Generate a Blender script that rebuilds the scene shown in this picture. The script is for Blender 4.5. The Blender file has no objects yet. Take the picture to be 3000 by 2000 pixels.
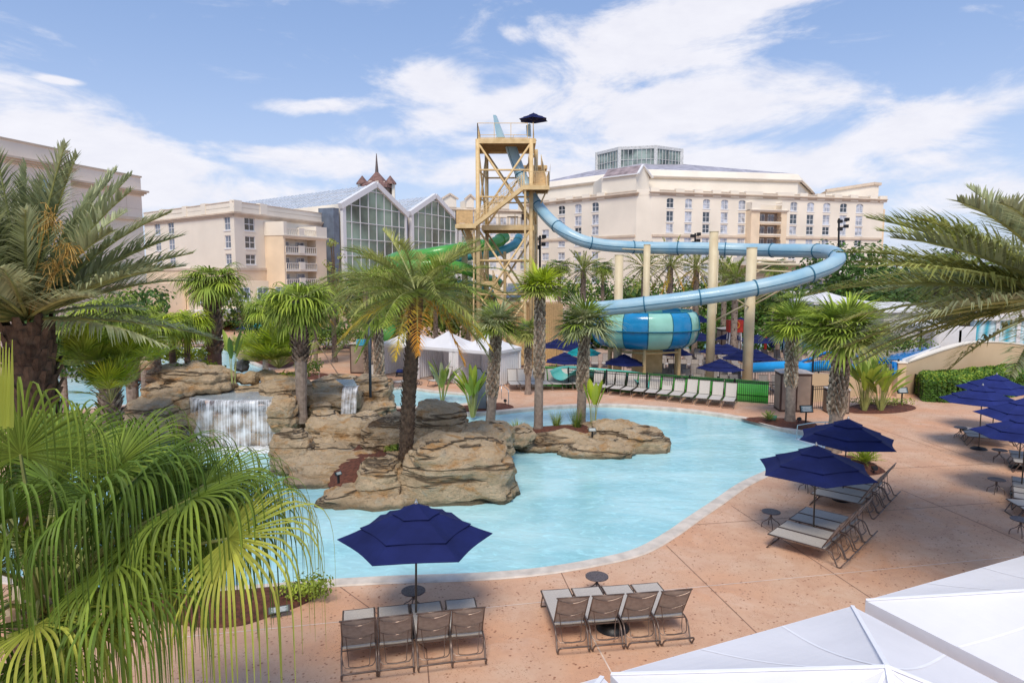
import bpy, math, random
from math import sin, cos, tan, pi, radians, atan, sqrt, atan2, floor
from mathutils import Vector as V, Matrix, noise, geometry, Quaternion
R = random.Random(7)
C = bpy.context.scene.collection
F = 1950.0; PITCH = radians(5.9); H = 7.0
CAM = V((0, 0, H))
SB = -1.0      # level of the sunken area behind the fence

def ray(px, py):
    u = (px - 1500) / F; v = (1000 - py) / F
    return V((u, cos(PITCH) + v * sin(PITCH), -sin(PITCH) + v * cos(PITCH)))
def g(px, py, z=0.0):
    d = ray(px, py); s = (z - H) / d.z
    return CAM + d * s
def P(px, py, Y):
    d = ray(px, py)
    return CAM + d * (Y / d.y)
K = 3000 / 2352.0
def gd(x, y, z=0.0): return g(x * K, y * K, z)
def Pd(x, y, Y): return P(x * K, y * K, Y)

# ------------------------------------------------------------ materials
def nd(nt, t, **kw):
    n = nt.nodes.new(t)
    for k, v in kw.items():
        if k in n.inputs: n.inputs[k].default_value = v
        else: setattr(n, k, v)
    return n
def c4(c): return (c[0], c[1], c[2], 1)
_m = {}
def M(name, col, rough=.6, var=.12, scale=3.0, bump=0.0, bscale=None, metal=0.0, spec=.4, col2=None, island=0.0, trans=0.0, detail=4, coat=0.0, space='Object'):
    if name in _m: return _m[name]
    m = bpy.data.materials.new(name); m.use_nodes = True; nt = m.node_tree
    b = nt.nodes['Principled BSDF']; L = nt.links.new
    b.inputs['Roughness'].default_value = rough; b.inputs['Metallic'].default_value = metal
    b.inputs['Specular IOR Level'].default_value = spec
    if coat: b.inputs['Coat Weight'].default_value = coat
    tc = nd(nt, 'ShaderNodeTexCoord')
    nz = nd(nt, 'ShaderNodeTexNoise'); nz.inputs['Scale'].default_value = scale; nz.inputs['Detail'].default_value = detail
    if space == 'World':
        ge = nd(nt, 'ShaderNodeNewGeometry'); L(ge.outputs['Position'], nz.inputs['Vector'])
    else: L(tc.outputs['Object'], nz.inputs['Vector'])
    mx = nd(nt, 'ShaderNodeMix', data_type='RGBA')
    c2 = col2 if col2 else tuple(max(0, x * (1 - 2.2 * var)) for x in col)
    c1 = col if col2 else tuple(min(1, x * (1 + var)) for x in col)
    mx.inputs['A'].default_value = c4(c1); mx.inputs['B'].default_value = c4(c2)
    mr = nd(nt, 'ShaderNodeMapRange'); mr.inputs['From Min'].default_value = .35; mr.inputs['From Max'].default_value = .68
    L(nz.outputs['Fac'], mr.inputs['Value']); L(mr.outputs['Result'], mx.inputs['Factor'])
    out = mx.outputs['Result']
    if island:
        ge2 = nd(nt, 'ShaderNodeNewGeometry')
        hs = nd(nt, 'ShaderNodeHueSaturation')
        m1 = nd(nt, 'ShaderNodeMapRange'); m1.inputs['To Min'].default_value = 1 - island; m1.inputs['To Max'].default_value = 1 + island
        L(ge2.outputs['Random Per Island'], m1.inputs['Value']); L(m1.outputs['Result'], hs.inputs['Value'])
        L(out, hs.inputs['Color']); out = hs.outputs['Color']
    L(out, b.inputs['Base Color'])
    if bump:
        n2 = nd(nt, 'ShaderNodeTexNoise'); n2.inputs['Scale'].default_value = bscale or scale * 6; n2.inputs['Detail'].default_value = 6
        if space == 'World': L(ge.outputs['Position'], n2.inputs['Vector'])
        else: L(tc.outputs['Object'], n2.inputs['Vector'])
        bp = nd(nt, 'ShaderNodeBump'); bp.inputs['Strength'].default_value = bump; bp.inputs['Distance'].default_value = .03
        L(n2.outputs['Fac'], bp.inputs['Height']); L(bp.outputs['Normal'], b.inputs['Normal'])
    if trans:
        tr = nd(nt, 'ShaderNodeBsdfTranslucent'); L(out, tr.inputs['Color'])
        ms = nd(nt, 'ShaderNodeMixShader'); ms.inputs['Fac'].default_value = trans
        L(b.outputs['BSDF'], ms.inputs[1]); L(tr.outputs['BSDF'], ms.inputs[2])
        L(ms.outputs['Shader'], nt.nodes['Material Output'].inputs['Surface'])
    _m[name] = m
    return m

# ------------------------------------------------------------ mesh builder
class MB:
    def __init__(s): s.v = []; s.f = []; s.mi = []; s.cur = 0; s.smooth = False
    def face(s, pts):
        i = len(s.v); s.v.extend([tuple(p) for p in pts]); s.f.append(tuple(range(i, i + len(pts)))); s.mi.append(s.cur)
    def box(s, c, d, rz=0.0, M4=None):
        i = len(s.v); cr, sr = cos(rz), sin(rz)
        for dz in (-.5, .5):
            for dx, dy in ((-.5, -.5), (.5, -.5), (.5, .5), (-.5, .5)):
                x, y, z = dx * d[0], dy * d[1], dz * d[2]
                s.v.append((c[0] + x * cr - y * sr, c[1] + x * sr + y * cr, c[2] + z))
        for q in ((0, 3, 2, 1), (4, 5, 6, 7), (0, 1, 5, 4), (1, 2, 6, 5), (2, 3, 7, 6), (3, 0, 4, 7)):
            s.f.append(tuple(i + k for k in q)); s.mi.append(s.cur)
    def bar(s, a, b, w, h=None, up=V((0, 0, 1))):
        a = V(a); b = V(b); h = h or w; t = (b - a).normalized()
        sd = t.cross(up)
        if sd.length < 1e-4: sd = V((1, 0, 0))
        sd.normalize(); n = sd.cross(t).normalized(); i = len(s.v)
        for p in (a, b):
            for x, y in ((-1, -1), (1, -1), (1, 1), (-1, 1)): s.v.append(tuple(p + sd * (x * w / 2) + n * (y * h / 2)))
        for q in ((0, 1, 2, 3), (7, 6, 5, 4), (0, 4, 5, 1), (1, 5, 6, 2), (2, 6, 7, 3), (3, 7, 4, 0)):
            s.f.append(tuple(i + k for k in q)); s.mi.append(s.cur)
    def tube(s, pts, r, n=8, closed=False, caps=True):
        pts = [V(p) for p in pts]; N = len(pts)
        rr = r if isinstance(r, (list, tuple)) else [r] * N
        i0 = len(s.v); prev = None
        for k in range(N):
            if closed: t = pts[(k + 1) % N] - pts[k - 1]
            else: t = pts[min(k + 1, N - 1)] - pts[max(k - 1, 0)]
            t.normalize()
            if prev is None:
                a = t.cross(V((0, 0, 1)))
                if a.length < .05: a = t.cross(V((0, 1, 0)))
            else:
                a = prev - t * prev.dot(t)
            a.normalize(); prev = a; b = t.cross(a)
            for j in range(n):
                w = 2 * pi * j / n
                s.v.append(tuple(pts[k] + (a * cos(w) + b * sin(w)) * rr[k]))
        for k in range(N if closed else N - 1):
            k2 = (k + 1) % N
            for j in range(n):
                j2 = (j + 1) % n
                s.f.append((i0 + k * n + j, i0 + k * n + j2, i0 + k2 * n + j2, i0 + k2 * n + j)); s.mi.append(s.cur)
        if caps and not closed:
            s.f.append(tuple(i0 + j for j in range(n))[::-1]); s.mi.append(s.cur)
            s.f.append(tuple(i0 + (N - 1) * n + j for j in range(n))); s.mi.append(s.cur)
    def lathe(s, prof, n=24, c=(0, 0, 0), a0=0.0, a1=2 * pi):
        i0 = len(s.v); full = abs(a1 - a0 - 2 * pi) < 1e-6; m = n if full else n + 1
        for r, z in prof:
            for j in range(m):
                w = a0 + (a1 - a0) * j / n
                s.v.append((c[0] + r * cos(w), c[1] + r * sin(w), c[2] + z))
        for k in range(len(prof) - 1):
            for j in range(n):
                j2 = (j + 1) % m
                s.f.append((i0 + k * m + j, i0 + k * m + j2, i0 + (k + 1) * m + j2, i0 + (k + 1) * m + j)); s.mi.append(s.cur)
    def prism(s, poly, z0, z1, bottom=False):
        i = len(s.v); n = len(poly)
        for z in (z0, z1):
            for p in poly: s.v.append((p[0], p[1], z))
        for k in range(n):
            k2 = (k + 1) % n
            s.f.append((i + k, i + k2, i + n + k2, i + n + k)); s.mi.append(s.cur)
        for t in geometry.tessellate_polygon([[V((p[0], p[1], 0)) for p in poly]]):
            s.f.append(tuple(i + n + k for k in t)); s.mi.append(s.cur)
    def strip(s, L, Rr):
        """ribbon between two point lists"""
        i = len(s.v); n = len(L)
        for a, b in zip(L, Rr): s.v.append(tuple(a)); s.v.append(tuple(b))
        for k in range(n - 1):
            s.f.append((i + 2 * k, i + 2 * k + 1, i + 2 * k + 3, i + 2 * k + 2)); s.mi.append(s.cur)
    def obj(s, name, mats, parent=None, smooth=None, bevel=0):
        me = bpy.data.meshes.new(name); me.from_pydata(s.v, [], s.f)
        if not isinstance(mats, (list, tuple)): mats = [mats]
        for m in mats: me.materials.append(m)
        if len(mats) > 1: me.polygons.foreach_set('material_index', s.mi)
        sm = s.smooth if smooth is None else smooth
        if sm: me.polygons.foreach_set('use_smooth', [True] * len(me.polygons))
        me.update(); o = bpy.data.objects.new(name, me); C.objects.link(o)
        if parent is not None: o.parent = parent
        if bevel:
            bm = o.modifiers.new('b', 'BEVEL'); bm.width = bevel; bm.segments = 2; bm.limit_method = 'ANGLE'
        return o
def flatn(me_obj):
    import bmesh
    bm = bmesh.new(); bm.from_mesh(me_obj.data); bmesh.ops.recalc_face_normals(bm, faces=bm.faces); bm.to_mesh(me_obj.data); bm.free()

def tag(o, label, cat, group=None, kind=None):
    o['label'] = label; o['category'] = cat
    if group: o['group'] = group
    if kind: o['kind'] = kind
    return o
def struct(o, label=None, kind='structure'):
    o['kind'] = kind
    if label: o['label'] = label
    return o
def thing(name, label, cat, loc=(0, 0, 0), rz=0.0, group=None):
    o = bpy.data.objects.new(name, None); C.objects.link(o); o.location = loc; o.rotation_euler = (0, 0, rz)
    o.empty_display_size = .2
    return tag(o, label, cat, group)
def dup(root, loc, rz=0.0, label=None, group=None, scale=None):
    r = root.copy(); C.objects.link(r); r.location = loc; r.rotation_euler = (0, 0, rz)
    if label: r['label'] = label
    if group: r['group'] = group
    if scale: r.scale = (scale,) * 3 if not isinstance(scale, tuple) else scale
    for ch in list(root.children):
        c = ch.copy(); C.objects.link(c); c.parent = r
        for q in list(ch.children):
            d = q.copy(); C.objects.link(d); d.parent = c
    return r
ORD = ['first', 'second', 'third', 'fourth', 'fifth', 'sixth', 'seventh', 'eighth', 'ninth', 'tenth', 'eleventh', 'twelfth', 'thirteenth', 'fourteenth']

def smooth_poly(pts, n=5, closed=True):
    """Catmull-Rom through points"""
    pts = [V((p[0], p[1], p[2] if len(p) > 2 else 0)) for p in pts]; N = len(pts); out = []
    rng = range(N) if closed else range(N - 1)
    for i in rng:
        if closed: p0, p1, p2, p3 = pts[i - 1], pts[i], pts[(i + 1) % N], pts[(i + 2) % N]
        else: p0, p1, p2, p3 = pts[max(i - 1, 0)], pts[i], pts[i + 1], pts[min(i + 2, N - 1)]
        for k in range(n):
            t = k / n
            out.append(.5 * ((2 * p1) + (p2 - p0) * t + (2 * p0 - 5 * p1 + 4 * p2 - p3) * t * t + (3 * p1 - p0 - 3 * p2 + p3) * t ** 3))
    if not closed: out.append(pts[-1])
    return out
# ------------------------------------------------------------ camera, light, sky
cam = bpy.data.cameras.new('camera'); co = bpy.data.objects.new('camera', cam); C.objects.link(co)
co.location = CAM; co.rotation_euler = (pi / 2 - PITCH, 0, 0); cam.sensor_width = 36; cam.lens = F / 3000 * 36
cam.clip_start = .05; cam.clip_end = 5000
sc = bpy.context.scene; sc.camera = co
SUN_EL = radians(54); SUN_AZ = radians(187)   # compass style: from almost straight behind the camera
sun = bpy.data.lights.new('sun', 'SUN'); so = bpy.data.objects.new('sun', sun); C.objects.link(so)
sd = V((sin(SUN_AZ) * cos(SUN_EL), cos(SUN_AZ) * cos(SUN_EL), sin(SUN_EL)))
so.rotation_euler = sd.to_track_quat('Z', 'Y').to_euler(); so.location = (0, 0, 60)
sun.energy = 2.5; sun.angle = radians(22); sun.color = (1, .91, .78)
w = bpy.data.worlds.new('World'); sc.world = w; w.use_nodes = True; nt = w.node_tree; L = nt.links.new
bg = nt.nodes['Background']; bg.inputs['Strength'].default_value = .15
sky = nd(nt, 'ShaderNodeTexSky'); sky.sky_type = 'NISHITA'; sky.sun_disc = False
sky.sun_elevation = SUN_EL; sky.sun_rotation = SUN_AZ; sky.air_density = 1.0; sky.dust_density = .6; sky.ozone_density = 1.4
tc = nd(nt, 'ShaderNodeTexCoord')
def cloud_blob(px, py, rx, ry, tilt=0):
    d = ray(px, py).normalized()
    sub = nd(nt, 'ShaderNodeVectorMath', operation='SUBTRACT'); L(tc.outputs['Generated'], sub.inputs[0]); sub.inputs[1].default_value = d
    mp = nd(nt, 'ShaderNodeVectorRotate'); mp.rotation_type = 'Y_AXIS'; mp.inputs['Angle'].default_value = radians(-tilt); L(sub.outputs[0], mp.inputs['Vector'])
    mu = nd(nt, 'ShaderNodeVectorMath', operation='MULTIPLY'); L(mp.outputs[0], mu.inputs[0]); mu.inputs[1].default_value = (F / rx, F / rx, F / ry)
    ln = nd(nt, 'ShaderNodeVectorMath', operation='LENGTH'); L(mu.outputs[0], ln.inputs[0])
    mr = nd(nt, 'ShaderNodeMapRange', interpolation_type='SMOOTHSTEP'); L(ln.outputs['Value'], mr.inputs['Value'])
    mr.inputs['From Min'].default_value = .1; mr.inputs['From Max'].default_value = 1.25; mr.inputs['To Min'].default_value = 1; mr.inputs['To Max'].default_value = 0
    return mr.outputs['Result']
blobs = [(1950, 130, 420, 130, -8), (1950, 330, 640, 150, 0), (1270, 250, 170, 75, 10), (1330, 345, 420, 60, -14), (2620, 400, 380, 75, -20), (280, 440, 520, 130, 12),
         (950, 470, 520, 60, 2), (2100, 470, 800, 90, 6), (180, 235, 60, 12, 0), (1510, 105, 60, 30, 20), (2900, 570, 300, 60, 0), (1650, 500, 700, 60, 0), (500, 560, 500, 60, 0), (2300, 0, 160, 30, 0), (900, 310, 200, 30, -5)]
acc = None
for bl in blobs:
    o_ = cloud_blob(*bl)
    if acc is None: acc = o_
    else:
        a = nd(nt, 'ShaderNodeMath', operation='MAXIMUM'); L(acc, a.inputs[0]); L(o_, a.inputs[1]); acc = a.outputs[0]
mp = nd(nt, 'ShaderNodeMapping'); mp.inputs['Scale'].default_value = (2.0, 2.0, 5.2); mp.inputs['Rotation'].default_value = (0, radians(-12), 0); L(tc.outputs['Generated'], mp.inputs['Vector'])
n1 = nd(nt, 'ShaderNodeTexNoise'); n1.inputs['Scale'].default_value = 2.6; n1.inputs['Detail'].default_value = 11; n1.inputs['Roughness'].default_value = .62; n1.inputs['Distortion'].default_value = .55; L(mp.outputs[0], n1.inputs['Vector'])
n2 = nd(nt, 'ShaderNodeTexNoise'); n2.inputs['Scale'].default_value = 9; n2.inputs['Detail'].default_value = 8; n2.inputs['Roughness'].default_value = .6; L(mp.outputs[0], n2.inputs['Vector'])
def mth(op, a, b, clamp=False):
    m = nd(nt, 'ShaderNodeMath', operation=op); m.use_clamp = clamp
    for k, x in enumerate((a, b)):
        if x is None: continue
        if isinstance(x, (int, float)): m.inputs[k].default_value = x
        else: L(x, m.inputs[k])
    return m.outputs[0]
den = mth('ADD', mth('MULTIPLY', acc, 1.05), mth('MULTIPLY', mth('SUBTRACT', n1.outputs['Fac'], .51), 3.6))
den = mth('ADD', den, mth('MULTIPLY', mth('SUBTRACT', n2.outputs['Fac'], .5), .9))
mr = nd(nt, 'ShaderNodeMapRange', interpolation_type='SMOOTHSTEP'); L(den, mr.inputs['Value']); mr.inputs['From Min'].default_value = .0; mr.inputs['From Max'].default_value = 1.0
cl = mth('MULTIPLY', mr.outputs['Result'], .93)
# thin veil that thickens towards the horizon
sep = nd(nt, 'ShaderNodeSeparateXYZ'); L(tc.outputs['Generated'], sep.inputs[0])
ve = nd(nt, 'ShaderNodeMapRange', interpolation_type='SMOOTHSTEP'); L(sep.outputs['Z'], ve.inputs['Value'])
ve.inputs['From Min'].default_value = -.05; ve.inputs['From Max'].default_value = .42; ve.inputs['To Min'].default_value = .80; ve.inputs['To Max'].default_value = .60
veil = nd(nt, 'ShaderNodeMix', data_type='RGBA'); L(ve.outputs['Result'], veil.inputs['Factor']); L(sky.outputs['Color'], veil.inputs['A']); veil.inputs['B'].default_value = (2.9, 3.45, 5.3, 1)
cm = nd(nt, 'ShaderNodeMix', data_type='RGBA'); L(cl, cm.inputs['Factor']); L(veil.outputs['Result'], cm.inputs['A'])
vc = nd(nt, 'ShaderNodeMix', data_type='RGBA'); vz = nd(nt, 'ShaderNodeMapRange', interpolation_type='SMOOTHSTEP'); L(sep.outputs['Z'], vz.inputs['Value']); vz.inputs['From Min'].default_value = -.02; vz.inputs['From Max'].default_value = .40
L(vz.outputs['Result'], vc.inputs['Factor']); vc.inputs['A'].default_value = (3.1, 3.6, 5.0, 1); vc.inputs['B'].default_value = (1.5, 2.25, 4.1, 1); L(vc.outputs['Result'], veil.inputs['B'])
ccol = nd(nt, 'ShaderNodeMix', data_type='RGBA'); L(n2.outputs['Fac'], ccol.inputs['Factor']); ccol.inputs['A'].default_value = (4.5, 4.5, 5.0, 1); ccol.inputs['B'].default_value = (5.6, 5.55, 5.8, 1)
L(ccol.outputs['Result'], cm.inputs['B']); L(cm.outputs['Result'], bg.inputs['Color'])
sc.view_settings.view_transform = 'Standard'; sc.view_settings.look = 'None'; sc.view_settings.exposure = 0.27; sc.view_settings.gamma = 1
sc.cycles.max_bounces = 6; sc.cycles.transparent_max_bounces = 12; sc.cycles.use_denoising = True

# ------------------------------------------------------------ ground materials
def deck_mat():
    m = bpy.data.materials.new('stamped_concrete'); m.use_nodes = True; nt = m.node_tree; L = nt.links.new; b = nt.nodes['Principled BSDF']
    ge = nd(nt, 'ShaderNodeNewGeometry')
    def noise_(s, d=5, r=.55, dist=0):
        n = nd(nt, 'ShaderNodeTexNoise'); n.inputs['Scale'].default_value = s; n.inputs['Detail'].default_value = d; n.inputs['Roughness'].default_value = r; n.inputs['Distortion'].default_value = dist
        L(ge.outputs['Position'], n.inputs['Vector']); return n.outputs['Fac']
    def ramp(f, a, bb):
        r = nd(nt, 'ShaderNodeMapRange'); r.inputs['From Min'].default_value = a; r.inputs['From Max'].default_value = bb; L(f, r.inputs['Value']); return r.outputs['Result']
    def mix(f, a, bb):
        x = nd(nt, 'ShaderNodeMix', data_type='RGBA'); 
        if isinstance(f, float): x.inputs['Factor'].default_value = f
        else: L(f, x.inputs['Factor'])
        for k, y in (('A', a), ('B', bb)):
            if isinstance(y, tuple): x.inputs[k].default_value = y
            else: L(y, x.inputs[k])
        return x.outputs['Result']
    c = mix(ramp(noise_(.35, 3), .38, .62), (.66, .365, .22, 1), (.64, .43, .30, 1))
    c = mix(ramp(noise_(1.3, 6, .65, .8), .45, .75), c, (.56, .32, .21, 1))
    c = mix(ramp(noise_(.8, 5, .6, .5), .52, .78), c, (.70, .49, .36, 1))
    c = mix(ramp(noise_(7, 6, .7, 1.2), .52, .72), c, (.58, .34, .22, 1))
    # pits of the textured surface
    vo = nd(nt, 'ShaderNodeTexVoronoi'); vo.inputs['Scale'].default_value = 9; vo.inputs['Randomness'].default_value = 1; L(ge.outputs['Position'], vo.inputs['Vector'])
    vr = ramp(vo.outputs['Distance'], .26, .14)
    pk = mth2 = nd(nt, 'ShaderNodeMath', operation='MULTIPLY'); L(vr, pk.inputs[0]); L(ramp(noise_(3.5, 3), .44, .54), pk.inputs[1]); pk.use_clamp = True
    c = mix(pk.outputs[0], c, (.32, .15, .09, 1))
    vo2 = nd(nt, 'ShaderNodeTexVoronoi'); vo2.inputs['Scale'].default_value = 28; L(ge.outputs['Position'], vo2.inputs['Vector'])
    pk2 = nd(nt, 'ShaderNodeMath', operation='MULTIPLY'); L(ramp(vo2.outputs['Distance'], .3, .12), pk2.inputs[0]); L(ramp(noise_(2.2, 3), .42, .58), pk2.inputs[1]); pk2.use_clamp = True
    c = mix(pk2.outputs[0], c, (.36, .17, .10, 1))
    L(c, b.inputs['Base Color']); b.inputs['Roughness'].default_value = .75; b.inputs['Specular IOR Level'].default_value = .25
    ad = nd(nt, 'ShaderNodeMath', operation='SUBTRACT'); L(noise_(18, 6, .7), ad.inputs[0]); L(pk.outputs[0], ad.inputs[1])
    bp = nd(nt, 'ShaderNodeBump'); bp.inputs['Strength'].default_value = .35; bp.inputs['Distance'].default_value = .02; L(ad.outputs[0], bp.inputs['Height']); L(bp.outputs['Normal'], b.inputs['Normal'])
    return m
def water_mat(name, c1, c2, s=1.0):
    m = bpy.data.materials.new(name); m.use_nodes = True; nt = m.node_tree; L = nt.links.new; b = nt.nodes['Principled BSDF']
    ge = nd(nt, 'ShaderNodeNewGeometry')
    mp = nd(nt, 'ShaderNodeMapping'); mp.inputs['Scale'].default_value = (.55, 1.0, 1); mp.inputs['Rotation'].default_value = (0, 0, .5); L(ge.outputs['Position'], mp.inputs['Vector'])
    n = nd(nt, 'ShaderNodeTexNoise'); n.inputs['Scale'].default_value = .55 * s; n.inputs['Detail'].default_value = 4; n.inputs['Distortion'].default_value = .8; L(mp.outputs[0], n.inputs['Vector'])
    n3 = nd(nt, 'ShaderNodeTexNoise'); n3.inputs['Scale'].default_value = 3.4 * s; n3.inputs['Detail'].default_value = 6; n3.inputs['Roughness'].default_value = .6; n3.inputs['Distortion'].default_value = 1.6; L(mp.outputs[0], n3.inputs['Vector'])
    r = nd(nt, 'ShaderNodeMapRange'); r.inputs['From Min'].default_value = .36; r.inputs['From Max'].default_value = .66; L(n.outputs['Fac'], r.inputs['Value'])
    x = nd(nt, 'ShaderNodeMix', data_type='RGBA'); L(r.outputs['Result'], x.inputs['Factor']); x.inputs['A'].default_value = c4(c1); x.inputs['B'].default_value = c4(c2)
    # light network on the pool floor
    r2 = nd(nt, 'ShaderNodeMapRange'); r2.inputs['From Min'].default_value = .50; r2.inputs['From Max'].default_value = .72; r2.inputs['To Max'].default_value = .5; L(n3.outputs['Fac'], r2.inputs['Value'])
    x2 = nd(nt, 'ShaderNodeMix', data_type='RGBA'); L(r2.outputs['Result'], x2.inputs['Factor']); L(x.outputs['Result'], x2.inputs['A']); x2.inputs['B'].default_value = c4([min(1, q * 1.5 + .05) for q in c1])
    L(x2.outputs['Result'], b.inputs['Base Color']); b.inputs['Roughness'].default_value = .07; b.inputs['IOR'].default_value = 1.33
    n2 = nd(nt, 'ShaderNodeTexNoise'); n2.inputs['Scale'].default_value = 3.2 * s; n2.inputs['Detail'].default_value = 5; n2.inputs['Distortion'].default_value = .6; L(mp.outputs[0], n2.inputs['Vector'])
    bp = nd(nt, 'ShaderNodeBump'); bp.inputs['Strength'].default_value = .45; bp.inputs['Distance'].default_value = .06; L(n2.outputs['Fac'], bp.inputs['Height']); L(bp.outputs['Normal'], b.inputs['Normal'])
    return m
m_deck = deck_mat()
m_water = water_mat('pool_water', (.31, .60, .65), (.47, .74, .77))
m_cop = M('pool_coping', (.66, .58, .50), .7, .10, 2.5, .3, 30, space='World')
m_plaster = M('pool_plaster', (.55, .75, .78), .6, .05)
m_mulch = M('mulch', (.17, .06, .035), .95, .3, 9, 1.0, 45, col2=(.075, .028, .018), space='World')
m_joint = M('joint_dark', (.25, .14, .10), .9)
m_jointw = M('joint_sealant', (.74, .60, .50), .8)
m_ground = M('far_paving', (.52, .36, .27), .85, .15, .4, .2, 8, space='World')

# pools: outlines in photo pixels
P1 = [(-100, 1640), (120, 1700), (350, 1735), (560, 1725), (780, 1714), (920, 1703), (1150, 1690), (1403, 1681), (1582, 1666), (1747, 1639), (1862, 1610), (1951, 1562), (2015, 1518),
      (2092, 1467), (2168, 1416), (2258, 1374), (2330, 1340), (2400, 1318), (2470, 1300), (2440, 1276), (2330, 1263), (2245, 1244), (2168, 1224), (2041, 1205), (1913, 1193), (1786, 1186), (1658, 1189),
      (1531, 1199), (1440, 1208), (1330, 1213), (1175, 1212), (1085, 1222), (1040, 1245), (900, 1290), (560, 1275), (300, 1340), (0, 1450)]
P2 = [(1120, 1160), (1140, 1142), (1190, 1136), (1260, 1146), (1345, 1153), (1420, 1160), (1420, 1172), (1345, 1184), (1260, 1190), (1180, 1192), (1130, 1182)]
P3 = [(90, 1092), (200, 1064), (270, 1056), (437, 1024), (552, 1019), (702, 1023), (692, 1042), (740, 1064), (778, 1080), (792, 1108), (762, 1133), (660, 1150), (560, 1165), (440, 1180), (300, 1190), (90, 1200)]
def outline(pp, n=5): return [V((q.x, q.y, 0)) for q in smooth_poly([g(*p) for p in pp], n)]
o1, o2, o3 = outline(P1, 6), outline(P2), outline(P3)
def poly_mesh(name, loops, z, mat, parent=None, depth=0.0):
    mb = MB(); fl = [p for l in loops for p in l]
    mb.v = [(p.x, p.y, z) for p in fl]
    for t in geometry.tessellate_polygon(loops):
        a, b_, c_ = (V(mb.v[k]) for k in t)
        if (b_ - a).cross(c_ - a).z < 0: t = (t[0], t[2], t[1])
        mb.f.append(tuple(t)); mb.mi.append(0)
    if depth:
        l = loops[0]; n = len(l); i = len(mb.v)
        for p in l: mb.v.append((p.x, p.y, z - depth))
        for k in range(n): mb.f.append((k, (k + 1) % n, i + (k + 1) % n, i + k)); mb.mi.append(0)
    return mb.obj(name, mat, parent)
# deck plateau boundary (world metres)
fA, fB = g(1530, 1126), g(2290, 1188)
plate = [V(p) for p in ((-60, -12, 0), (60, -12, 0), (60, 60, 0), (28, 60, 0))]
plate += [V((36, 44, 0)), V((P(2700, 1100, 39.5).x, 39.2, 0)), V((P(2560, 1100, 38.6).x, 38.5, 0)), V((fB.x + 3.5, fB.y + 1.4, 0)), V((fB.x, fB.y + .25, 0)), V((fA.x, fA.y + .25, 0)), V((fA.x - .3, 50, 0)), V((-9, 56, 0)), V((-14, 100, 0)), V((-80, 100, 0)), V((-80, -12, 0))]
dk = poly_mesh('pool_deck', [plate, o1, o2, o3], 0, m_deck, depth=1.3); struct(dk, 'salmon stamped concrete pool deck')
mb = MB(); mb.face([(-900, -60, SB), (900, -60, SB), (900, 2500, SB), (-900, 2500, SB)]); struct(mb.obj('ground', m_ground), 'paving and ground beyond the deck')
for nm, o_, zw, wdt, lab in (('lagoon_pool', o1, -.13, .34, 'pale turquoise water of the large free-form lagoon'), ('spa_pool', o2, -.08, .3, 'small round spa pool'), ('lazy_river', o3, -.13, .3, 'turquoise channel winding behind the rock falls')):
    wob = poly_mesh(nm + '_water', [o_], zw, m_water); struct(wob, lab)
    # coping ring and inner wall
    n = len(o_); area = sum(o_[k].x * o_[(k + 1) % n].y - o_[(k + 1) % n].x * o_[k].y for k in range(n)); sg = 1 if area > 0 else -1
    nr = []
    for k in range(n):
        t = (o_[(k + 1) % n] - o_[k - 1]).normalized(); nr.append(V((t.y, -t.x, 0)) * sg)
    mb = MB()
    rings = [[o_[k] + nr[k] * a + V((0, 0, z)) for k in range(n)] for a, z in ((wdt, .004), (wdt - .03, .035), (-.02, .035), (-.04, .01), (-.03, -.9))]
    for a, b_ in zip(rings[:-1], rings[1:]):
        mb.strip(a + [a[0]], b_ + [b_[0]])
    ob = mb.obj(nm + '_coping', m_cop); struct(ob, 'pale stone coping round the ' + nm.replace('_', ' '))
# control joints in the deck
def joint(name, p, q, wd, mat):
    a, b_ = g(*p), g(*q); t = (b_ - a).normalized(); s_ = V((-t.y, t.x, 0)) * wd / 2; mb = MB()
    z = V((0, 0, .004)); mb.face([a - s_ + z, b_ - s_ + z, b_ + s_ + z, a + s_ + z]); return mb
J = MB()
for p, q in (((1952, 1597), (2240, 1876)), ((2015, 1538), (3100, 1458)), ((2142, 1480), (2560, 1757)), ((1249, 1900), (1262, 2060)), ((2640, 1434), (3050, 1610)), ((2700, 1288), (2900, 1360)), ((2578, 1373), (2960, 1356)),
             ((2560, 1250), (2760, 1320)), ((985, 1710), (1249, 1900)), ((1640, 1668), (1724, 1845))):
    j = joint('j', p, q, .022, m_joint); i = len(J.v); J.v += j.v; J.f += [tuple(i + k for k in f) for f in j.f]; J.mi += j.mi
struct(J.obj('deck_joints', m_joint), 'dark control joints cut in the deck')
J = MB()
for p, q in (((380, 1881), (2010, 1722)), ((2012, 1722), (3100, 1618)), ((1724, 1845), (1800, 1985))):
    j = joint('j', p, q, .026, m_jointw); i = len(J.v); J.v += [(x, y, z + .002) for x, y, z in j.v]; J.f += [tuple(i + k for k in f) for f in j.f]; J.mi += j.mi
struct(J.obj('deck_sealant_lines', m_jointw), 'pale sealant lines across the deck')
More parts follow.
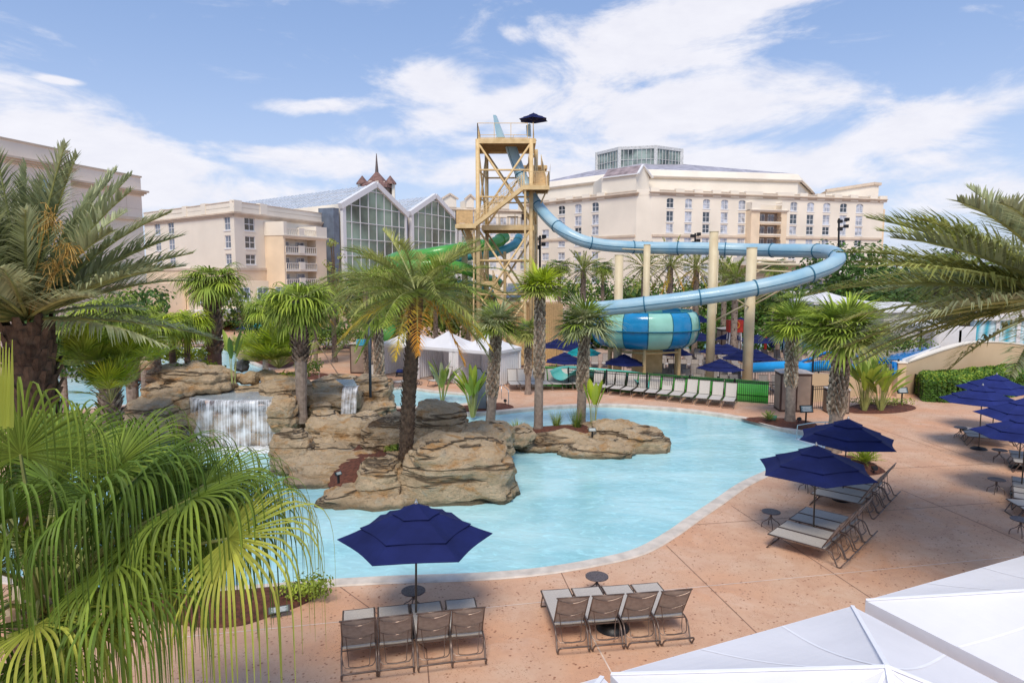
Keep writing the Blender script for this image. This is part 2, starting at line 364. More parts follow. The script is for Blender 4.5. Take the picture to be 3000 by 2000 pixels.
# mulch beds
def bed(name, pp, h=.07, z=0.0, n=4, label='red brown mulch planting bed'):
    o_ = [V((q.x, q.y, 0)) for q in smooth_poly([g(p[0], p[1], z) for p in pp], n)]
    cx = sum((p for p in o_), V((0, 0, 0))) / len(o_); mb = MB(); N = len(o_)
    rr = [(1.0, .006), (.97, .05), (.85, .5), (.6, .85), (.3, 1.0)]
    rings = [[(cx.x + (p.x - cx.x) * a, cx.y + (p.y - cx.y) * a, z + max(.008, h * b_) + (R.random() * .03 if b_ > .3 else 0)) for p in o_] for a, b_ in rr]
    for a, b_ in zip(rings[:-1], rings[1:]): mb.strip(a + [a[0]], b_ + [b_[0]])
    i = len(mb.v); mb.v += rings[-1]
    mb.v.append((cx.x, cx.y, z + h + .02))
    for k in range(N): mb.f.append((i + k, i + (k + 1) % N, i + N)); mb.mi.append(0)
    return struct(mb.obj(name, m_mulch, smooth=True), label)
bed('mulch_bed', [(180, 1745), (420, 1745), (640, 1735), (800, 1722), (945, 1722), (900, 1765), (780, 1810), (690, 1835), (560, 1835), (400, 1800), (200, 1750)], .12, label='mulch bed between the near deck and the pool edge')
bed('mulch_bed', [(2172, 1226), (2230, 1222), (2330, 1228), (2390, 1240), (2385, 1262), (2300, 1256), (2240, 1244)], .08, label='mulch bed on the far bank under the short palm')
bed('mulch_bed', [(2490, 1190), (2560, 1178), (2640, 1180), (2685, 1195), (2640, 1208), (2560, 1212), (2490, 1208)], .08, label='mulch bed under the paddle leaved plants')
bed('mulch_bed', [(2410, 1330), (2480, 1335), (2540, 1350), (2585, 1372), (2590, 1385), (2530, 1392), (2450, 1370)], .1, label='mulch bed with a small cycad beside the loungers')
bed('mulch_bed', [(1130, 1203), (1180, 1198), (1300, 1196), (1420, 1184), (1470, 1180), (1505, 1194), (1420, 1204), (1300, 1209), (1180, 1208)], .06, label='mulch strip between the spa and the lagoon')
bed('mulch_bed', [(880, 1098), (935, 1092), (970, 1098), (968, 1106), (905, 1112), (870, 1106)], .08, label='mulch bed round the staked palm')
bed('mulch_bed', [(222, 1078), (300, 1070), (420, 1075), (560, 1085), (660, 1092), (640, 1112), (520, 1118), (380, 1112), (270, 1100)], .25, .0, label='planted island in the winding channel')
bed('mulch_bed', [(650, 1012), (720, 1000), (800, 1010), (880, 1040), (850, 1075), (790, 1075), (740, 1055), (700, 1035)], .1, label='planted bank behind the winding channel')
# ------------------------------------------------------------ foliage materials
def leafm(name, c, c2, isl=.38, tr=.30, rough=.5): return M(name, tuple(x * 1.12 for x in c), rough, .1, 1.4, 0, None, 0, .22, tuple(x * 1.12 for x in c2), isl, tr)
L_green = leafm('leaf_green', (.29, .36, .06), (.17, .25, .045))
L_bright = leafm('leaf_bright', (.38, .45, .06), (.25, .35, .045))
L_lime = leafm('leaf_lime', (.46, .52, .04), (.32, .44, .03))
L_grey = leafm('leaf_grey_green', (.42, .44, .25), (.28, .31, .15), .35)
L_olive = leafm('leaf_olive', (.40, .40, .12), (.26, .29, .08), .35)
L_yellow = leafm('leaf_yellow', (.60, .42, .05), (.42, .36, .05), .3)
L_orange = leafm('leaf_orange', (.62, .30, .04), (.5, .25, .05), .3)
L_dark = leafm('leaf_dark', (.09, .16, .035), (.05, .10, .025), .45)
L_hedge = leafm('leaf_hedge', (.12, .24, .035), (.05, .12, .02), .5)
L_dead = leafm('leaf_dead', (.36, .27, .14), (.25, .18, .09), .35, .1)
L_stem = M('leaf_stem', (.34, .36, .12), .5, .15, 3)
T_brown = M('bark_brown', (.15, .10, .065), .9, .25, 7, .8, 30, col2=(.07, .045, .03), island=.35)
T_grey = M('bark_grey', (.33, .26, .21), .9, .2, 6, .7, 24, col2=(.20, .15, .12))
T_boot = M('bark_boot', (.74, .62, .48), .9, .2, 8, .5, 24, col2=(.22, .16, .11), island=.35)
T_red = M('bark_red', (.26, .15, .11), .9, .2, 6, .7, 24, col2=(.16, .09, .07))
Z = V((0, 0, 1))
T_mid = M('bark_dark', (.27, .2, .15), .9, .2, 8, .6, 24); T_shag = M('bark_shaggy', (.36, .26, .19), .9, .25, 9, .5, 24, col2=(.14, .09, .065), island=.5)

def blade(mb, p, d, L_, w0, nseg=5, g0=.2, g1=1.0, knee=.4, side=None, prof=None, fold=.25, tipw=.06):
    """one leaf segment: bends down under gravity; folded strip of two faces across"""
    p = V(p); d = V(d).normalized(); ds = L_ / nseg; A = []; B = []; M_ = []
    sd = side
    for k in range(nseg + 1):
        s = k / nseg
        ww = (prof(s) if prof else w0 * (1 - s) ** .7 + w0 * tipw) * .5
        q = d.cross(Z)
        if q.length < .15: q = sd if sd is not None else V((1, 0, 0))
        if sd is not None: q = (sd + q.normalized() * (0.5 if q.dot(sd) > 0 else -.5))
        q.normalize(); sd2 = q
        A.append(p - q * ww); B.append(p + q * ww)
        if fold: M_.append(p - q.cross(d).normalized() * (ww * fold * (1 if q.cross(d).z > 0 else -1)))
        p = p + d * ds
        d = (d - Z * (g0 + g1 * max(0, s - knee)) * ds).normalized()
    if fold: mb.strip3(A, M_, B)
    else: mb.strip(A, B)
def strip3(s, A, M_, B):
    i = len(s.v); n = len(A)
    for a, m, b in zip(A, M_, B): s.v.extend((tuple(a), tuple(m), tuple(b)))
    for k in range(n - 1):
        j = i + 3 * k
        s.f.append((j, j + 1, j + 4, j + 3)); s.f.append((j + 1, j + 2, j + 5, j + 4)); s.mi.extend((s.cur, s.cur))
MB.strip3 = strip3

def fan_leaf(mb, hub, axis, up, Ls, nseg, spread=115, w=.045, seg=7, g0=.3, g1=2.0, knee=.45, rnd=R, cup=.15, petiole=None, stem_mi=None, fold=.25, web=1.05):
    """costapalmate fan: segments radiate from hub in the plane of axis / up normal"""
    axis = V(axis).normalized(); n = (up - axis * up.dot(axis)).normalized(); sd = axis.cross(n)
    dth = radians(2 * spread / nseg)
    for k in range(nseg):
        th = radians(-spread) + dth * (k + .5) + rnd.uniform(-.2, .2) * dth
        d = axis * cos(th) + sd * sin(th) + n * (cup * rnd.uniform(.5, 1.3))
        LL = Ls * (1 - .28 * abs(th) / radians(spread)) * rnd.uniform(.88, 1.08)
        tang = (-axis * sin(th) + sd * cos(th)).normalized()
        pr = lambda s, LL=LL: max(.004, min(s * LL * dth * web + .006, w * (1 - s) ** .55 + .003))
        blade(mb, hub, d, LL, w, seg, g0 * rnd.uniform(.6, 1.4), g1 * rnd.uniform(.7, 1.3), knee * rnd.uniform(.8, 1.2), tang, pr, fold)
    if petiole is not None:
        c = mb.cur
        if stem_mi is not None: mb.cur = stem_mi
        a = V(petiole); h = V(hub); m = (a + h) / 2 + Z * .06 * (h - a).length
        mb.tube([a, m, h], [.022 * Ls, .018 * Ls, .012 * Ls], 4); mb.cur = c

def feather(mb, base, d0, L_, bend=.5, nl=38, lw=.03, ll=.45, seg=2, rnd=R, droop=.6, stem_mi=1, twist=0.0, r0=.022, vee=.35, ns=12, start=.16, side0=None):
    """pinnate frond; bend = gravity curvature"""
    p = V(base); d = V(d0).normalized(); ds = L_ / ns; P_ = [p.copy()]; D_ = [d.copy()]
    for k in range(ns):
        d = (d - Z * bend * ds * (.4 + 1.2 * k / ns)).normalized(); p = p + d * ds; P_.append(p.copy()); D_.append(d.copy())
    c = mb.cur; mb.cur = stem_mi
    mb.tube(P_[::2] if ns > 6 else P_, [r0 * (1 - .8 * k / (len(P_[::2] if ns > 6 else P_) - 1)) for k in range(len(P_[::2] if ns > 6 else P_))], 4, caps=False); mb.cur = c
    h0 = V((d0[0], d0[1], 0)); sref = h0.cross(Z)
    if sref.length < .05: sref = V((cos(twist * 9), sin(twist * 9), 0))
    if side0 is not None: sref = side0
    sref.normalize(); sref = Quaternion(V(d0).normalized(), twist) @ sref
    for k in range(nl):
        s = start + (1 - start) * (k + rnd.uniform(0, .8)) / nl
        f = min(s * ns, ns - .001); i = int(f); t = f - i
        q = P_[i].lerp(P_[i + 1], t); T = D_[i].lerp(D_[i + 1], t).normalized()
        S = (sref - T * sref.dot(T)).normalized(); N = S.cross(T)
        if N.z < 0: N = -N
        u = (s - start) / (1 - start); lp = ll * (0.45 + .75 * sin(pi * min(1, u * .9 + .12)) ** .8) * (1 - .45 * u ** 3)
        a = radians(60 - 38 * u + rnd.uniform(-5, 5))
        for sg in (-1, 1):
            dd = T * cos(a) + S * sg * sin(a) + N * rnd.uniform(vee * .4, vee * 1.3)
            blade(mb, q, dd, lp * rnd.uniform(.85, 1.12), lw * rnd.uniform(.8, 1.15), seg, droop, droop * 2, .2, None, None, 0)

def trunk(base, top, r0, r1, kind, name='trunk', parent=None, n=12, boots=0, bootr=None, curve=0.0):
    mb = MB(); b = V(base); t = V(top); h = (t - b).length; N = max(8, int(h / .09)) if kind == 'ring' else max(8, int(h / .2))
    pts = []; rr = []
    bx = V((curve, 0, 0))
    for k in range(N + 1):
        s = k / N; pts.append(b.lerp(t, s) + bx * sin(pi * s))
        q = r0 + (r1 - r0) * s + .35 * r0 * max(0, .1 - s) * 6
        if kind == 'ring': q *= 1 + (.035 if k % 2 else -.035)
        rr.append(q * (1 + .03 * (R.random() - .5)))
    mb.tube(pts, rr, n)
    if boots and kind in ('sabal', 'boot'):
        for q in range(N * n):
            if q // n > bootr[0] * N: mb.mi[q] = 2
    if boots:
        mb.cur = 1
        s0 = bootr[0]; s1 = bootr[1]
        for k in range(boots):
            s = s0 + (s1 - s0) * k / boots; f = s * N; i = min(int(f), N - 1); q = pts[i].lerp(pts[i + 1], f - i); rad = rr[i] * .96
            w_ = k * 2.399963; o = V((cos(w_), sin(w_), 0)); tg = V((-sin(w_), cos(w_), 0))
            if kind == 'sabal':      # crossed split boots
                for sg in (-1, 1):
                    L_ = rad * 1.9; a = q + o * rad + tg * sg * rad * .15; e = q + (o * rad * 1.28).cross(Z) * 0 + Z * L_ + (V((cos(w_ + sg * .75), sin(w_ + sg * .75), 0))) * rad * 1.34
                    wv = Z.cross((e - a).normalized()).normalized() * rad * .2; ou = o * rad * .14
                    mb.strip3([a - wv, (a + e) / 2 - wv + ou * .4, e - wv * .8 + ou], [a + ou, (a + e) / 2 + ou * 2.6, e + ou * 2.4], [a + wv, (a + e) / 2 + wv + ou * .4, e + wv * .8 + ou])
            else:                    # stubby leaf bases
                L_ = rad * (.75 if kind != 'date' else .62); a = q + o * rad * .9; e = a + Z * L_ + o * rad * (.75 if kind != 'date' else .28) * R.uniform(.4, 1.3)
                ww = rad * (.40 if kind != 'date' else .30)
                mb.strip3([a - tg * ww, e - tg * ww * .5], [a + o * rad * .18, e + o * rad * .12], [a + tg * ww, e + tg * ww * .5])
                mb.face([e - tg * ww * .5, e + o * rad * .12, e + tg * ww * .5, q + o * rad * .8 + Z * L_ * .8])
    return mb

def palm_fan(name, base, top, r, rt, kind='sabal', leaves=34, segs=26, mats=None, droop=1.6, label='', parts=None, boots=120, bootr=(.35, 1.0), r1=None, curve=0, dead=0, group=None, lowest=-.55, tmat=T_grey, seg=5, cat='palm tree', w=.072, seed=None, pet=.42):
    rnd = random.Random(seed if seed is not None else R.random())
    root = thing(name, label, cat, base, 0, group); b = V(base); t = V(top) - b; boots = int(boots * 1.6)
    tb = trunk((0, 0, -.05), t, rt, r1 or rt * .8, kind, boots=boots, bootr=bootr, curve=curve, n=12); tb.obj('trunk', [tmat, T_boot if kind == 'sabal' else T_shag, T_mid], root, smooth=False)
    mb = MB(); mats = mats or [L_green, L_bright, L_olive]
    for k in range(leaves):
        s = (k + .5) / leaves; el = math.asin(max(-1, min(1, (.98 if kind == 'sabal' else .80) - (0.98 - lowest) * s))) ; az = k * 2.399963 + rnd.uniform(-.3, .3)
        d = V((cos(az) * cos(el), sin(az) * cos(el), sin(el))); pl = r * pet * rnd.uniform(.85, 1.15)
        hub = t + d * pl - Z * (.10 * r * (1 - s)); mb.cur = 0 if rnd.random() < .5 else (1 if s < .6 else (2 if rnd.random() < .6 else 0)); rj = rnd.uniform(.62, 1.15)
        up = (Z * cos(el) - V((cos(az), sin(az), 0)) * sin(el))
        ax = (d + V((0, 0, -.25))).normalized()
        if kind == 'sabal': fan_leaf(mb, hub, ax, up, r * .80 * rj, segs, 118, w * r, seg, .6 / r, 4.5 * droop / r, .30, rnd, .16, t + d * .05, 3, fold=.25)
        else: fan_leaf(mb, hub, ax, up, r * .86 * rj, segs, 105, w * r, seg + 1, 1.1 / r, 14 * droop / r, .34, rnd, .12, t + d * .05, 3, fold=.25)
    mb.obj('crown', mats + [L_stem], root)
    if dead:
        mb = MB()
        for k in range(dead):
            az = k * 2.4; d = V((cos(az), sin(az), -.5)); fan_leaf(mb, t + d * r * .3, d + V((0, 0, -1)), V((cos(az), sin(az), .3)), r * .5, 14, 60, w * r, 4, .6, 1.5, .2, rnd)
        mb.obj('dead_fronds', L_dead, root)
    return root

def palm_feather(name, base, top, Lf, rt, fronds=44, nl=34, ll=.4, lw=.03, label='', mats=None, bend=.35, boots=260, kind='date', group=None, lo=-35, hi=84, yellow=0, fruit=0, r1=None, curve=0, seg=2, droop=.6, tmat=T_brown, seed=None, jit=.12, els=None, cat='palm tree', crownfun=None):
    rnd = random.Random(seed if seed is not None else R.random())
    root = thing(name, label, cat, base, 0, group); b = V(base); t = V(top) - b
    tb = trunk((0, 0, -.05), t, rt, r1 or rt * .95, kind, boots=boots, bootr=(.05, 1.0), curve=curve); tb.obj('trunk', [tmat, T_boot if kind != 'date' else T_brown], root)
    mb = MB(); mats = mats or [L_green, L_olive]; 
    for k in range(fronds):
        s = (k + .5) / fronds; el = radians(hi + (lo - hi) * s ** .85) + rnd.uniform(-jit, jit); az = k * 2.399963 + rnd.uniform(-.25, .25)
        d = V((cos(az) * cos(el), sin(az) * cos(el), sin(el)))
        mb.cur = 0 if rnd.random() < .6 else 1
        if yellow and s > .72 and rnd.random() < yellow: mb.cur = 3 if rnd.random() < .75 else 4
        feather(mb, t + d * .1 * rt + Z * rt * .3, d, Lf * rnd.uniform(.85, 1.08) * (.8 if s < .12 else 1), bend * rnd.uniform(.8, 1.2), nl, lw, ll, seg, rnd, droop, 2, rnd.uniform(-.5, .5), r0=.012 * Lf)
    mb.obj('crown', [mats[0], mats[1], L_stem, L_yellow, L_orange], root)
    if fruit:
        mb = MB()
        for k in range(fruit):
            az = rnd.uniform(-2.6, .3); d = V((cos(az), sin(az), .9)).normalized(); p0 = t + d * .3
            c0 = p0 + V((cos(az), sin(az), .35)) * rnd.uniform(.5, .9)
            mb.tube([t, p0.lerp(c0, .6) + Z * .12, c0], .03, 5)
            for j in range(34):
                e = c0 + V((rnd.uniform(-1, 1), rnd.uniform(-1, 1), rnd.uniform(-.9, .8))) * .42
                mb.tube([c0, c0.lerp(e, .5) + Z * .05, e - Z * .1], [.010, .014, .016], 3)
        mb.obj('fruit_cluster', M('date_stalks', (.62, .27, .03), .6, .2, 8), root)
    return root

def leafball(mb, c, rad, n, ls, rnd, flat=1.0, up=.3, shell=.55):
    for k in range(n):
        d = V((rnd.gauss(0, 1), rnd.gauss(0, 1), rnd.gauss(0, 1))).normalized(); q = rnd.uniform(shell, 1.05) 
        p = V(c) + V((d.x * rad[0], d.y * rad[1], d.z * rad[2])) * q
        a = V((rnd.gauss(0, 1), rnd.gauss(0, 1), rnd.gauss(0, 1))).normalized(); nrm = (d + Z * up + a * .9).normalized()
        t = nrm.cross(a).normalized(); b_ = nrm.cross(t); s = ls * rnd.uniform(.6, 1.3)
        mb.face([p - t * s * .5, p + b_ * s * .28, p + t * s * .5, p - b_ * s * .28])
def broadleaf(base, h, rad, label, mats=(L_dark, L_green), n=2600, ls=.35, group=None, trunk_h=.4, seed=1, name='tree', lumps=9, cat='tree'):
    rnd = random.Random(seed); root = thing(name, label, cat, base, 0, group); th = h * trunk_h
    mb = MB(); mb.tube([(0, 0, -.1), (0.05, 0, th * .6), (0, .05, th)], [h * .03, h * .024, h * .018], 8); cs = []
    for k in range(lumps):
        a = k * 2.4; q = rnd.uniform(.25, .75); c = V((cos(a) * rad * q, sin(a) * rad * q, rnd.uniform(th * .95, h * .86))); cs.append(c)
        mb.tube([(0, 0, th * .7), V((0, 0, th)).lerp(c, .4), c], [h * .014, h * .010, h * .004], 5)
    mb.obj('trunk', T_brown, root); mb = MB()
    for c in cs:
        for lay in range(2):
            mb.cur = rnd.choice((0, 1)) if lay else 0; q = rad * rnd.uniform(.42, .6)
            leafball(mb, c, (q, q, q * .72), n // (2 * lumps), ls, rnd)
    mb.obj('crown', list(mats), root); return root
def shrub(name, base, rx, ry, h, label, mats, n=700, ls=.14, seed=1, group=None, cat='shrub', kind=None, lumps=6):
    rnd = random.Random(seed); mb = MB()
    for k in range(lumps):
        a = k * 2.4; q = .5 * sqrt((k + .5) / lumps) * 1.4; mb.cur = k % len(mats)
        leafball(mb, (cos(a) * rx * q, sin(a) * ry * q, h * rnd.uniform(.35, .62)), (rx * .5, ry * .5, h * .42), n // lumps, ls, rnd, shell=.3)
    o = mb.obj(name, list(mats)); o.location = base; tag(o, label, cat, group, kind); return o
def paddle_plant(base, h, n, label, seed=1, mats=(L_bright, L_green), lw=.28, spread=.5, cat='plant', name='paddle_leaf_plant', group=None):
    rnd = random.Random(seed); root = thing(name, label, cat, base, 0, group); st = MB(); lf = MB()
    for k in range(n):
        az = k * 2.4 + rnd.uniform(-.3, .3); tl = spread * rnd.uniform(.15, 1.0); ph = h * rnd.uniform(.35, .62)
        e = V((cos(az) * tl * .6, sin(az) * tl * .6, ph)); s0 = V((cos(az) * .08, sin(az) * .08, 0))
        st.tube([s0, s0.lerp(e, .5) + Z * .05, e], [.02, .016, .011], 5)
        d = (V((cos(az) * tl, sin(az) * tl, 1.0))).normalized(); lf.cur = rnd.choice((0, 0, 1)); LL = h * rnd.uniform(.36, .5)
        q = V((-sin(az + rnd.uniform(-1, 1)), cos(az), 0)).normalized()
        prf = lambda s: lw * h * .62 * sin(pi * min(1, s * .93 + .06)) ** .7 + .004
        blade(lf, e, d, LL, lw, 7, .5, 1.2, .4, q, prf, .35)
    st.obj('stem', L_stem, root); lf.obj('foliage', list(mats), root); return root
def grass_tuft(base, h, n, label, seed=1, mats=(L_green,), sp=.6, w=.014, name='grass_tuft', cat='grass clump'):
    rnd = random.Random(seed); mb = MB()
    for k in range(n):
        az = rnd.uniform(0, 6.283); q = rnd.random() * .16; mb.cur = rnd.randrange(len(mats)); t = rnd.uniform(.1, sp)
        blade(mb, (cos(az) * q, sin(az) * q, 0), (cos(az) * t, sin(az) * t, 1), h * rnd.uniform(.7, 1.15), w, 4, .6 / h, 1.8 / h, .3, None, None, 0)
    o = mb.obj(name, list(mats)); o.location = base; tag(o, label, cat); return o
def low_fan(base, r, n, label, mats, seed=1, h=.2, name='palmetto_shrub', cat='shrub', w=.06, droop=.9, segs=22):
    rnd = random.Random(seed); mb = MB()
    for k in range(n):
        az = k * 2.4 + rnd.uniform(-.3, .3); el = radians(rnd.uniform(10, 80)); d = V((cos(az) * cos(el), sin(az) * cos(el), sin(el)))
        mb.cur = rnd.randrange(len(mats)); hub = d * r * rnd.uniform(.35, .6) + Z * h
        fan_leaf(mb, hub, d, Z * cos(el) - V((cos(az), sin(az), 0)) * sin(el), r * .62, segs, 105, w * r, 4, .3 / r, droop / r, .3, rnd, .15, (0, 0, 0), len(mats))
    o = mb.obj(name, list(mats) + [L_stem]); o.location = base; tag(o, label, cat); return o
def cycad(base, r, n, label, mats, seed=1, name='cycad', cat='plant'):
    rnd = random.Random(seed); mb = MB()
    for k in range(n):
        az = k * 2.4; el = radians(80 - 65 * k / n); d = V((cos(az) * cos(el), sin(az) * cos(el), sin(el))); mb.cur = rnd.randrange(len(mats))
        feather(mb, (0, 0, .1), d, r * rnd.uniform(.85, 1.1), .6 / r, 16, .035 * r, .24 * r, 1, rnd, .3, len(mats), r0=.012 * r, ns=6, start=.1)
    o = mb.obj(name, list(mats) + [L_stem]); o.location = base; tag(o, label, cat); return o
# ------------------------------------------------------------ placed vegetation
def top_at(px, py, Y): return P(px, py, Y)
# --- foreground fan palm, lower left
def foreground_palm():
    rnd = random.Random(11); c = P(130, 1800, 6.6); base = V((c.x - .25, c.y, 0))
    root = thing('fan_palm', 'huge foreground fan palm with long drooping green segments, filling the lower left corner', 'palm tree', base)
    tb = trunk((0, 0, -.05), c - base, .24, .2, 'sabal', boots=70, bootr=(.5, 1)); tb.obj('trunk', [T_grey, T_boot], root)
    cc = c - base; rt = V((1, 0, 0)); lg = [L_fg1, L_fg2, L_fg3, L_stem]
    hubs = [(668, 1577, 6.0, 1.08), (640, 1500, 6.6, 1.0), (600, 1420, 7.0, 1.0), (500, 1395, 7.3, 1.0), (263, 1455, 6.0, 1.1), (400, 1400, 6.5, 1.15), (340, 1370, 7.0, 1.1), (190, 1345, 7.2, 1.0), (60, 1330, 6.3, 1.1),
            (60, 1310, 7.6, 1.0), (105, 1830, 5.5, .95), (330, 1650, 5.9, 1.0), (430, 1540, 6.3, 1.1), (20, 1520, 5.8, 1.0), (370, 1340, 7.8, 1.0), (230, 1560, 7.0, 1.1), (520, 1480, 7.0, 1.1), (-20, 1680, 5.9, 1.0),
            (350, 1745, 5.7, .9), (200, 1330, 7.6, 1.1), (260, 1340, 8.2, .9), (450, 1410, 7.6, 1.0), (-60, 1330, 6.6, 1.1), (130, 1600, 6.2, 1.0), (60, 1950, 5.6, .9), (150, 1720, 6.9, 1), (-40, 1480, 7, 1), (380, 1620, 7, .9), (250, 1700, 6.6, 1), (420, 1440, 7.2, 1), (160, 1420, 6.8, 1), (40, 1600, 7, 1), (230, 1850, 5.7, .8), (-80, 1850, 5.8, 1), (560, 1460, 6.2, .95)]
    for (x, y, Y, LL) in hubs:
        h = P(x, y, Y) - base; ax = (h - cc); ax.z *= .55; ax = ax.normalized(); mb = MB(); mb.cur = rnd.choice((0, 0, 1, 1, 1))
        if (x, y) in ((668, 1577), (105, 1830)): mb.cur = 2
        sd = ax.cross(Z).normalized(); up = (sd.cross(ax) + V((0, -.35, 0)) + sd * rnd.uniform(-.3, .3)).normalized()
        fan_leaf(mb, h, ax, up, LL * 1.75, 54, 128, .029, 16, .4, 50.0, .25, rnd, .04, None, 3, .35, .8)
        m = cc.lerp(h, .5) + Z * .18; mb.cur = 3; mb.tube([cc, cc.lerp(m, .6) + Z * .03, m, m.lerp(h, .6) + Z * .02, h], [.035, .028, .024, .019, .014], 6)
        mb.obj('frond', lg, root)
    mb = MB()   # folded spear leaves at the frame edge
    for k in range(0, 9, 2):
        a = P(-6 + 5 * k, 1240 + 30 * rnd.random(), 5.5) - base; b = P(0 + 4.5 * k, 975 + rnd.uniform(-12, 50), 5.6) - base
        mb.cur = k % 2; mb.strip3([a - V((.02, 0, 0)), a.lerp(b, .5) - V((.016, 0, 0)), b - V((.003, 0, 0))], [a + V((0, -.02, 0)), a.lerp(b, .5) + V((0, -.02, 0)), b], [a + V((.02, 0, 0)), a.lerp(b, .5) + V((.016, 0, 0)), b + V((.003, 0, 0))])
    mb.obj('spear_leaf', [L_fg3, L_yellow], root)
L_fg1 = leafm('leaf_front_green', (.24, .31, .045), (.13, .20, .028), .38, .35, .5)
L_fg2 = leafm('leaf_front_dark', (.15, .23, .035), (.08, .14, .02), .38, .3, .5)
L_fg3 = leafm('leaf_front_yellow', (.42, .42, .07), (.27, .33, .05), .25, .3, .5)
foreground_palm()
# --- big date palm left
c = P(80, 950, 14.0)
dpl = palm_feather('date_palm', (c.x + .1, 14.0, 0), c, 3.7, .40, 72, 52, .72, .060, 'tall grey green date palm with orange fruit stalks at the left edge', [L_grey, L_grey], .12, 260, 'date', None, 8, 86, 0, 0, r1=.46, droop=1.3, seed=5, jit=.16)
mb = MB(); rnd = random.Random(3)
for (x, y) in ((138, 640), (198, 735), (170, 790)):
    e0 = P(x, y, 13.0) - V((c.x + .1, 14.0, 0)); t0 = c - V((c.x + .1, 14, 0)); mb.tube([t0, t0.lerp(e0, .5) + Z * .1, e0], .016, 5)
    for j in range(55):
        q = V((rnd.gauss(0, 1), rnd.gauss(0, 1), rnd.gauss(-.2, .8))).normalized() * rnd.uniform(.12, .36); s_ = e0 + V((rnd.gauss(0, .07), rnd.gauss(0, .07), rnd.gauss(0, .1)))
        mb.tube([s_, s_ + q * .6 + Z * .03, s_ + q - Z * .10], [.004, .007, .008], 3)
mb.obj('fruit_cluster', M('date_stalks', (.50, .30, .07), .6, .25, 8), dpl)
# --- big date palm right, trunk at the frame edge
c = P(3150, 890, 13.3)
palm_feather('date_palm', (c.x, 13.5, 0), c, 4.7, .33, 70, 58, .85, .058, 'large olive green date palm leaning in from the right edge', [L_olive, L_grey], .10, 220, 'date', None, -12, 48, 0, 0, droop=1.2, seed=12, jit=.18)
# --- central feather palm on the rock island
b = gd(938, 1062, .55); c = Pd(958, 678, 21.5)
palm_feather('feather_palm', (b.x, 21.5, .4), c, 3.5, .22, 56, 50, .66, .034, 'tall feather palm with yellowing lower fronds rising from the rock island', [L_green, L_olive], .30, 420, 'date', None, -20, 58, .45, 0, seed=21, droop=1.2, curve=-.05)
# feather palms behind it
for (x, y, bx, by, Lf, Y, lab) in ((840, 655, 868, 800, 3.4, 47, 'feather palm behind the tall island palm, its crown just left of it'), (1000, 690, 985, 790, 3.0, 54, 'low feather palm behind the white cabanas'),
                                (765, 690, 770, 800, 2.8, 52, 'yellowish feather palm over the terrace hedge'), (905, 640, 900, 790, 3.2, 60, 'dark feather palm in front of the glass hall'),
                                (1075, 690, 1070, 790, 2.8, 58, 'olive feather palm left of the slide tower foot')):
    c = Pd(x, y, Y); palm_feather('feather_palm', (c.x, Y, 0), c, Lf * 1.1, .2, 38, 30, .55, .04, lab, [L_olive if 'yellow' in lab else L_green, L_olive], .5, 60, 'date', None, -30, 72, .3, 0, droop=.8, seg=1, tmat=T_grey)
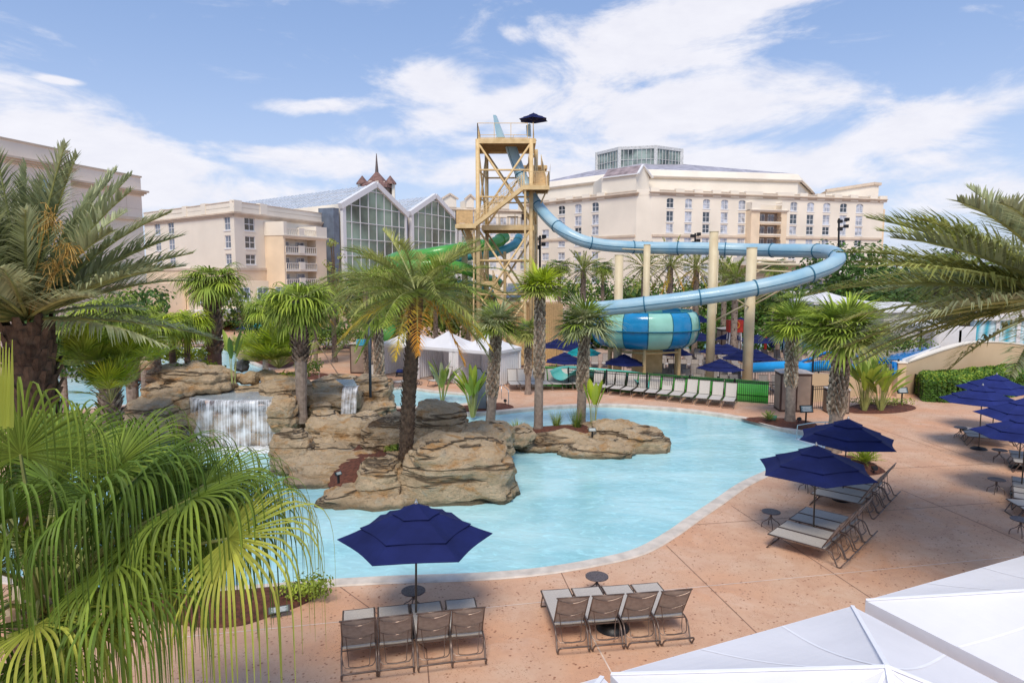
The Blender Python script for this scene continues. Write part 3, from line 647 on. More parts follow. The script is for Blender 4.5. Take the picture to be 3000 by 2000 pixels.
# --- fan palms
FP = [  # crown x,y (d)  base x,y(d)  Y  radius  trunk r  kind  droop label
    (487, 622, 491, None, 33, 1.75, .30, 'boot', 2.0, 'tall fan palm with shaggy brown boots standing behind the log shaped rock', dict(r1=.36, boots=130, bootr=(.45, 1), tmat=T_red, dead=3, leaves=34, segs=22)),
    (688, 672, 688, None, 27, 1.75, .20, 'boot', 2.6, 'fan palm with thick shaggy upper trunk between the two waterfalls', dict(r1=.30, boots=150, bootr=(.5, 1), dead=2, leaves=34, segs=22, base_z=.9)),
    (1241, 640, 1237, 985, 28.2, 1.12, .20, 'sabal', 1.0, 'tall cabbage palm with yellow green crown on the low rock island', dict(mats=[L_bright, L_lime, L_olive], boots=90, bootr=(.38, 1), lowest=-.35, leaves=34)),
    (1345, 722, 1335, 962, 29.5, 1.35, .22, 'sabal', 1.2, 'cabbage palm with grey green crown in front of the striped slide bowl', dict(mats=[L_grey, L_green, L_olive], boots=80, bootr=(.35, 1), leaves=36)),
    (1143, 720, 1124, 970, 29.2, 1.15, .22, 'sabal', 1.3, 'cabbage palm with criss cross boots in front of the cabana end wall', dict(mats=[L_green, L_grey, L_olive], boots=90, bootr=(.3, 1), leaves=36)),
    (1213, 742, 1213, None, 38, 1.0, .18, 'sabal', 1.2, 'small cabbage palm half hidden behind the cabana corner', dict(mats=[L_green, L_olive, L_olive], boots=60, bootr=(.3, 1), leaves=26)),
    (1820, 722, 1822, 975, 30.7, 1.3, .23, 'sabal', 1.1, 'slim cabbage palm on the far bank beside the two brown cabinets', dict(mats=[L_bright, L_green, L_olive], boots=90, bootr=(.35, 1), leaves=34)),
    (1938, 735, 1926, 1030, 25.6, 1.62, .27, 'sabal', 1.3, 'thick cabbage palm with wide crown behind the blue umbrella', dict(mats=[L_green, L_bright, L_olive], boots=100, bootr=(.3, .95), leaves=42)),
    (2008, 742, 2015, None, 40, 1.3, .19, 'ring', 1.4, 'smooth pale trunked fan palm before the white shed', dict(mats=[L_green, L_olive, L_olive], boots=0, leaves=26)),
    (242, 700, 243, None, 23, 1.4, .30, 'boot', 2.6, 'stout fan palm with dark rough trunk left of the planted channel island', dict(r1=.32, boots=200, bootr=(.02, 1), leaves=30)),
    (296, 718, 297, None, 27, 1.25, .20, 'boot', 3.0, 'fan palm with bulging boots on the planted channel island', dict(r1=.26, dead=3, boots=80, bootr=(.45, 1), leaves=26)),
    (358, 728, 360, None, 28, 1.2, .15, 'boot', 3.2, 'short leaning fan palm with lime green hanging leaves on the channel island', dict(mats=[L_lime, L_bright, L_green], boots=80, bootr=(.2, 1), leaves=26)),
    (393, 722, 393, None, 30, 1.2, .16, 'ring', 3.2, 'fan palm with dark slim trunk in the middle of the channel island cluster', dict(tmat=T_brown, mats=[L_green, L_bright, L_green], boots=0, leaves=26)),
    (428, 722, 426, None, 31, 1.35, .15, 'boot', 3.2, 'bushy lime fan palm at the right end of the channel island cluster', dict(mats=[L_bright, L_lime, L_green], boots=70, bootr=(.3, 1), leaves=32)),
    (330, 705, 325, None, 36, 1.3, .17, 'ring', 3.0, 'taller fan palm behind the channel island cluster', dict(mats=[L_bright, L_olive, L_green], boots=0, leaves=26)),
    (140, 745, 140, None, 30, 1.3, .15, 'ring', 2.8, 'dark young fan palm by the channel at the far left', dict(mats=[L_dark, L_green, L_green], boots=0, leaves=24)),
    (868, 705, 870, None, 39, 1.3, .24, 'sabal', 1.4, 'pale trunked cabbage palm beside the left end of the cabanas', dict(mats=[L_green, L_olive, L_olive], boots=80, bootr=(.1, 1), leaves=26)),
    (843, 712, 845, None, 43, 1.2, .22, 'sabal', 1.4, 'cabbage palm just behind the tall lamp post', dict(mats=[L_green, L_olive, L_olive], boots=60, bootr=(.1, 1), leaves=24)),
    (606, 690, 608, None, 47, 1.7, .2, 'boot', 2.4, 'fan palm in front of the shaded terrace', dict(boots=90, bootr=(.2, 1), leaves=28)),
    (640, 668, 643, None, 55, 2.0, .2, 'ring', 2.4, 'broad fan palm beyond the terrace umbrellas', dict(boots=0, leaves=28)),
    (725, 700, 724, None, 50, 1.5, .17, 'ring', 2.0, 'young palm with pale slim trunk and guy stakes', dict(boots=0, leaves=22, mats=[L_olive, L_olive, L_yellow])),
]
for (x, y, bx, by, Y, r, rt, kd, dr, lab, kw) in FP:
    kw = dict(kw); c = Pd(x, y + 20, Y); xb = Pd(bx, 800, Y).x; zb = kw.pop('base_z', 0)
    palm_fan('fan_palm' if kd != 'sabal' else 'cabbage_palm', (xb, Y, zb), c, r * (1.12 if kd == 'sabal' else .95), rt, kd, label=lab, droop=dr * .8, group=None, **kw)
# background palms in front of the far hotel
BG = [(1285, 612, 70, 2.2, 'fan', 'dark fan palm left of the far palm row at the hotel foot'), (1340, 622, 66, 2.6, 'f', 'feather palm right of the slide tower before the hotel'), (1385, 612, 74, 2.2, 'fan', 'small dark fan palm beside the feather palm at the hotel foot'),
      (1480, 615, 62, 3.2, 'f', 'broad feather palm behind the shortest slide column'), (1540, 612, 60, 3.3, 'y', 'broad yellow tinged feather palm behind the upper slide'), (1600, 616, 63, 3.0, 'y', 'yellow fringed feather palm left of the tallest slide column'), (1665, 630, 70, 2.8, 'f', 'pale feather palm between two slide columns'),
      (1715, 690, 66, 1.8, 'fan', 'shaggy fan palm behind the rightmost slide column'), (1790, 690, 62, 1.9, 'fan', 'shaggy fan palm left of the white tent'), (1832, 685, 66, 1.9, 'fan', 'shaggy fan palm beside the white tent'), (1930, 650, 70, 2.2, 'fan', 'fan palm behind the slide bend'),
      (1780, 610, 80, 2.5, 'fan', 'fan palm showing between the two slide runs'), (1690, 640, 58, 2.4, 'f', 'low silver feather palm under the slide bend'), (2200, 540, 75, 3.0, 'fan', 'tall fan palm beyond the right date palm')]
rr_ = 0
for (x, y, Y, r, kd, lab) in BG:
    c = Pd(x, y, Y); rr_ += 1
    if kd == 'fan': palm_fan('fan_palm', (c.x, Y, SB), c, r * .75, .22, 'boot', leaves=24, segs=16, label=lab, droop=1.6, boots=30, bootr=(.5, 1), mats=[L_green, L_dark, L_olive], seg=3, w=.09, seed=rr_)
    else: palm_feather('feather_palm', (c.x, Y, SB), c, r * 1.0, .28, 34, 22, .5, .075, lab, [L_olive, L_green] if kd == 'f' else [L_olive, L_olive], .3, 40, 'date', None, -45, 80, .9 if kd == 'y' else 0, 0, seg=1, tmat=T_grey, seed=rr_)
for (x, Y, w_, lab) in ((2155, 52, .26, 'dark trunked palm left of the group under the right date palm fronds'), (2176, 54, .26, 'pale slim palm in the group under the right date palm fronds'), (2226, 50, .46, 'thick rough palm trunk beside the wave mural'), (2192, 50, .34, 'rough palm trunk behind the slim pale one')):
    c = Pd(x, 650, Y); palm_feather('date_palm', (c.x, Y, SB), c, 3.0, w_, 36, 36, .5, .05, lab, [L_olive, L_green], .35, 120, 'date' if w_ > .22 else 'sabal', None, -40, 82, 0, 0, seg=1, tmat=T_brown if w_ > .25 else T_grey, seed=int(x))
# broadleaf masses
for (x, y, Y, h, rd, lab, n) in ((1960, 600, 72, 11, 6.0, 'leafy tree behind the bend of the blue slide', 3600), (2030, 640, 66, 9, 6.0, 'leafy tree half hidden by the right date palm', 3200), (2110, 600, 80, 11, 6.5, 'tall leafy tree beyond the white shed', 3000), (2240, 600, 74, 10, 6, 'leafy tree beyond the wave mural', 2600),
                              (1860, 660, 78, 7, 5, 'low bushy tree under the slide bend', 2400), (1740, 670, 86, 6.5, 5, 'bushy tree at the hotel foot right of centre', 2200), (1420, 640, 90, 7, 5, 'bushy dark tree at the hotel foot by the first slide column', 2200), (1330, 650, 92, 6, 4.5, 'dark bush tree at the hotel foot near the tower', 1800),
                              (1560, 660, 92, 5.5, 6, 'dark bush tree behind the yellow palms', 2000), (1480, 660, 95, 5.5, 5, 'dark round tree at the hotel foot left of the yellow palms', 1600), (1640, 660, 92, 5.5, 5, 'dark round tree at the hotel foot behind the tallest column', 1600),
                              (930, 660, 60, 7.5, 5, 'dark leafy tree at the foot of the glass hall', 2600), (1040, 670, 62, 6.5, 4.5, 'leafy tree between the glass hall and the tower', 2200), (840, 650, 70, 7.5, 4.5, 'leafy tree by the corner of the glass hall', 2200), (720, 670, 76, 6, 4, 'leafy tree before the balcony wing', 1600),
                              (560, 670, 80, 5.5, 3.5, 'round tree left of the balcony wing', 1400), (120, 760, 45, 4.4, 2.6, 'dark tree behind the left date palm trunk', 1800), (310, 700, 60, 6, 3.4, 'tree behind the fan palm cluster', 1600)):
    p = Pd(x, y, Y); broadleaf((p.x, Y, SB if x > 1100 else 0), h + (1 if x > 1100 else 0), rd, lab, (L_dark, L_green if x < 1900 else L_hedge), n, .5, trunk_h=.25, seed=int(x))
p = Pd(768, 560, 88); broadleaf((p.x, 88, 0), 13.5, 1.3, 'slim sparse young tree at the left edge of the glass hall', (L_olive, L_green), 420, .35, trunk_h=.15, seed=5, lumps=12)
for i, (x0, x1, Y, h, lab) in enumerate(((1230, 1440, 84, 3.2, 'dark shrub mass at the foot of the far hotel, left stretch'), (1440, 1660, 84, 3.2, 'dark shrub mass at the foot of the far hotel, middle stretch'), (1660, 1900, 82, 3.2, 'dark shrub mass at the foot of the far hotel, right stretch'), (1300, 1500, 70, 2.0, 'shrub border behind the crowded sun deck, left half'), (1500, 1800, 68, 2.2, 'shrub border behind the crowded sun deck, right half'))):
    a, b = Pd(x0, 640, Y), Pd(x1, 640, Y); rnd = random.Random(i); mb = MB(); n = 14
    for k in range(n): mb.cur = k % 2; leafball(mb, (a.x + (b.x - a.x) * (k + .5) / n, Y + rnd.uniform(-1, 1), SB + h * .5), ((b.x - a.x) / n * .8, 1.6, h * rnd.uniform(.5, .75)), 170, .45, rnd, shell=.4)
    tag(mb.obj('shrubbery', [L_dark, L_hedge]), lab, 'shrubs', kind='stuff')
# hedge on the right
rnd = random.Random(4); mb = MB()
ctr = [g(2690, 1163), g(2760, 1166), g(2850, 1158), g(2950, 1142), g(3100, 1125), g(3250, 1115)]
line = smooth_poly([(p.x, p.y) for p in ctr], 12, False); hw = 1.35
for k in range(30000):
    f = rnd.random() * (len(line) - 1); i = int(f); q = line[i].lerp(line[min(i + 1, len(line) - 1)], f - i)
    t = (line[min(i + 1, len(line) - 1)] - line[i]).normalized(); s = V((-t.y, t.x, 0)); a = rnd.uniform(0, pi)
    lump = 1 + .07 * noise.noise(q * .9 + V((a, 0, 0)))
    cx, cz = cos(a), sin(a); cx = math.copysign(abs(cx) ** .6, cx); cz = abs(cz) ** .6
    off = s * (cx * hw * lump); z = cz * 1.42 * lump * (1 if rnd.random() < .8 else rnd.random())
    e = 1.0
    if f < 3: e = sqrt(max(.1, f / 3)); off *= e
    p = q + off + V((0, 0, max(.03, z * (.75 + .25 * e)))) 
    if z < .9 and rnd.random() < .5: p = q + off + V((0, 0, rnd.uniform(.02, 1.2)))
    nrm = (V((off.x, off.y, z + .4)).normalized() + V((rnd.gauss(0, .6), rnd.gauss(0, .6), rnd.gauss(0, .6)))).normalized()
    tt = nrm.cross(V((rnd.gauss(0, 1), rnd.gauss(0, 1), rnd.gauss(0, 1)))).normalized(); bb = nrm.cross(tt); ls = rnd.uniform(.07, .14)
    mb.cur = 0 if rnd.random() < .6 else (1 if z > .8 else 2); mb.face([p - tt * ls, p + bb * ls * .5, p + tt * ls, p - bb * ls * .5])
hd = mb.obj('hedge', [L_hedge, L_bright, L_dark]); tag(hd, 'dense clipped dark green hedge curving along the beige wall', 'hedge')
mb = MB(); 
for a, b_ in zip(line[:-1], line[1:]): mb.bar(a + Z * .6, b_ + Z * .6, hw * 1.75, 1.15)
mb.obj('branches', M('hedge_core', (.03, .04, .015), .9), hd)
# plants
for (x, y, Y, r_, lab, sd) in ((500, 860, 30.5, .5, 'small green shrub on top of the log shaped rock', 31), (700, 905, 30, .45, 'small shrub between the two waterfalls', 32), (905, 1040, 23.6, .35, 'little green shrub at the foot of the tall feather palm', 33), (660, 880, 30.6, .6, 'low bright shrub below the palmetto', 34), (470, 858, 32, .7, 'lime shrub behind the log shaped rock', 35), (150, 875, 18, .8, 'dark green shrub beside the left date palm trunk', 36), (410, 862, 29, .6, 'green shrub left of the log shaped rock', 37)):
    shrub('shrub', Pd(x, y, Y), r_, r_ * .8, r_ * 1.1, lab, (L_bright, L_lime) if 'lime' in lab or 'bright' in lab else (L_green, L_dark), 380, .1 + .04 * r_, sd)
paddle_plant(gd(1016, 922), 2.3, 26, 'paddle leaved plant left of the grey notice board', 1, (L_green, L_grey), .16, .8)
paddle_plant(gd(1086, 958), 2.5, 28, 'bright paddle leaved plant in front of the grey notice board', 2, (L_bright, L_green), .16, .7)
paddle_plant(gd(1362, 985, .3), 2.3, 9, 'tall bright paddle leaved plant on the low rock island', 3, (L_lime, L_bright), .2, .35)
paddle_plant(gd(1985, 945), 3.1, 38, 'large clump of paddle leaved plants before the beige wall', 4, (L_green, L_bright), .15, .95)
paddle_plant(gd(2022, 945), 2.6, 26, 'smaller clump of paddle leaved plants nearest the hedge', 5, (L_green, L_bright), .15, .9)
paddle_plant(Pd(535, 880, 26.5), 2.2, 4, 'dark paddle leaf standing behind the log shaped rock', 6, (L_green, L_dark), .16, .35)
grass_tuft(gd(1278, 980, .25), .75, 150, 'spiky grass clump on the low island left of the bright plant', 1)
grass_tuft(gd(1325, 985, .25), .95, 200, 'taller dark grass clump beside the bright plant on the island', 2, (L_green, L_dark))
grass_tuft(gd(1188, 990, .3), .55, 70, 'small green clump at the left end of the low island', 3, (L_bright, L_green), .9, .03)
shrub('shrub', g(900, 1752, .05), .62, .4, .55, 'light green fern like shrub by the black plant label', (L_bright, L_green), 700, .09, 3)
grass_tuft(g(620, 1720, .05), .9, 220, 'grass clump in the near mulch bed', 5, (L_green, L_bright), .8)
grass_tuft(g(500, 1740, .05), .8, 200, 'dark grass clump left in the near mulch bed', 6, (L_dark, L_green), .8)
cycad(g(2532, 1362, .05), .75, 30, 'bright green cycad beside the rear row of grey loungers', (L_bright, L_lime), 1)
cycad(g(2252, 1236, .05), .5, 22, 'small cycad on the far bank mulch bed', (L_green, L_dark), 2)
cycad(gd(1272, 868, 0), .9, 34, 'dark cycad behind the light loungers', (L_green, L_dark), 3)
low_fan(Pd(640, 845, 31), 2.1, 34, 'bright green palmetto shrub on the rocks beside the channel', (L_bright, L_lime, L_green), 1)
low_fan(Pd(575, 818, 40), 1.5, 18, 'yellow green palmetto on the channel bank rocks', (L_lime, L_bright), 2)
low_fan(Pd(640, 795, 42), 1.1, 10, 'pale yellow palmetto behind the bright one', (L_lime, L_yellow), 3)
low_fan(Pd(205, 872, 15), 1.05, 22, 'vivid lime palmetto in the left foreground', (L_lime, L_lime, L_bright), 4, w=.05, segs=30)
low_fan(Pd(310, 868, 15.5), 1.05, 22, 'vivid lime palmetto left of the log shaped rock', (L_lime, L_lime, L_bright), 5, w=.05, segs=30)
low_fan(Pd(255, 925, 14.5), .9, 14, 'yellow green palmetto below the two lime ones', (L_lime, L_bright), 6, w=.05, segs=30)
shrub('shrub', Pd(712, 862, 30), .7, .7, .9, 'small bright shrub right of the palmetto', (L_bright, L_green), 500, .12, 5)
shrub('shrub', Pd(590, 800, 47), 1.5, 1.5, 2.8, 'dark round bush by the terrace steps', (L_dark, L_green), 900, .2, 6)
shrub('shrub', Pd(560, 812, 46), 1.8, .8, 1.1, 'low ground cover along the channel bank', (L_green, L_dark), 700, .18, 7)
shrub('shrub', Pd(440, 830, 33), 1.3, .8, .9, 'lime undergrowth on the channel island', (L_lime, L_bright), 600, .16, 8)
shrub('shrub', Pd(385, 835, 31), 1.0, .7, .8, 'mixed undergrowth at the middle of the channel island', (L_bright, L_green), 500, .16, 9)
shrub('hedge', Pd(760, 800, 58), 8, 1.2, 2.4, 'dark hedge behind the loungers on the terrace', (L_dark, L_green), 2600, .25, 10, cat='hedge', lumps=16)
shrub('hedge', Pd(700, 795, 60), 5, 1.2, 2.2, 'dark hedge beside the terrace umbrellas', (L_dark, L_hedge), 1600, .25, 14, cat='hedge', lumps=12)
shrub('hedge', Pd(2030, 812, 42), 3.4, .8, 1.5, 'dark hedge beside the flat blue slide', (L_green, L_dark), 1500, .2, 11, cat='hedge', lumps=12)
shrub('ground_cover', g(2575, 1188), 2.0, .55, .5, 'low yellow green ground cover by the small black sign', (L_olive, L_bright), 900, .1, 12, cat='ground cover', kind='stuff')
shrub('shrub', gd(1085, 838), 1.5, 1.2, 1.4, 'dark shrub beside the cabana back', (L_green, L_dark), 500, .2, 13)
# ------------------------------------------------------------ furniture
m_sling = M('sling_fabric', (.50, .45, .40), .7, .06, 40, .15, 160)
m_sling_shaded = M('sling_fabric_back_shaded', (.35, .30, .26), .7, .08, 12, .15, 160)  # same fabric, darker: shade on the backrests put into the colour
m_sling_lit = M('sling_fabric_lit', (.55, .505, .455), .7, .06, 40)  # same fabric, paler: light on the front-facing rows put into the colour
m_bronze = M('bronze_tube', (.17, .125, .105), .38, .15, 6, metal=.5)
m_table = M('table_top', (.16, .13, .13), .45, .2, 30, .4, 60, metal=.3)
def navy(name, c):
    return M(name, c, .78, .12, 1.6, .25, 5, spec=.2)
m_navy = navy('navy_canvas', (.011, .017, .092)); m_navy2 = navy('navy_canvas_worn', (.018, .028, .15)); m_teal = navy('teal_canvas', (.01, .28, .30)); m_cyan = navy('cyan_canvas', (.02, .42, .55))
m_black = M('black_metal', (.02, .02, .022), .4, .1, 5, metal=.3)

def bend(pts, n=4): return smooth_poly(pts, n, False)
def make_lounger(label, sling=m_sling, backs=m_sling_shaded, recline=60, simple=False):
    t = thing('sun_lounger', label, 'sun lounger'); hw = .30; z = .37; n = 6 if not simple else 4
    # frame: side rails with front and rear leg loops
    for nm, sx in (('side_rail', -1), ('side_rail', 1)):
        mb = MB(); x = sx * hw; mb.smooth = True
        mb.tube([(x, -.82, z), (x, -.3, z), (x, .3, z), (x, .60, z), (x, .70, z - .03), (x, .76, .26), (x, .86, .03), (x, .90, .014), (x, .94, .03), (x, 1.02, .15)], .0165, n)
        mb.obj(nm, m_bronze, t)
    mb = MB(); mb.smooth = True
    mb.tube(bend([(-hw, 1.02, .15), (-hw + .03, 1.045, .185), (-hw + .08, 1.05, .19), (0, 1.05, .19), (hw - .08, 1.05, .19), (hw - .03, 1.045, .185), (hw, 1.02, .15)], 2), .0165, n); mb.obj('rear_bar', m_bronze, t)
    mb = MB(); mb.smooth = True
    mb.tube(bend([(-hw, -.62, z - .01), (-hw, -.80, .06), (-hw + .02, -.83, .017), (-hw + .06, -.84, .016), (hw - .06, -.84, .016), (hw - .02, -.83, .017), (hw, -.80, .06), (hw, -.62, z - .01)], 2), .0155, n); mb.obj('front_leg', m_bronze, t)
    if not simple:
        for yy_, zz_ in ((.62, z), (-.82, z), (-.1, z - .02)): mb = MB(); mb.tube([(-hw, yy_, zz_), (hw, yy_, zz_)], .013, 5); mb.obj('cross_bar', m_bronze, t)
    # seat sling: gently sagging sheet
    def sling(nm, A, B, mat, L0, L1, nl=10, th=.010):
        mb = MB(); mb.smooth = True; w = hw - .018
        N_ = (V(B) - V(A)).normalized().cross(V((1, 0, 0))).normalized()
        if N_.z < 0: N_ = -N_
        for sgn, off in ((1, th / 2), (-1, -th / 2)):
            rows = []
            for k in range(nl + 1):
                s = k / nl; p = V(A).lerp(V(B), s); row = []
                for j in range(7):
                    u = -1 + 2 * j / 6; row.append(p + V((u * w, 0, 0)) - N_ * (.020 * (1 - u * u) * (1 if L0 < s < L1 else .4)) + N_ * off)
                rows.append(row)
            for a, b_ in zip(rows[:-1], rows[1:]): mb.strip(a if sgn > 0 else b_, b_ if sgn > 0 else a)
        return mb.obj(nm, mat, t)
    sling('seat_sling', (0, -.80, z + .012), (0, .56, z + .006), sling_mat(sling_=sling), 0.03, .97)
    a = radians(recline); A = V((0, .50, z + .03)); bl = .76; B = A + V((0, cos(a), sin(a))) * bl
    sling('back_sling', A, B, backs, .03, .97)
    mb = MB(); mb.smooth = True
    for sx in (-1, 1): mb.tube([A + V((sx * (hw - .015), 0, 0)), B + V((sx * (hw - .015), 0, .0))], .014, n)
    mb.tube([B + V((-hw - .005, 0, 0)), B + V((hw + .02, 0, 0))], .014, n)
    mb.obj('back_frame', m_bronze, t)
    if not simple:
        up = V((0, cos(a), sin(a))); nb = V((0, sin(a), -cos(a)))
        for f0, f1, in ((.93, .82), (.42, .30)):
            mb = MB(); pts = [A + up * bl * f0 + V((-hw + .03, 0, 0)) + nb * .012, A + up * bl * (f0 + f1) / 2 + nb * .03 + V((-.17, 0, 0)), A + up * bl * f1 + nb * .035, A + up * bl * (f0 + f1) / 2 + nb * .03 + V((.17, 0, 0)), A + up * bl * f0 + V((hw - .03, 0, 0)) + nb * .012]
            mb.tube(bend(pts, 3), .007, 4); mb.obj('bow_wire', m_bronze, t)
        mb = MB(); q = A + up * bl * .40 + nb * .02
        mb.tube(bend([q + V((-.22, 0, 0)), V((-.18, q.y + .05, .22)), V((-.15, q.y + .12, .15)), V((.15, q.y + .12, .15)), V((.18, q.y + .05, .22)), q + V((.22, 0, 0))], 2), .0085, 5); mb.obj('prop_stand', m_bronze, t)
        mb = MB(); mb.tube(bend([V((-hw, .62, z)), V((-hw + .03, q.y + .08, .17)), V((-.15, q.y + .13, .14)), V((.15, q.y + .13, .14)), V((hw - .03, q.y + .08, .17)), V((hw, .62, z))], 2), .0095, 5); mb.obj('rack_bar', m_bronze, t)
    return t
def sling_mat(sling_): return _cur_sling
_cur_sling = m_sling

def make_umbrella(label, mat=m_navy, r=1.5, base=True):
    t = thing('patio_umbrella', label, 'umbrella'); zt = 2.55; rise = .62
    def tier(nm, r0, r1, z0, z1, n=6, sag=.05, ex=0.0):
        mb = MB()
        sub = 6
        for thick in (0, 1):
            rows = []
            for k in range(5):
                s = k / 4; rr_ = r0 + (r1 - r0) * s; zz = z0 + (z1 - z0) * s - sag * sin(pi * s) * .35 - thick * .008; row = []
                for j in range(n * sub):
                    a = 2 * pi * j / (n * sub); f = (j % sub) / sub; c_ = 4 * f * (1 - f)
                    # straight hexagon edge between ribs, pulled in a little more near the hem
                    ang = (a % (2 * pi / n)) - pi / n; hexr = cos(pi / n) / cos(ang)
                    row.append(V((cos(a) * rr_ * (hexr - .05 * c_ * s), sin(a) * rr_ * (hexr - .05 * c_ * s), zz - (.02 + ex) * c_ * rr_ / r)))
                rows.append(row)
            for a, b_ in zip(rows[:-1], rows[1:]):
                if thick: a, b_ = b_, a
                mb.strip(b_ + [b_[0]], a + [a[0]])
        o = mb.obj(nm, mat, t, smooth=False); return o
    sl = rise / r
    tier('canopy', .90 * r / 1.37, r, zt - sl * .90 * r / 1.37 - .03, zt - rise - .02, sag=.02)
    tier('vent_tier', .40, .98 * r / 1.37, zt - sl * .40 - .02, zt - sl * .98 * r / 1.37 + .012, sag=.03)
    tier('top_cap', .02, .47, zt + .015, zt - sl * .47 + .02, sag=.02)
    mb = MB(); mb.tube([(0, 0, .05), (0, 0, zt)], .021, 8); mb.obj('pole', M('pole_bronze', (.10, .085, .07), .35, .1, 5, metal=.5), t)
    mb = MB(); mb.lathe([(0, .09), (.012, .085), (.02, .05), (.035, .03), (.035, 0)], 8, (0, 0, zt + .01)); mb.obj('finial', M('finial_metal', (.5, .5, .5), .3, .05, 5, metal=.8), t)
    for k in range(6):
        mb = MB(); a = 2 * pi * k / 6; d = V((cos(a), sin(a), 0)); mb.tube([V((0, 0, zt - .13)), d * r * .93 + Z * (zt - rise - .04), d * r * .55 + Z * (zt - .36), V((0, 0, zt - .75))], .008, 4)
        mb.obj('rib', M('pole_bronze', (.1, .085, .07)), t)
    if base:
        mb = MB(); mb.lathe([(0, .11), (.05, .11), (.06, .09), (.22, .075), (.29, .03), (.30, 0)], 24); mb.obj('base', m_black, t, smooth=True)
    return t
def make_table(label):
    t = thing('side_table', label, 'side table'); mb = MB(); mb.lathe([(0, .462), (.235, .462), (.25, .455), (.25, .44), (.235, .435), (0, .44)], 28); mb.obj('table_top', m_table, t)
    mb = MB(); mb.lathe([(.05, .44), (.035, .40), (.03, .30), (.045, .27), (0, .26)], 10); mb.obj('pedestal', m_bronze, t)
    for k in range(4):
        a = pi / 4 + k * pi / 2; d = V((cos(a), sin(a), 0)); mb = MB(); mb.tube(bend([d * .02 + Z * .30, d * .10 + Z * .21, d * .20 + Z * .15, d * .235 + Z * .07, d * .235 + Z * .0], 3), .012, 5); mb.obj('leg', m_bronze, t)
    return t
def heading(a, b):      # a rear px, b foot px -> rz of lounger (its +Y is the head end)
    d = g(*a) - g(*b); return atan2(d.y, d.x) - pi / 2
first = {}
def put(kind, make, loc, rz, label, group=None, scale=None, **kw):
    if kind not in first:
        o = make(label, **kw); first[kind] = o; o.location = loc; o.rotation_euler = (0, 0, rz)
        if group: o['group'] = group
        if scale: o.scale = (scale,) * 3
        return o
    return dup(first[kind], loc, rz, label, group, scale)
def lounger_row(pa, pb, n, rz, labels, group, kind='lounger', z=0, gap_pairs=0.0, **kw):
    """pa, pb: ground points under the middle of the first and last lounger rear foot line"""
    for k in range(n):
        s = k / (n - 1) if n > 1 else 0; p = V(pa).lerp(V(pb), s)
        d = V((-sin(rz), cos(rz), 0)); loc = p - d * .92; loc.z = z
        put(kind, make_lounger, loc, rz + R.uniform(-.03, .03), labels[k] if isinstance(labels, list) else labels, group, **kw)
def mid(a, b, s=.5): return V(a).lerp(V(b), s)
# front row under the umbrella
ra, rb = g(992, 1995), g(1432, 1943); rzA = heading((1103, 1980), (1085, 1790)); dv = (rb - ra) / 4
rzA = atan2(dv.y, dv.x) + pi
lounger_row(ra + dv * .5, rb - dv * .5, 4, rzA, ['grey sling lounger at the far left end of the foreground umbrella row', 'grey sling lounger just left of the foreground umbrella pole', 'grey sling lounger just right of the foreground umbrella pole', 'grey sling lounger at the right end of the foreground umbrella row'], 'loungers under the foreground umbrella')
# second row
ra, rb = g(1630, 1916), g(2027, 1884); dv = (rb - ra) / 4; rzB = heading((1630, 1916), (1574, 1761))
lounger_row(ra + dv * .5, rb - dv * .5, 4, rzB, ['grey sling lounger at the left end of the foreground row with the bare umbrella base', 'grey sling lounger left of the bare umbrella base in the foreground', 'grey sling lounger right of the bare umbrella base in the foreground', 'grey sling lounger at the right end of the row with the bare umbrella base'], 'loungers around the bare umbrella base')
ub = thing('umbrella_base', 'black umbrella base without umbrella under the middle loungers', 'umbrella base', g(1795, 1838)); mb = MB(); mb.lathe([(0, .1), (.05, .1), (.06, .08), (.20, .14), (.26, .10), (.32, .03), (.33, 0)], 28); mb.obj('base', m_black, ub, smooth=True); mb = MB(); mb.tube([(0, 0, .05), (0, 0, .36)], .03, 8); mb.obj('sleeve', m_black, ub)
# right hand groups
def grp(rn, rf, fn, n, labs, gname, kind='lounger'):
    a, b, f = g(*rn), g(*rf), g(*fn); rz = atan2((a - f).y, (a - f).x) - pi / 2
    w = (b - a); ln = w.length; pitch = .665; u = w / ln; d0 = V((cos(rz), sin(rz), 0)); u = d0 if d0.dot(u) > 0 else -d0
    for k in range(n):
        off = pitch * (k + .5) + (.10 if k >= n / 2 else 0); p = a + u * off; d = V((-sin(rz), cos(rz), 0)); loc = p - d * 1.0; loc.z = 0
        put(kind, make_lounger, loc, rz, labs[k], gname)
    return a + u * (pitch * n / 2 + .05) - V((-sin(rz), cos(rz), 0)) * 1.0, rz
labsA = ['grey lounger nearest the camera in the right hand group of four', 'second nearest grey lounger of the right hand group, in front of its umbrella pole', 'third nearest grey lounger of the right hand group, behind its umbrella pole', 'farthest grey lounger of the right hand group of four']
cA, rzG = grp((2469, 1669), (2573, 1547), (2233, 1602), 4, labsA, 'loungers of the nearer right hand group')
labsB = ['nearest grey lounger of the rear group beside the cycad bed', 'second nearest grey lounger of the rear group beside the cycad bed', 'third nearest grey lounger of the rear group beside the cycad bed', 'farthest grey lounger of the rear group, touching the cycad bed']
cB, rzH = grp((2568, 1524), (2631, 1431), (2364, 1479), 4, labsB, 'loungers of the rear group by the cycad')
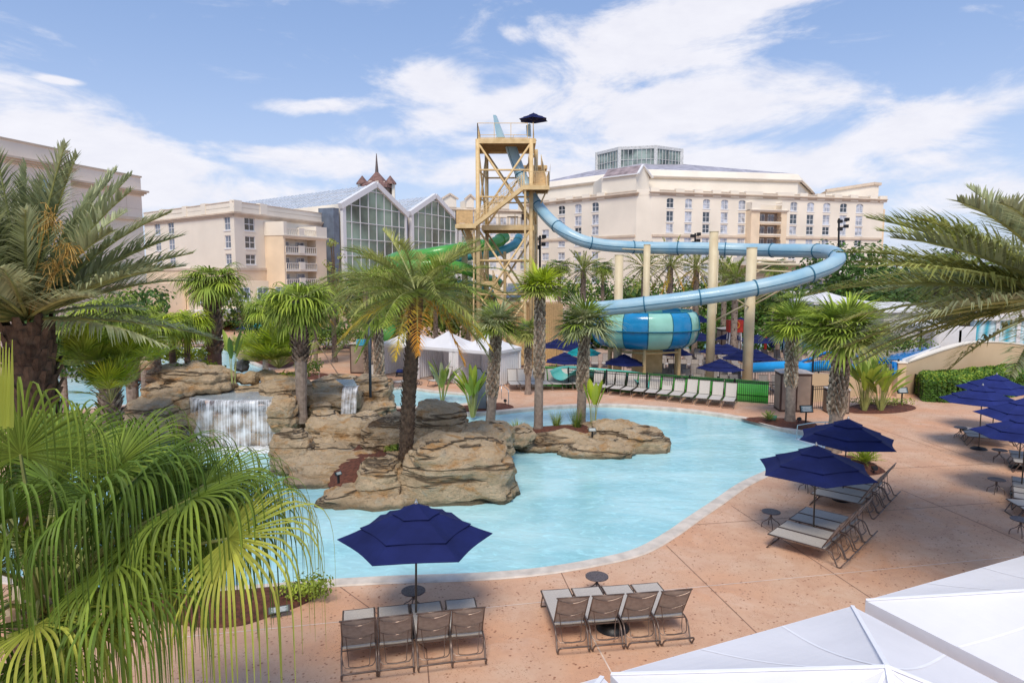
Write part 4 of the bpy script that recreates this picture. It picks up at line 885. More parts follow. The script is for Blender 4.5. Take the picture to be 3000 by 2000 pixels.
for (rn, fn, n, tx) in (((3110, 1330), (2833, 1305), 3, 'farthest set at the right edge'), ((3250, 1420), (2967, 1384), 3, 'second set from the back at the right edge'), ((3240, 1540), (2964, 1494), 4, 'set by the nearest right edge umbrella'), ((3300, 1560), (3020, 1545), 2, 'nearest cropped set at the right edge')):
    a = g(*rn); f = g(*fn); rz = atan2((a - f).y, (a - f).x) - pi / 2; d = V((-sin(rz), cos(rz), 0)); u = V((cos(rz), sin(rz), 0)); u = u if u.y > 0 else -u
    for k in range(n): 
        loc = f + u * (.66 * (k + .5)) + d * .84; loc.z = 0
        put('lounger', make_lounger, loc, rz, '%s pale lounger in the %s' % (ORD[k] if k else 'nearest', tx), 'pale loungers along the right edge')
# umbrellas near
ju = g(1213, 1468, 2.62); 
put('umbrella', make_umbrella, (ju.x, ju.y, 0), .14, 'open navy umbrella over the foreground loungers', 'navy umbrellas')
q = g(2396, 1297, 2.62); put('umbrella', make_umbrella, (q.x, q.y, 0), .25, 'open navy umbrella over the nearer right hand loungers', 'navy umbrellas')
q = g(2480, 1220, 2.62); put('umbrella', make_umbrella, (q.x, q.y, 0), .05, 'open navy umbrella behind, over the loungers by the cycad bed', 'navy umbrellas')
for (x, y, a, lb) in ((3010, 1212, .3, 'largest navy umbrella cut by the right edge'), (3000, 1160, .5, 'second nearest navy umbrella at the right edge'), (2881, 1125, .2, 'navy umbrella standing left of the others at the right edge'), (2920, 1092, .4, 'farthest navy umbrella at the right edge, in front of the hedge')):
    q = g(x, y, 2.62); put('worn_umbrella', lambda label: make_umbrella(label, m_navy2), (q.x, q.y, 0), a, lb, 'navy umbrellas')
for (x, y, lb) in ((1212, 1790, 'small round side table behind the foreground umbrella pole'), (1748, 1745, 'small round side table at the pool side of the bare umbrella base'), (2257, 1544, 'small round table left of the nearer right hand loungers'), (2363, 1437, 'small round table left of the rear right hand loungers'),
                   (2812, 1282, 'small round table by the farthest pale loungers at the right edge'), (2926, 1352, 'small round table by the second set of pale loungers at the right edge'), (2917, 1444, 'small round table by the third set of pale loungers at the right edge'), (2988, 1568, 'small round table cut by the right edge')):
    p = g(x, y); put('table', make_table, p, R.random(), lb, 'round side tables')
# light row in front of the black fence
_cur_sling = m_sling_lit
def face_row(p0, p1, n, rz, labs, kind, gname, first_=None):
    for k in range(n):
        f = V(p0).lerp(V(p1), k / (n - 1)); d = V((-sin(rz), cos(rz), 0)); loc = f + d * .84; loc.z = p0.z
        put(kind, lambda label: make_lounger(label, backs=m_sling_lit, recline=66), loc, rz + R.uniform(-.05, .05), labs[k], gname)
rzF = radians(-24)
face_row(g(1733, 1150), g(2132, 1196), 12, rzF, ['%s light lounger from the left in the long row before the black fence' % ORD[k] for k in range(12)], 'light', 'light loungers in the long fence row')
face_row(g(1510, 1145), g(1695, 1143), 7, radians(8), ['%s light lounger from the cabana in the short row' % ORD[k] for k in range(7)], 'light', 'light loungers in the short row by the cabana')
for (x, y, rz, lb) in ((1070, 1122, 2.5 - pi, 'white lounger in front of the left cabana by the brown cabinet'), (1190, 1132, -.75, 'white lounger in front of the middle cabana'), (1290, 1128, -.7, 'white lounger partly behind the paddle leaved plant'), ):
    p = g(x, y); put('light', None, p, rz, lb, 'white loungers before the cabanas')
for k in range(5): p = g(570 + 17 * k, 1016); put('light', None, p, -.3, '%s light lounger on the bank beyond the winding channel' % ORD[k], 'light loungers beyond the channel')
for k in range(9):
    p = g(905 + 15 * k, 1022 - (k % 2) * 3); put('light', None, p, .3 * (k % 3), 'grey lounger among those in front of the terrace hedge', 'loungers before the terrace hedge')
# crowded sunken sun deck
_cur_sling = m_sling; nb_ = 0
_R = random.Random(5)
lowl = None
for r_, (yy, xs) in enumerate(((45.6, range(-1, 9)), (48.0, range(0, 8)), (50.6, range(-1, 8)), (53.4, range(0, 7)), (57, range(-3, 12)), (61, range(2, 16)))):
    for k in xs:
        x0 = {45.6: 10.9, 48.0: 10.9, 50.6: 11.2, 53.4: 12, 57: 9, 61: 12}[yy]; px_ = x0 + .86 * k * (1 if yy < 55 else 1.15) 
        o = put('low_lounger', lambda label: make_lounger(label, simple=True, recline=62), (px_ + _R.uniform(-.05, .05), yy - .9 + _R.uniform(-.1, .1) - .08 * k, SB), _R.uniform(-.12, .12) - .1, 'brown lounger in the crowded rows of the sunken deck behind the black fence', 'brown loungers on the sunken deck'); nb_ += 1
for k in range(10):
    put('low_lounger', None, (1.6 + .9 * (k % 5) + .3 * (k // 5), 47 + 2.5 * (k // 5), SB), _R.uniform(-.3, .3) + pi, 'brown lounger between the cabbage palm and the striped slide bowl', 'loungers left of the slide bowl')
UM = [(1653, 1029, 'navy umbrella left of the grey green cabbage palm, nearest of that cluster'), (1827, 1034, 'navy umbrella beside the shortest slide column'), (1631, 990, 'navy umbrella rear left of the cabbage palm cluster'), (1684, 997, 'navy umbrella behind the cabbage palm trunk'), (1691, 980, 'farthest navy umbrella of the cabbage palm cluster'),
      (2109, 1048, 'navy umbrella closest to the black fence between the two tall columns'), (2104, 1004, 'navy umbrella in the middle of the sunken deck, left of the two overlapping ones'), (2130, 1004, 'navy umbrella overlapping its neighbour in the middle of the sunken deck'), (2172, 1022, 'navy umbrella just left of the right slide column'), (2215, 1020, 'navy umbrella just right of the right slide column'),
      (2054, 972, 'navy umbrella left of the tallest column at the far pool'), (2140, 970, 'navy umbrella between the two columns at the far pool'), (2219, 977, 'navy umbrella right of the right column at the far pool'), (2279, 977, 'navy umbrella by the far pool next to the closed one'), (1974, 1008, 'dark navy umbrella half under the striped bowl'),
      (2050, 922, 'distant navy umbrella beyond the far pool, behind the bowl'), (2172, 928, 'distant navy umbrella beyond the brown kiosk')]
for i, (x, y, lb) in enumerate(UM):
    q = g(x, y, SB + 2.62) if y > 940 else P(x, y, 74); put('umbrella', None, (q.x, q.y, q.z - 2.62), R.random(), lb, 'navy umbrellas on the sunken deck')
q = g(1708, 1009, SB + 2.6); put('teal_umbrella', lambda label: make_umbrella(label, m_teal), (q.x, q.y, SB), .2, 'teal umbrella behind the cabbage palm')
for (x, y, lb) in ((725, 948, 'navy umbrella at the terrace column, leftmost'), (798, 952, 'second navy umbrella from the left on the terrace'), (840, 955, 'third navy umbrella from the left on the terrace'), (919, 963, 'navy umbrella left of the last two on the terrace'), (932, 957, 'navy umbrella second from the right on the terrace'), (972, 962, 'rightmost navy umbrella on the terrace')):
    q = P(x, y, 66); put('umbrella', None, (q.x, 66, q.z - 2.0), R.random(), lb, 'navy umbrellas on the terrace', .78)
q = P(757, 944, 69); dup(first['teal_umbrella'], (q.x, 69, q.z - 2.0), .3, 'cyan umbrella between navy ones on the terrace', None, .78)
# closed umbrella
cu = thing('closed_umbrella', 'furled navy umbrella standing by the far pool', 'umbrella', g(2262, 1036, SB)); mb = MB(); mb.lathe([(.02, 2.5), (.08, 2.3), (.13, 1.6), (.24, .75), (.16, .62), (.03, .6)], 10); mb.obj('canopy', m_navy, cu); mb = MB(); mb.tube([(0, 0, 0), (0, 0, 2.6)], .03, 6); mb.obj('pole', m_bronze, cu)

for o in list(C.objects):
    if o.name.startswith('patio_umbrella'): o.rotation_euler.x = R.uniform(-.025, .025); o.rotation_euler.y = R.uniform(-.025, .025)
# ------------------------------------------------------------ cabanas
m_white = M('white_canvas', (.83, .82, .83), .75, .03, 1.2, .25, 3, spec=.2, trans=.15)
m_curt = M('white_curtain', (.90, .88, .88), .85, .02, 2, trans=.25)
m_wfr = M('white_frame', (.80, .79, .78), .5, .04, 4)
m_tanpole = M('taupe_post', (.35, .29, .24), .6, .1, 4)
m_cush = M('navy_cushion', (.012, .03, .17), .8, .2, 5)
def hiproof(mb, w, d, z0, z1, val=.18, sag=.10, off=(0, 0)):
    n = 10; 
    for (ax, sg) in ((0, 1), (0, -1), (1, 1), (1, -1)):
        rows = []
        for i in range(n + 1):
            s = i / n; zz = z0 + (z1 - z0) * (s ** 1.0) - sag * sin(pi * s); row = []
            for j in range(9):
                u = -1 + 2 * j / 8; dip = -sag * .5 * (1 - u * u) * (1 - s)
                if ax == 0: row.append(V((off[0] + u * w / 2 * (1 - s), off[1] + sg * d / 2 * (1 - s), zz + dip * .4)))
                else: row.append(V((off[0] + sg * w / 2 * (1 - s), off[1] + u * d / 2 * (1 - s), zz + dip * .4)))
            rows.append(row)
        for a, b_ in zip(rows[:-1], rows[1:]): mb.strip(a, b_)
    for a in (-1, 1):
        mb.box((off[0], off[1] + a * d / 2, z0 - val / 2), (w, .02, val)); mb.box((off[0] + a * w / 2, off[1], z0 - val / 2), (.02, d - .05, val))
def curtain(mb, a, b, z0, z1, amp=.05, wl=.22, n=None):
    a, b = V(a), V(b); L_ = (b - a).length; t = (b - a).normalized(); nn = V((-t.y, t.x, 0)); n = n or max(6, int(L_ / wl * 6)); T = []; B = []
    for k in range(n + 1):
        s = k / n; o = nn * amp * sin(2 * pi * s * L_ / wl) ; p = a + t * L_ * s
        T.append(V((p.x, p.y, z1)) + o * .5); B.append(V((p.x, p.y, z0)) + o + nn * .012)
    mb.strip(T, B)
cR, cL = g(1453, 1136), g(1112, 1099); cd = (cR - cL); rzc = atan2(cd.y, cd.x); W = cd.length; uw = W / 3
labs = ['white canvas cabana at the left end beside the brown cabinet', 'middle white canvas cabana with a navy chaise', 'white canvas cabana at the right end with its side curtain closed']
for k in range(3):
    loc = cL + cd * ((k + .5) / 3) + V((-sin(rzc), cos(rzc), 0)) * 1.5
    t = thing('cabana', labs[k], 'cabana', (loc.x, loc.y, 0), rzc, 'white cabanas by the lagoon'); hw = uw / 2 - .06; hd = 1.5
    mb = MB(); hiproof(mb, uw - .02, 3.1, 2.22, 3.15); mb.obj('roof', m_white, t)
    for sx in (-1, 1):
        for sy in (-1, 1): mb = MB(); mb.box((sx * hw, sy * (hd - .05), 1.08), (.09, .09, 2.16)); mb.obj('post', m_wfr, t)
    mb = MB()
    for sx in (-1, 1): mb.box((sx * hw, 0, 2.0), (.05, 2.8, .05))
    mb.box((0, -hd + .05, 2.0), (2 * hw - .1, .05, .05)); mb.box((0, hd - .05, 2.0), (2 * hw - .1, .05, .05)); mb.obj('top_rail', m_wfr, t)
    mb = MB(); curtain(mb, (-hw, hd - .12, 0), (hw, hd - .12, 0), .04, 2.0, .03); mb.obj('curtain', m_curt, t)
    for sx in (-1, 1): mb = MB(); curtain(mb, (sx * (hw - .06), -hd + .15, 0), (sx * (hw - .06), hd - .2, 0), .04, 2.0, .035); mb.obj('curtain', m_curt, t)
    for sx in (-1, 1):
        mb = MB(); curtain(mb, (sx * hw * .98, -hd - .03, 0), (sx * hw * .80, -hd - .03, 0), .04, 2.1, .05, .09); mb.obj('curtain', m_curt, t)
    mb = MB(); mb.box((.15, hd - .3, 1.0), (.09, .05, 2.0)); mb.obj('inner_post', m_tanpole, t)
    mb = MB(); mb.box((0, 0, .012), (2 * hw - .2, 2.7, .02)); mb.obj('floor_mat', M('cabana_mat', (.35, .25, .2), .9), t)
    # chaise inside
    lb = ['navy cushioned chaise in the left cabana', 'navy cushioned chaise in the middle cabana', 'navy cushioned chaise in the right cabana'][k]
    if k == 0:
        ch = thing('cushioned_chaise', lb, 'chaise', (0, 0, 0), 0, 'navy chaises in the cabanas'); mb = MB(); mb.box((0, 0, .36), (.7, 1.5, .14)); mb.obj('seat_cushion', m_cush, ch, bevel=.04)
        mb = MB(); mb.bar((0, .62, .42), (0, .98, 1.02), .7, .14); mb.obj('back_cushion', m_cush, ch, bevel=.04)
        mb = MB(); mb.box((0, 0, .27), (.72, 1.6, .04)); 
        for sx in (-1, 1):
            for sy in (-1, 1): mb.bar((sx * .33, sy * .72, .26), (sx * .34, sy * .78, 0), .05)
            mb.tube([(sx * .37, .6, .3), (sx * .38, .55, .58), (sx * .38, .05, .58), (sx * .37, 0, .3)], .02, 5)
        mb.obj('frame', m_black, ch); chs = ch
    else: ch = dup(chs, (0, 0, 0), 0, lb)
    q = loc + V((cos(rzc), sin(rzc), 0)) * .3 - V((-sin(rzc), cos(rzc), 0)) * .75; ch.location = (q.x, q.y, 0); ch.rotation_euler = (0, 0, rzc - .95)
# foreground white canopies (seen from above)
m_can = M('canopy_fabric', (.83, .82, .84), .8, .03, .7, .5, 1.6, spec=.2, trans=.06)
def canopy(corners, apex, zt, label):
    cs = [V(c) for c in corners]; cz = sum(cs, V((0, 0, 0))) / 4
    t = thing('white_canopy', label, 'canopy', (cz.x, cz.y, 0), 0, 'white canopies in the lower right corner'); A = V(apex); o = V((cz.x, cz.y, 0))
    mb = MB(); mb.smooth = False
    for k in range(4):
        a, b = cs[k], cs[(k + 1) % 4]; n = 12; rows = []
        for i in range(n + 1):
            s = i / n; p, q = a.lerp(A, s), b.lerp(A, s); m = 10; row = []
            for j in range(m + 1):
                u = j / m; w_ = p.lerp(q, u); w_.z -= .10 * sin(pi * u) * sin(pi * s) ; row.append(w_ - o)
            rows.append(row)
        for r0, r1 in zip(rows[:-1], rows[1:]): mb.strip(r0, r1)
    ob = mb.obj('roof', m_can, t, smooth=True)
    mb = MB()
    for k in range(4):
        a, b = cs[k], cs[(k + 1) % 4]
        for f_ in (.33, .67):
            L0, L1 = [], []
            for i in range(13):
                s = i / 12; u = f_ + (.5 - f_) * 0; w_ = a.lerp(A, s).lerp(b.lerp(A, s), u); w_.z -= .10 * sin(pi * u) * sin(pi * s); e_ = (b - a).normalized() * .018; L0.append(w_ - o - e_ + Z * .006); L1.append(w_ - o + e_ + Z * .006)
            mb.strip(L0, L1)
    mb.obj('stitched_seam', M('canopy_seam', (.93, .92, .94), .7, .02), t)
    mb = MB()
    for k in range(4): 
        d = (cs[k] - A); mb.bar(cs[k] - o + Z * .012, A - o + Z * .015, .05, .012)
        m_ = (cs[k] * .36 + cs[(k + 1) % 4] * .64); mb.bar(m_ - o + Z * .002, A - o + Z * .0, .022, .01) if False else None
    mb.obj('seam', M('canopy_seam', (.93, .92, .94), .7, .02), t)
    mb = MB()
    for k in range(4):
        a, b = cs[k] - o, cs[(k + 1) % 4] - o; mb.bar(a - Z * .13, b - Z * .13, .015, .26)
    mb.obj('valance', m_can, t)
    for k in range(4):
        p = (cs[k] - o) * .97; mb = MB(); mb.tube([(p.x, p.y, 0), (p.x, p.y, cs[k].z - .05)], .035, 8); mb.obj('post', m_wfr, t)
zc = 2.35
k0, k1 = g(1790, 1975, zc), g(2497, 1775, zc)      # far edge of the left canopy
ux = (k1 - k0); side = ux.length; ux.normalize(); uy = V((ux.y, -ux.x, 0)) 
ap = P(2607, 1912, (k0 + k1).y / 2 - side * .5 + 0)
c0 = (k0 + k1) / 2 + uy * side / 2
canopy([k0, k1, k1 + uy * side, k0 + uy * side], (c0.x, c0.y, zc + .72), zc, 'near white pyramid canopy roof in the lower right corner')
k2 = g(2537, 1758, zc); k3 = k2 + ux * side
canopy([k2, k3, k3 + uy * side, k2 + uy * side], ((k2 + k3).x / 2 + uy.x * side / 2, (k2 + k3).y / 2 + uy.y * side / 2, zc + .72), zc, 'white canopy roof running off the right edge beyond the near one')
k4 = k0 - ux * .12; canopy([k4 - ux * side, k4, k4 + uy * side, k4 - ux * side + uy * side], ((k4 - ux * side / 2 + uy * side / 2).x, (k4 - ux * side / 2 + uy * side / 2).y, zc + .72), zc, 'white canopy whose corner tips just show at the bottom edge')
# ------------------------------------------------------------ artificial rockwork
def rock_mat():
    m = bpy.data.materials.new('sandstone'); m.use_nodes = True; nt = m.node_tree; L = nt.links.new; b = nt.nodes['Principled BSDF']
    ge = nd(nt, 'ShaderNodeNewGeometry'); b.inputs['Roughness'].default_value = .85; b.inputs['Specular IOR Level'].default_value = .25
    def nz(s, sc=(1, 1, 1), d=6, r=.6, dist=0):
        mp = nd(nt, 'ShaderNodeMapping'); mp.inputs['Scale'].default_value = sc; L(ge.outputs['Position'], mp.inputs['Vector'])
        n = nd(nt, 'ShaderNodeTexNoise'); n.inputs['Scale'].default_value = s; n.inputs['Detail'].default_value = d; n.inputs['Roughness'].default_value = r; n.inputs['Distortion'].default_value = dist; L(mp.outputs[0], n.inputs['Vector']); return n.outputs['Fac']
    def rp(f, a, c_, t0=0, t1=1):
        r = nd(nt, 'ShaderNodeMapRange'); r.inputs['From Min'].default_value = a; r.inputs['From Max'].default_value = c_; r.inputs['To Min'].default_value = t0; r.inputs['To Max'].default_value = t1; L(f, r.inputs['Value']); return r.outputs['Result']
    def mx(f, a, c_):
        x = nd(nt, 'ShaderNodeMix', data_type='RGBA'); L(f, x.inputs['Factor'])
        for k, y in (('A', a), ('B', c_)):
            if isinstance(y, tuple): x.inputs[k].default_value = y
            else: L(y, x.inputs[k])
        return x.outputs['Result']
    c = mx(rp(nz(.9), .38, .62), (.72, .55, .36, 1), (.57, .42, .26, 1))
    c = mx(rp(nz(1.3, (1, 1, 2.2), 5, .6, .5), .52, .66), c, (.58, .33, .14, 1))         # rust
    c = mx(rp(nz(1.7, (1, 1, 1.5), 6, .65, 1), .56, .70), c, (.60, .52, .39, 1))          # pale lichen
    c = mx(rp(nz(2.3, (1, 1, 1), 6, .7, .6), .62, .74, 0, .7), c, (.40, .35, .28, 1))          # grey stain
    c = mx(rp(nz(9, (1, 1, 1), 5, .75), .56, .68, 0, .75), c, (.24, .17, .11, 1))           # pits
    cr = rp(nz(.75, (.16, .16, 1.8), 5, .5, .25), .482, .50, 0, .9); cr2 = rp(nz(.75, (.16, .16, 1.8), 5, .5, .25), .518, .50)
    mm = nd(nt, 'ShaderNodeMath', operation='MULTIPLY'); L(cr, mm.inputs[0]); L(cr2, mm.inputs[1])
    c = mx(mm.outputs[0], c, (.13, .085, .05, 1))
    sp = nd(nt, 'ShaderNodeSeparateXYZ'); L(ge.outputs['Position'], sp.inputs[0]); ad_ = nd(nt, 'ShaderNodeMath', operation='MULTIPLY_ADD'); L(nz(1.4), ad_.inputs[0]); ad_.inputs[1].default_value = -.35; L(sp.outputs['Z'], ad_.inputs[2])
    c = mx(rp(ad_.outputs[0], -.22, -.10, .75, 0), c, (.17, .15, .10, 1))      # algae line at the water
    L(c, b.inputs['Base Color'])
    h = nd(nt, 'ShaderNodeMath', operation='SUBTRACT'); L(nz(3.2, (1, 1, 1.8), 9, .72), h.inputs[0]); L(mm.outputs[0], h.inputs[1])
    bp = nd(nt, 'ShaderNodeBump'); bp.inputs['Strength'].default_value = 1; bp.inputs['Distance'].default_value = .3; L(h.outputs[0], bp.inputs['Height']); L(bp.outputs['Normal'], b.inputs['Normal'])
    return m
m_rock = rock_mat()
import bmesh
_ico = {}
def ico(sub):
    if sub not in _ico:
        bm = bmesh.new(); bmesh.ops.create_icosphere(bm, subdivisions=sub, radius=1); bm.verts.ensure_lookup_table()
        _ico[sub] = ([v.co.copy() for v in bm.verts], [tuple(v.index for v in f.verts) for f in bm.faces]); bm.free()
    return _ico[sub]
def rock(c, r, label, seed=0, rz=0.0, sub=5, ledge=.10, pw=.62, tiltx=0.0, tilty=0.0, flat=None, lump=.16, group='sandstone coloured rocks of the waterfall island', name='rock', parent=None, hole=None, strata=None):
    vs, fs = ico(sub); off = V((seed * 7.3, seed * 3.1, seed * 1.7)); out = []; m3 = Matrix.Rotation(rz, 3, 'Z') @ Matrix.Rotation(tiltx, 3, 'X') @ Matrix.Rotation(tilty, 3, 'Y')
    rm = (r[0] + r[1] + r[2]) / 3; st = strata or rm * .62
    for v in vs:
        p = V([math.copysign(abs(x) ** pw, x) for x in v]); q = V((p.x * r[0], p.y * r[1], p.z * r[2]))
        n1 = noise.fractal(q * (.9 / rm) + off, 1.0, 2.0, 4); n2 = noise.noise(V((q.x, q.y, q.z * .3)) * (1.8 / rm) + off)
        zz = q.z + .35 * rm * noise.noise(V((q.x, q.y, 0)) * (.8 / rm) + off)
        ph = (zz / st) % 1.0; crease = -max(0, 1 - min(ph, 1 - ph) * 9) ; bulge = sin(pi * ph) ** .5
        hz = V((v.x, v.y, 0)); hf = min(1, hz.length * 1.4)
        disp = lump * rm * n1 + .75 * ledge * rm * (bulge * .6 + crease * .8) * hf + .08 * rm * n2
        n3 = noise.fractal(q * (4.5 / rm) + off, .9, 2.0, 3); disp += .075 * rm * n3 + .05 * noise.fractal(q * 4 + off, .8, 2.0, 4)
        q = q + v * disp
        if flat is not None and q.z > flat * r[2]: q.z = flat * r[2] + (q.z - flat * r[2]) * .15
        if hole is not None:
            hv = V(hole[:3]); dd = V(((q.x - hv.x) / hole[3], 0, (q.z - hv.z) / hole[4])); 
            if dd.length < 1 and q.y < 0: q.y += hole[5] * (1 - dd.length ** 2)
        out.append(m3 @ q)
    me = bpy.data.meshes.new(name); me.from_pydata([tuple(p) for p in out], [], fs); me.materials.append(m_rock); me.polygons.foreach_set('use_smooth', [True] * len(fs)); me.update()
    o = bpy.data.objects.new(name, me); C.objects.link(o); o.location = c
    if parent is None: tag(o, label, 'rock', group)
    else: o.parent = parent
    return o
def rpx(cx, cy, hw, hh, Y, dr, label, **kw):
    """rock from display-pixel centre and half sizes at depth Y; dr its half depth"""
    c = Pd(cx, cy, Y); s = Y / (F / K); return rock(c, (hw * s * .93, dr, hh * s * .93), label, **kw)
def rw(cx, hw, yft, ybot, dr, label, **kw):
    """rock standing in the water: display-pixel centre column, half width, front top edge and waterline rows"""
    yf = gd(cx, ybot, -.12).y; zt_ = Pd(cx, yft, yf + .25).z; x = Pd(cx, ybot, yf + dr).x; s = (yf + dr) / (F / K); hz = (zt_ + .75) / 2
    return rock((x, yf + dr, zt_ - hz), (hw * s * .93, dr, hz), label, **kw)
rpx(443, 872, 100, 36, 28.8, 1.2, 'long log shaped boulder capping the upper left of the waterfall', seed=1, tilty=.09, ledge=.13, pw=.7)
rpx(395, 935, 62, 62, 27.6, 1.1, 'rounded boulder left of the wide waterfall', seed=2)
rpx(345, 965, 60, 50, 26, 1.0, 'boulder half hidden by the fan palm left of the falls', seed=22)
rpx(540, 985, 108, 62, 27.6, .9, 'broad rock face behind the wide waterfall curtain', seed=3, pw=.45, flat=.80, lump=.1)
rpx(655, 895, 58, 24, 28.6, 1.0, 'flat boulder at the top right of the wide waterfall', seed=4, ledge=.14)
rpx(655, 950, 34, 46, 27.0, .8, 'upright boulder right of the wide waterfall', seed=5)
rpx(590, 905, 90, 16, 29.6, 1.2, 'low ledge above the wide waterfall lip', seed=6)
rpx(750, 930, 90, 46, 30.2, 1.3, 'layered rock mass between the two waterfalls', seed=7, ledge=.2, lump=.25)
rpx(740, 940, 28, 18, 28.6, .5, 'small dark wedge rock in the hollow of the layered mass', seed=8, sub=4)
rpx(800, 885, 90, 18, 33, 1.6, 'long low ledge above the narrow cascade', seed=9)
rpx(860, 905, 42, 44, 31.5, 1.2, 'stepped rock at the foot of the lamp post', seed=10, ledge=.2)
rpx(862, 940, 48, 24, 30.5, 1.0, 'lower shelf rock below the lamp post', seed=11, ledge=.2)
rpx(790, 990, 88, 40, 26.6, 1.4, 'wide boulder with a dark hollow in front of the narrow cascade', seed=12, lump=.2, ledge=.13)
rw(675, 52, 995, 1092, .8, 'egg shaped boulder at the left shore of the island', seed=13, pw=.8, ledge=.05, lump=.1)
rpx(735, 1040, 50, 40, 25.2, .6, 'brown boulder beside the egg shaped one', seed=23, ledge=.08)
rpx(895, 1010, 56, 58, 24.6, .9, 'steep leaning rock left of the tall feather palm trunk', seed=14, tilty=-.25)
rpx(1012, 978, 66, 58, 24.8, 1.0, 'domed boulder right of the tall feather palm trunk', seed=15, hole=(.35, -.5, -.35, .35, .12, .5), tilty=.2)
rpx(1115, 1012, 72, 42, 24.2, 1.1, 'smooth pale boulder at the right shoulder of the island', seed=16, ledge=.07)
rw(1052, 138, 1034, 1160, 1.35, 'massive layered boulder at the front of the island', seed=17, pw=.52, ledge=.15, lump=.16, strata=.75)
rw(877, 60, 1072, 1160, .85, 'squat boulder left of the massive layered one', seed=18, pw=.62)
rw(735, 72, 1088, 1122, 1.2, 'flat pale slab at the left shore of the island', seed=19, pw=.6, flat=.5, ledge=.05, lump=.08)
rw(850, 120, 1140, 1170, .9, 'low rim rock along the front waterline', seed=20, ledge=.1)
rpx(720, 1072, 90, 14, 23.6, .6, 'thin ledge above the flat pale slab', seed=21)
rw(1258, 84, 1018, 1040, .9, 'low rock rim at the left end of the low island', seed=24, pw=.7)
rw(1372, 96, 1024, 1054, .9, 'low wavy rock along the front of the low island', seed=25, ledge=.12)
rw(1468, 66, 992, 1042, 1.0, 'rounded rock at the right tip of the low island', seed=26, ledge=.12)
rw(1405, 58, 975, 1032, 1.0, 'hump rock behind the black plant label on the low island', seed=27)
rpx(1180, 1000, 50, 20, 26.4, .9, 'connecting rock between the two islands', seed=28)
gr = 'boulders in the winding channel'
rpx(215, 805, 70, 22, 46, 1.5, 'large grey boulder on the far bank of the channel', seed=30, sub=4, group=gr)
rpx(280, 800, 30, 16, 47, 1.0, 'smaller grey boulder beside the large one across the channel', seed=31, sub=4, group=gr)
rpx(335, 832, 28, 14, 34, .7, 'pale boulder under the fan palm cluster', seed=32, sub=4, group=gr)
rpx(575, 868, 22, 14, 30.5, .5, 'reddish boulder in the channel behind the log shaped rock', seed=33, sub=4, group=gr)
rpx(610, 860, 20, 10, 31, .5, 'small reddish boulder next to the palmetto', seed=34, sub=4, group=gr)
rpx(548, 868, 12, 10, 30.2, .3, 'smallest reddish boulder left in the channel group', seed=37, sub=4, group=gr)
rpx(650, 872, 46, 14, 30.5, .8, 'pale flat boulder under the bright palmetto', seed=35, sub=4, group=gr)
rpx(575, 815, 26, 14, 42, .8, 'tan boulder on the channel bank under the yellow green palmetto', seed=36, sub=4, group=gr)
m_dk = M('dark_rock', (.10, .11, .13), .7, .3, 3, .8, 10)
for (x, y, hw, hh, Y, lb, sd) in ((555, 838, 14, 14, 31, 'dark blue grey stone standing in the channel', 40), (472, 832, 20, 14, 34, 'dark stone behind the lime fan palm', 41), (445, 835, 12, 10, 34, 'small dark stone beside the lime fan palm', 42)):
    o = rpx(x, y, hw, hh, Y, .4, lb, seed=sd, sub=4, group='dark stones in the channel'); o.data.materials[0] = m_dk
bed('island_mulch', [(960, 1395), (1010, 1330), (1075, 1290), (1180, 1290), (1240, 1340), (1230, 1390), (1130, 1410), (1060, 1445), (980, 1440)], .55, 0, label='mulch pocket in the rock island')
bed('island_mulch', [(1490, 1275), (1560, 1262), (1700, 1258), (1760, 1255), (1800, 1270), (1740, 1290), (1620, 1296), (1520, 1294)], .34, 0, label='mulch on the low island')
for o in bpy.data.objects:
    if o.name.startswith('island_mulch'): pass
# rock filler so the island has no see-through gaps
rpx(830, 1050, 150, 30, 24.6, 2.6, 'low rock base filling the middle of the island', seed=50, pw=.5, ledge=.05)
rw(1330, 150, 1008, 1036, 1.8, 'low rock base of the right hand island', seed=51, pw=.6, ledge=.03, sub=4)
rpx(1040, 1030, 110, 26, 23.6, 1.2, 'rock base behind the massive layered boulder', seed=52, pw=.55)
rpx(764, 914, 74, 26, 29.9, 1.25, 'flat topped ledge carrying the stream to the narrow cascade', seed=53, pw=.5, flat=.85, ledge=.08, lump=.1)
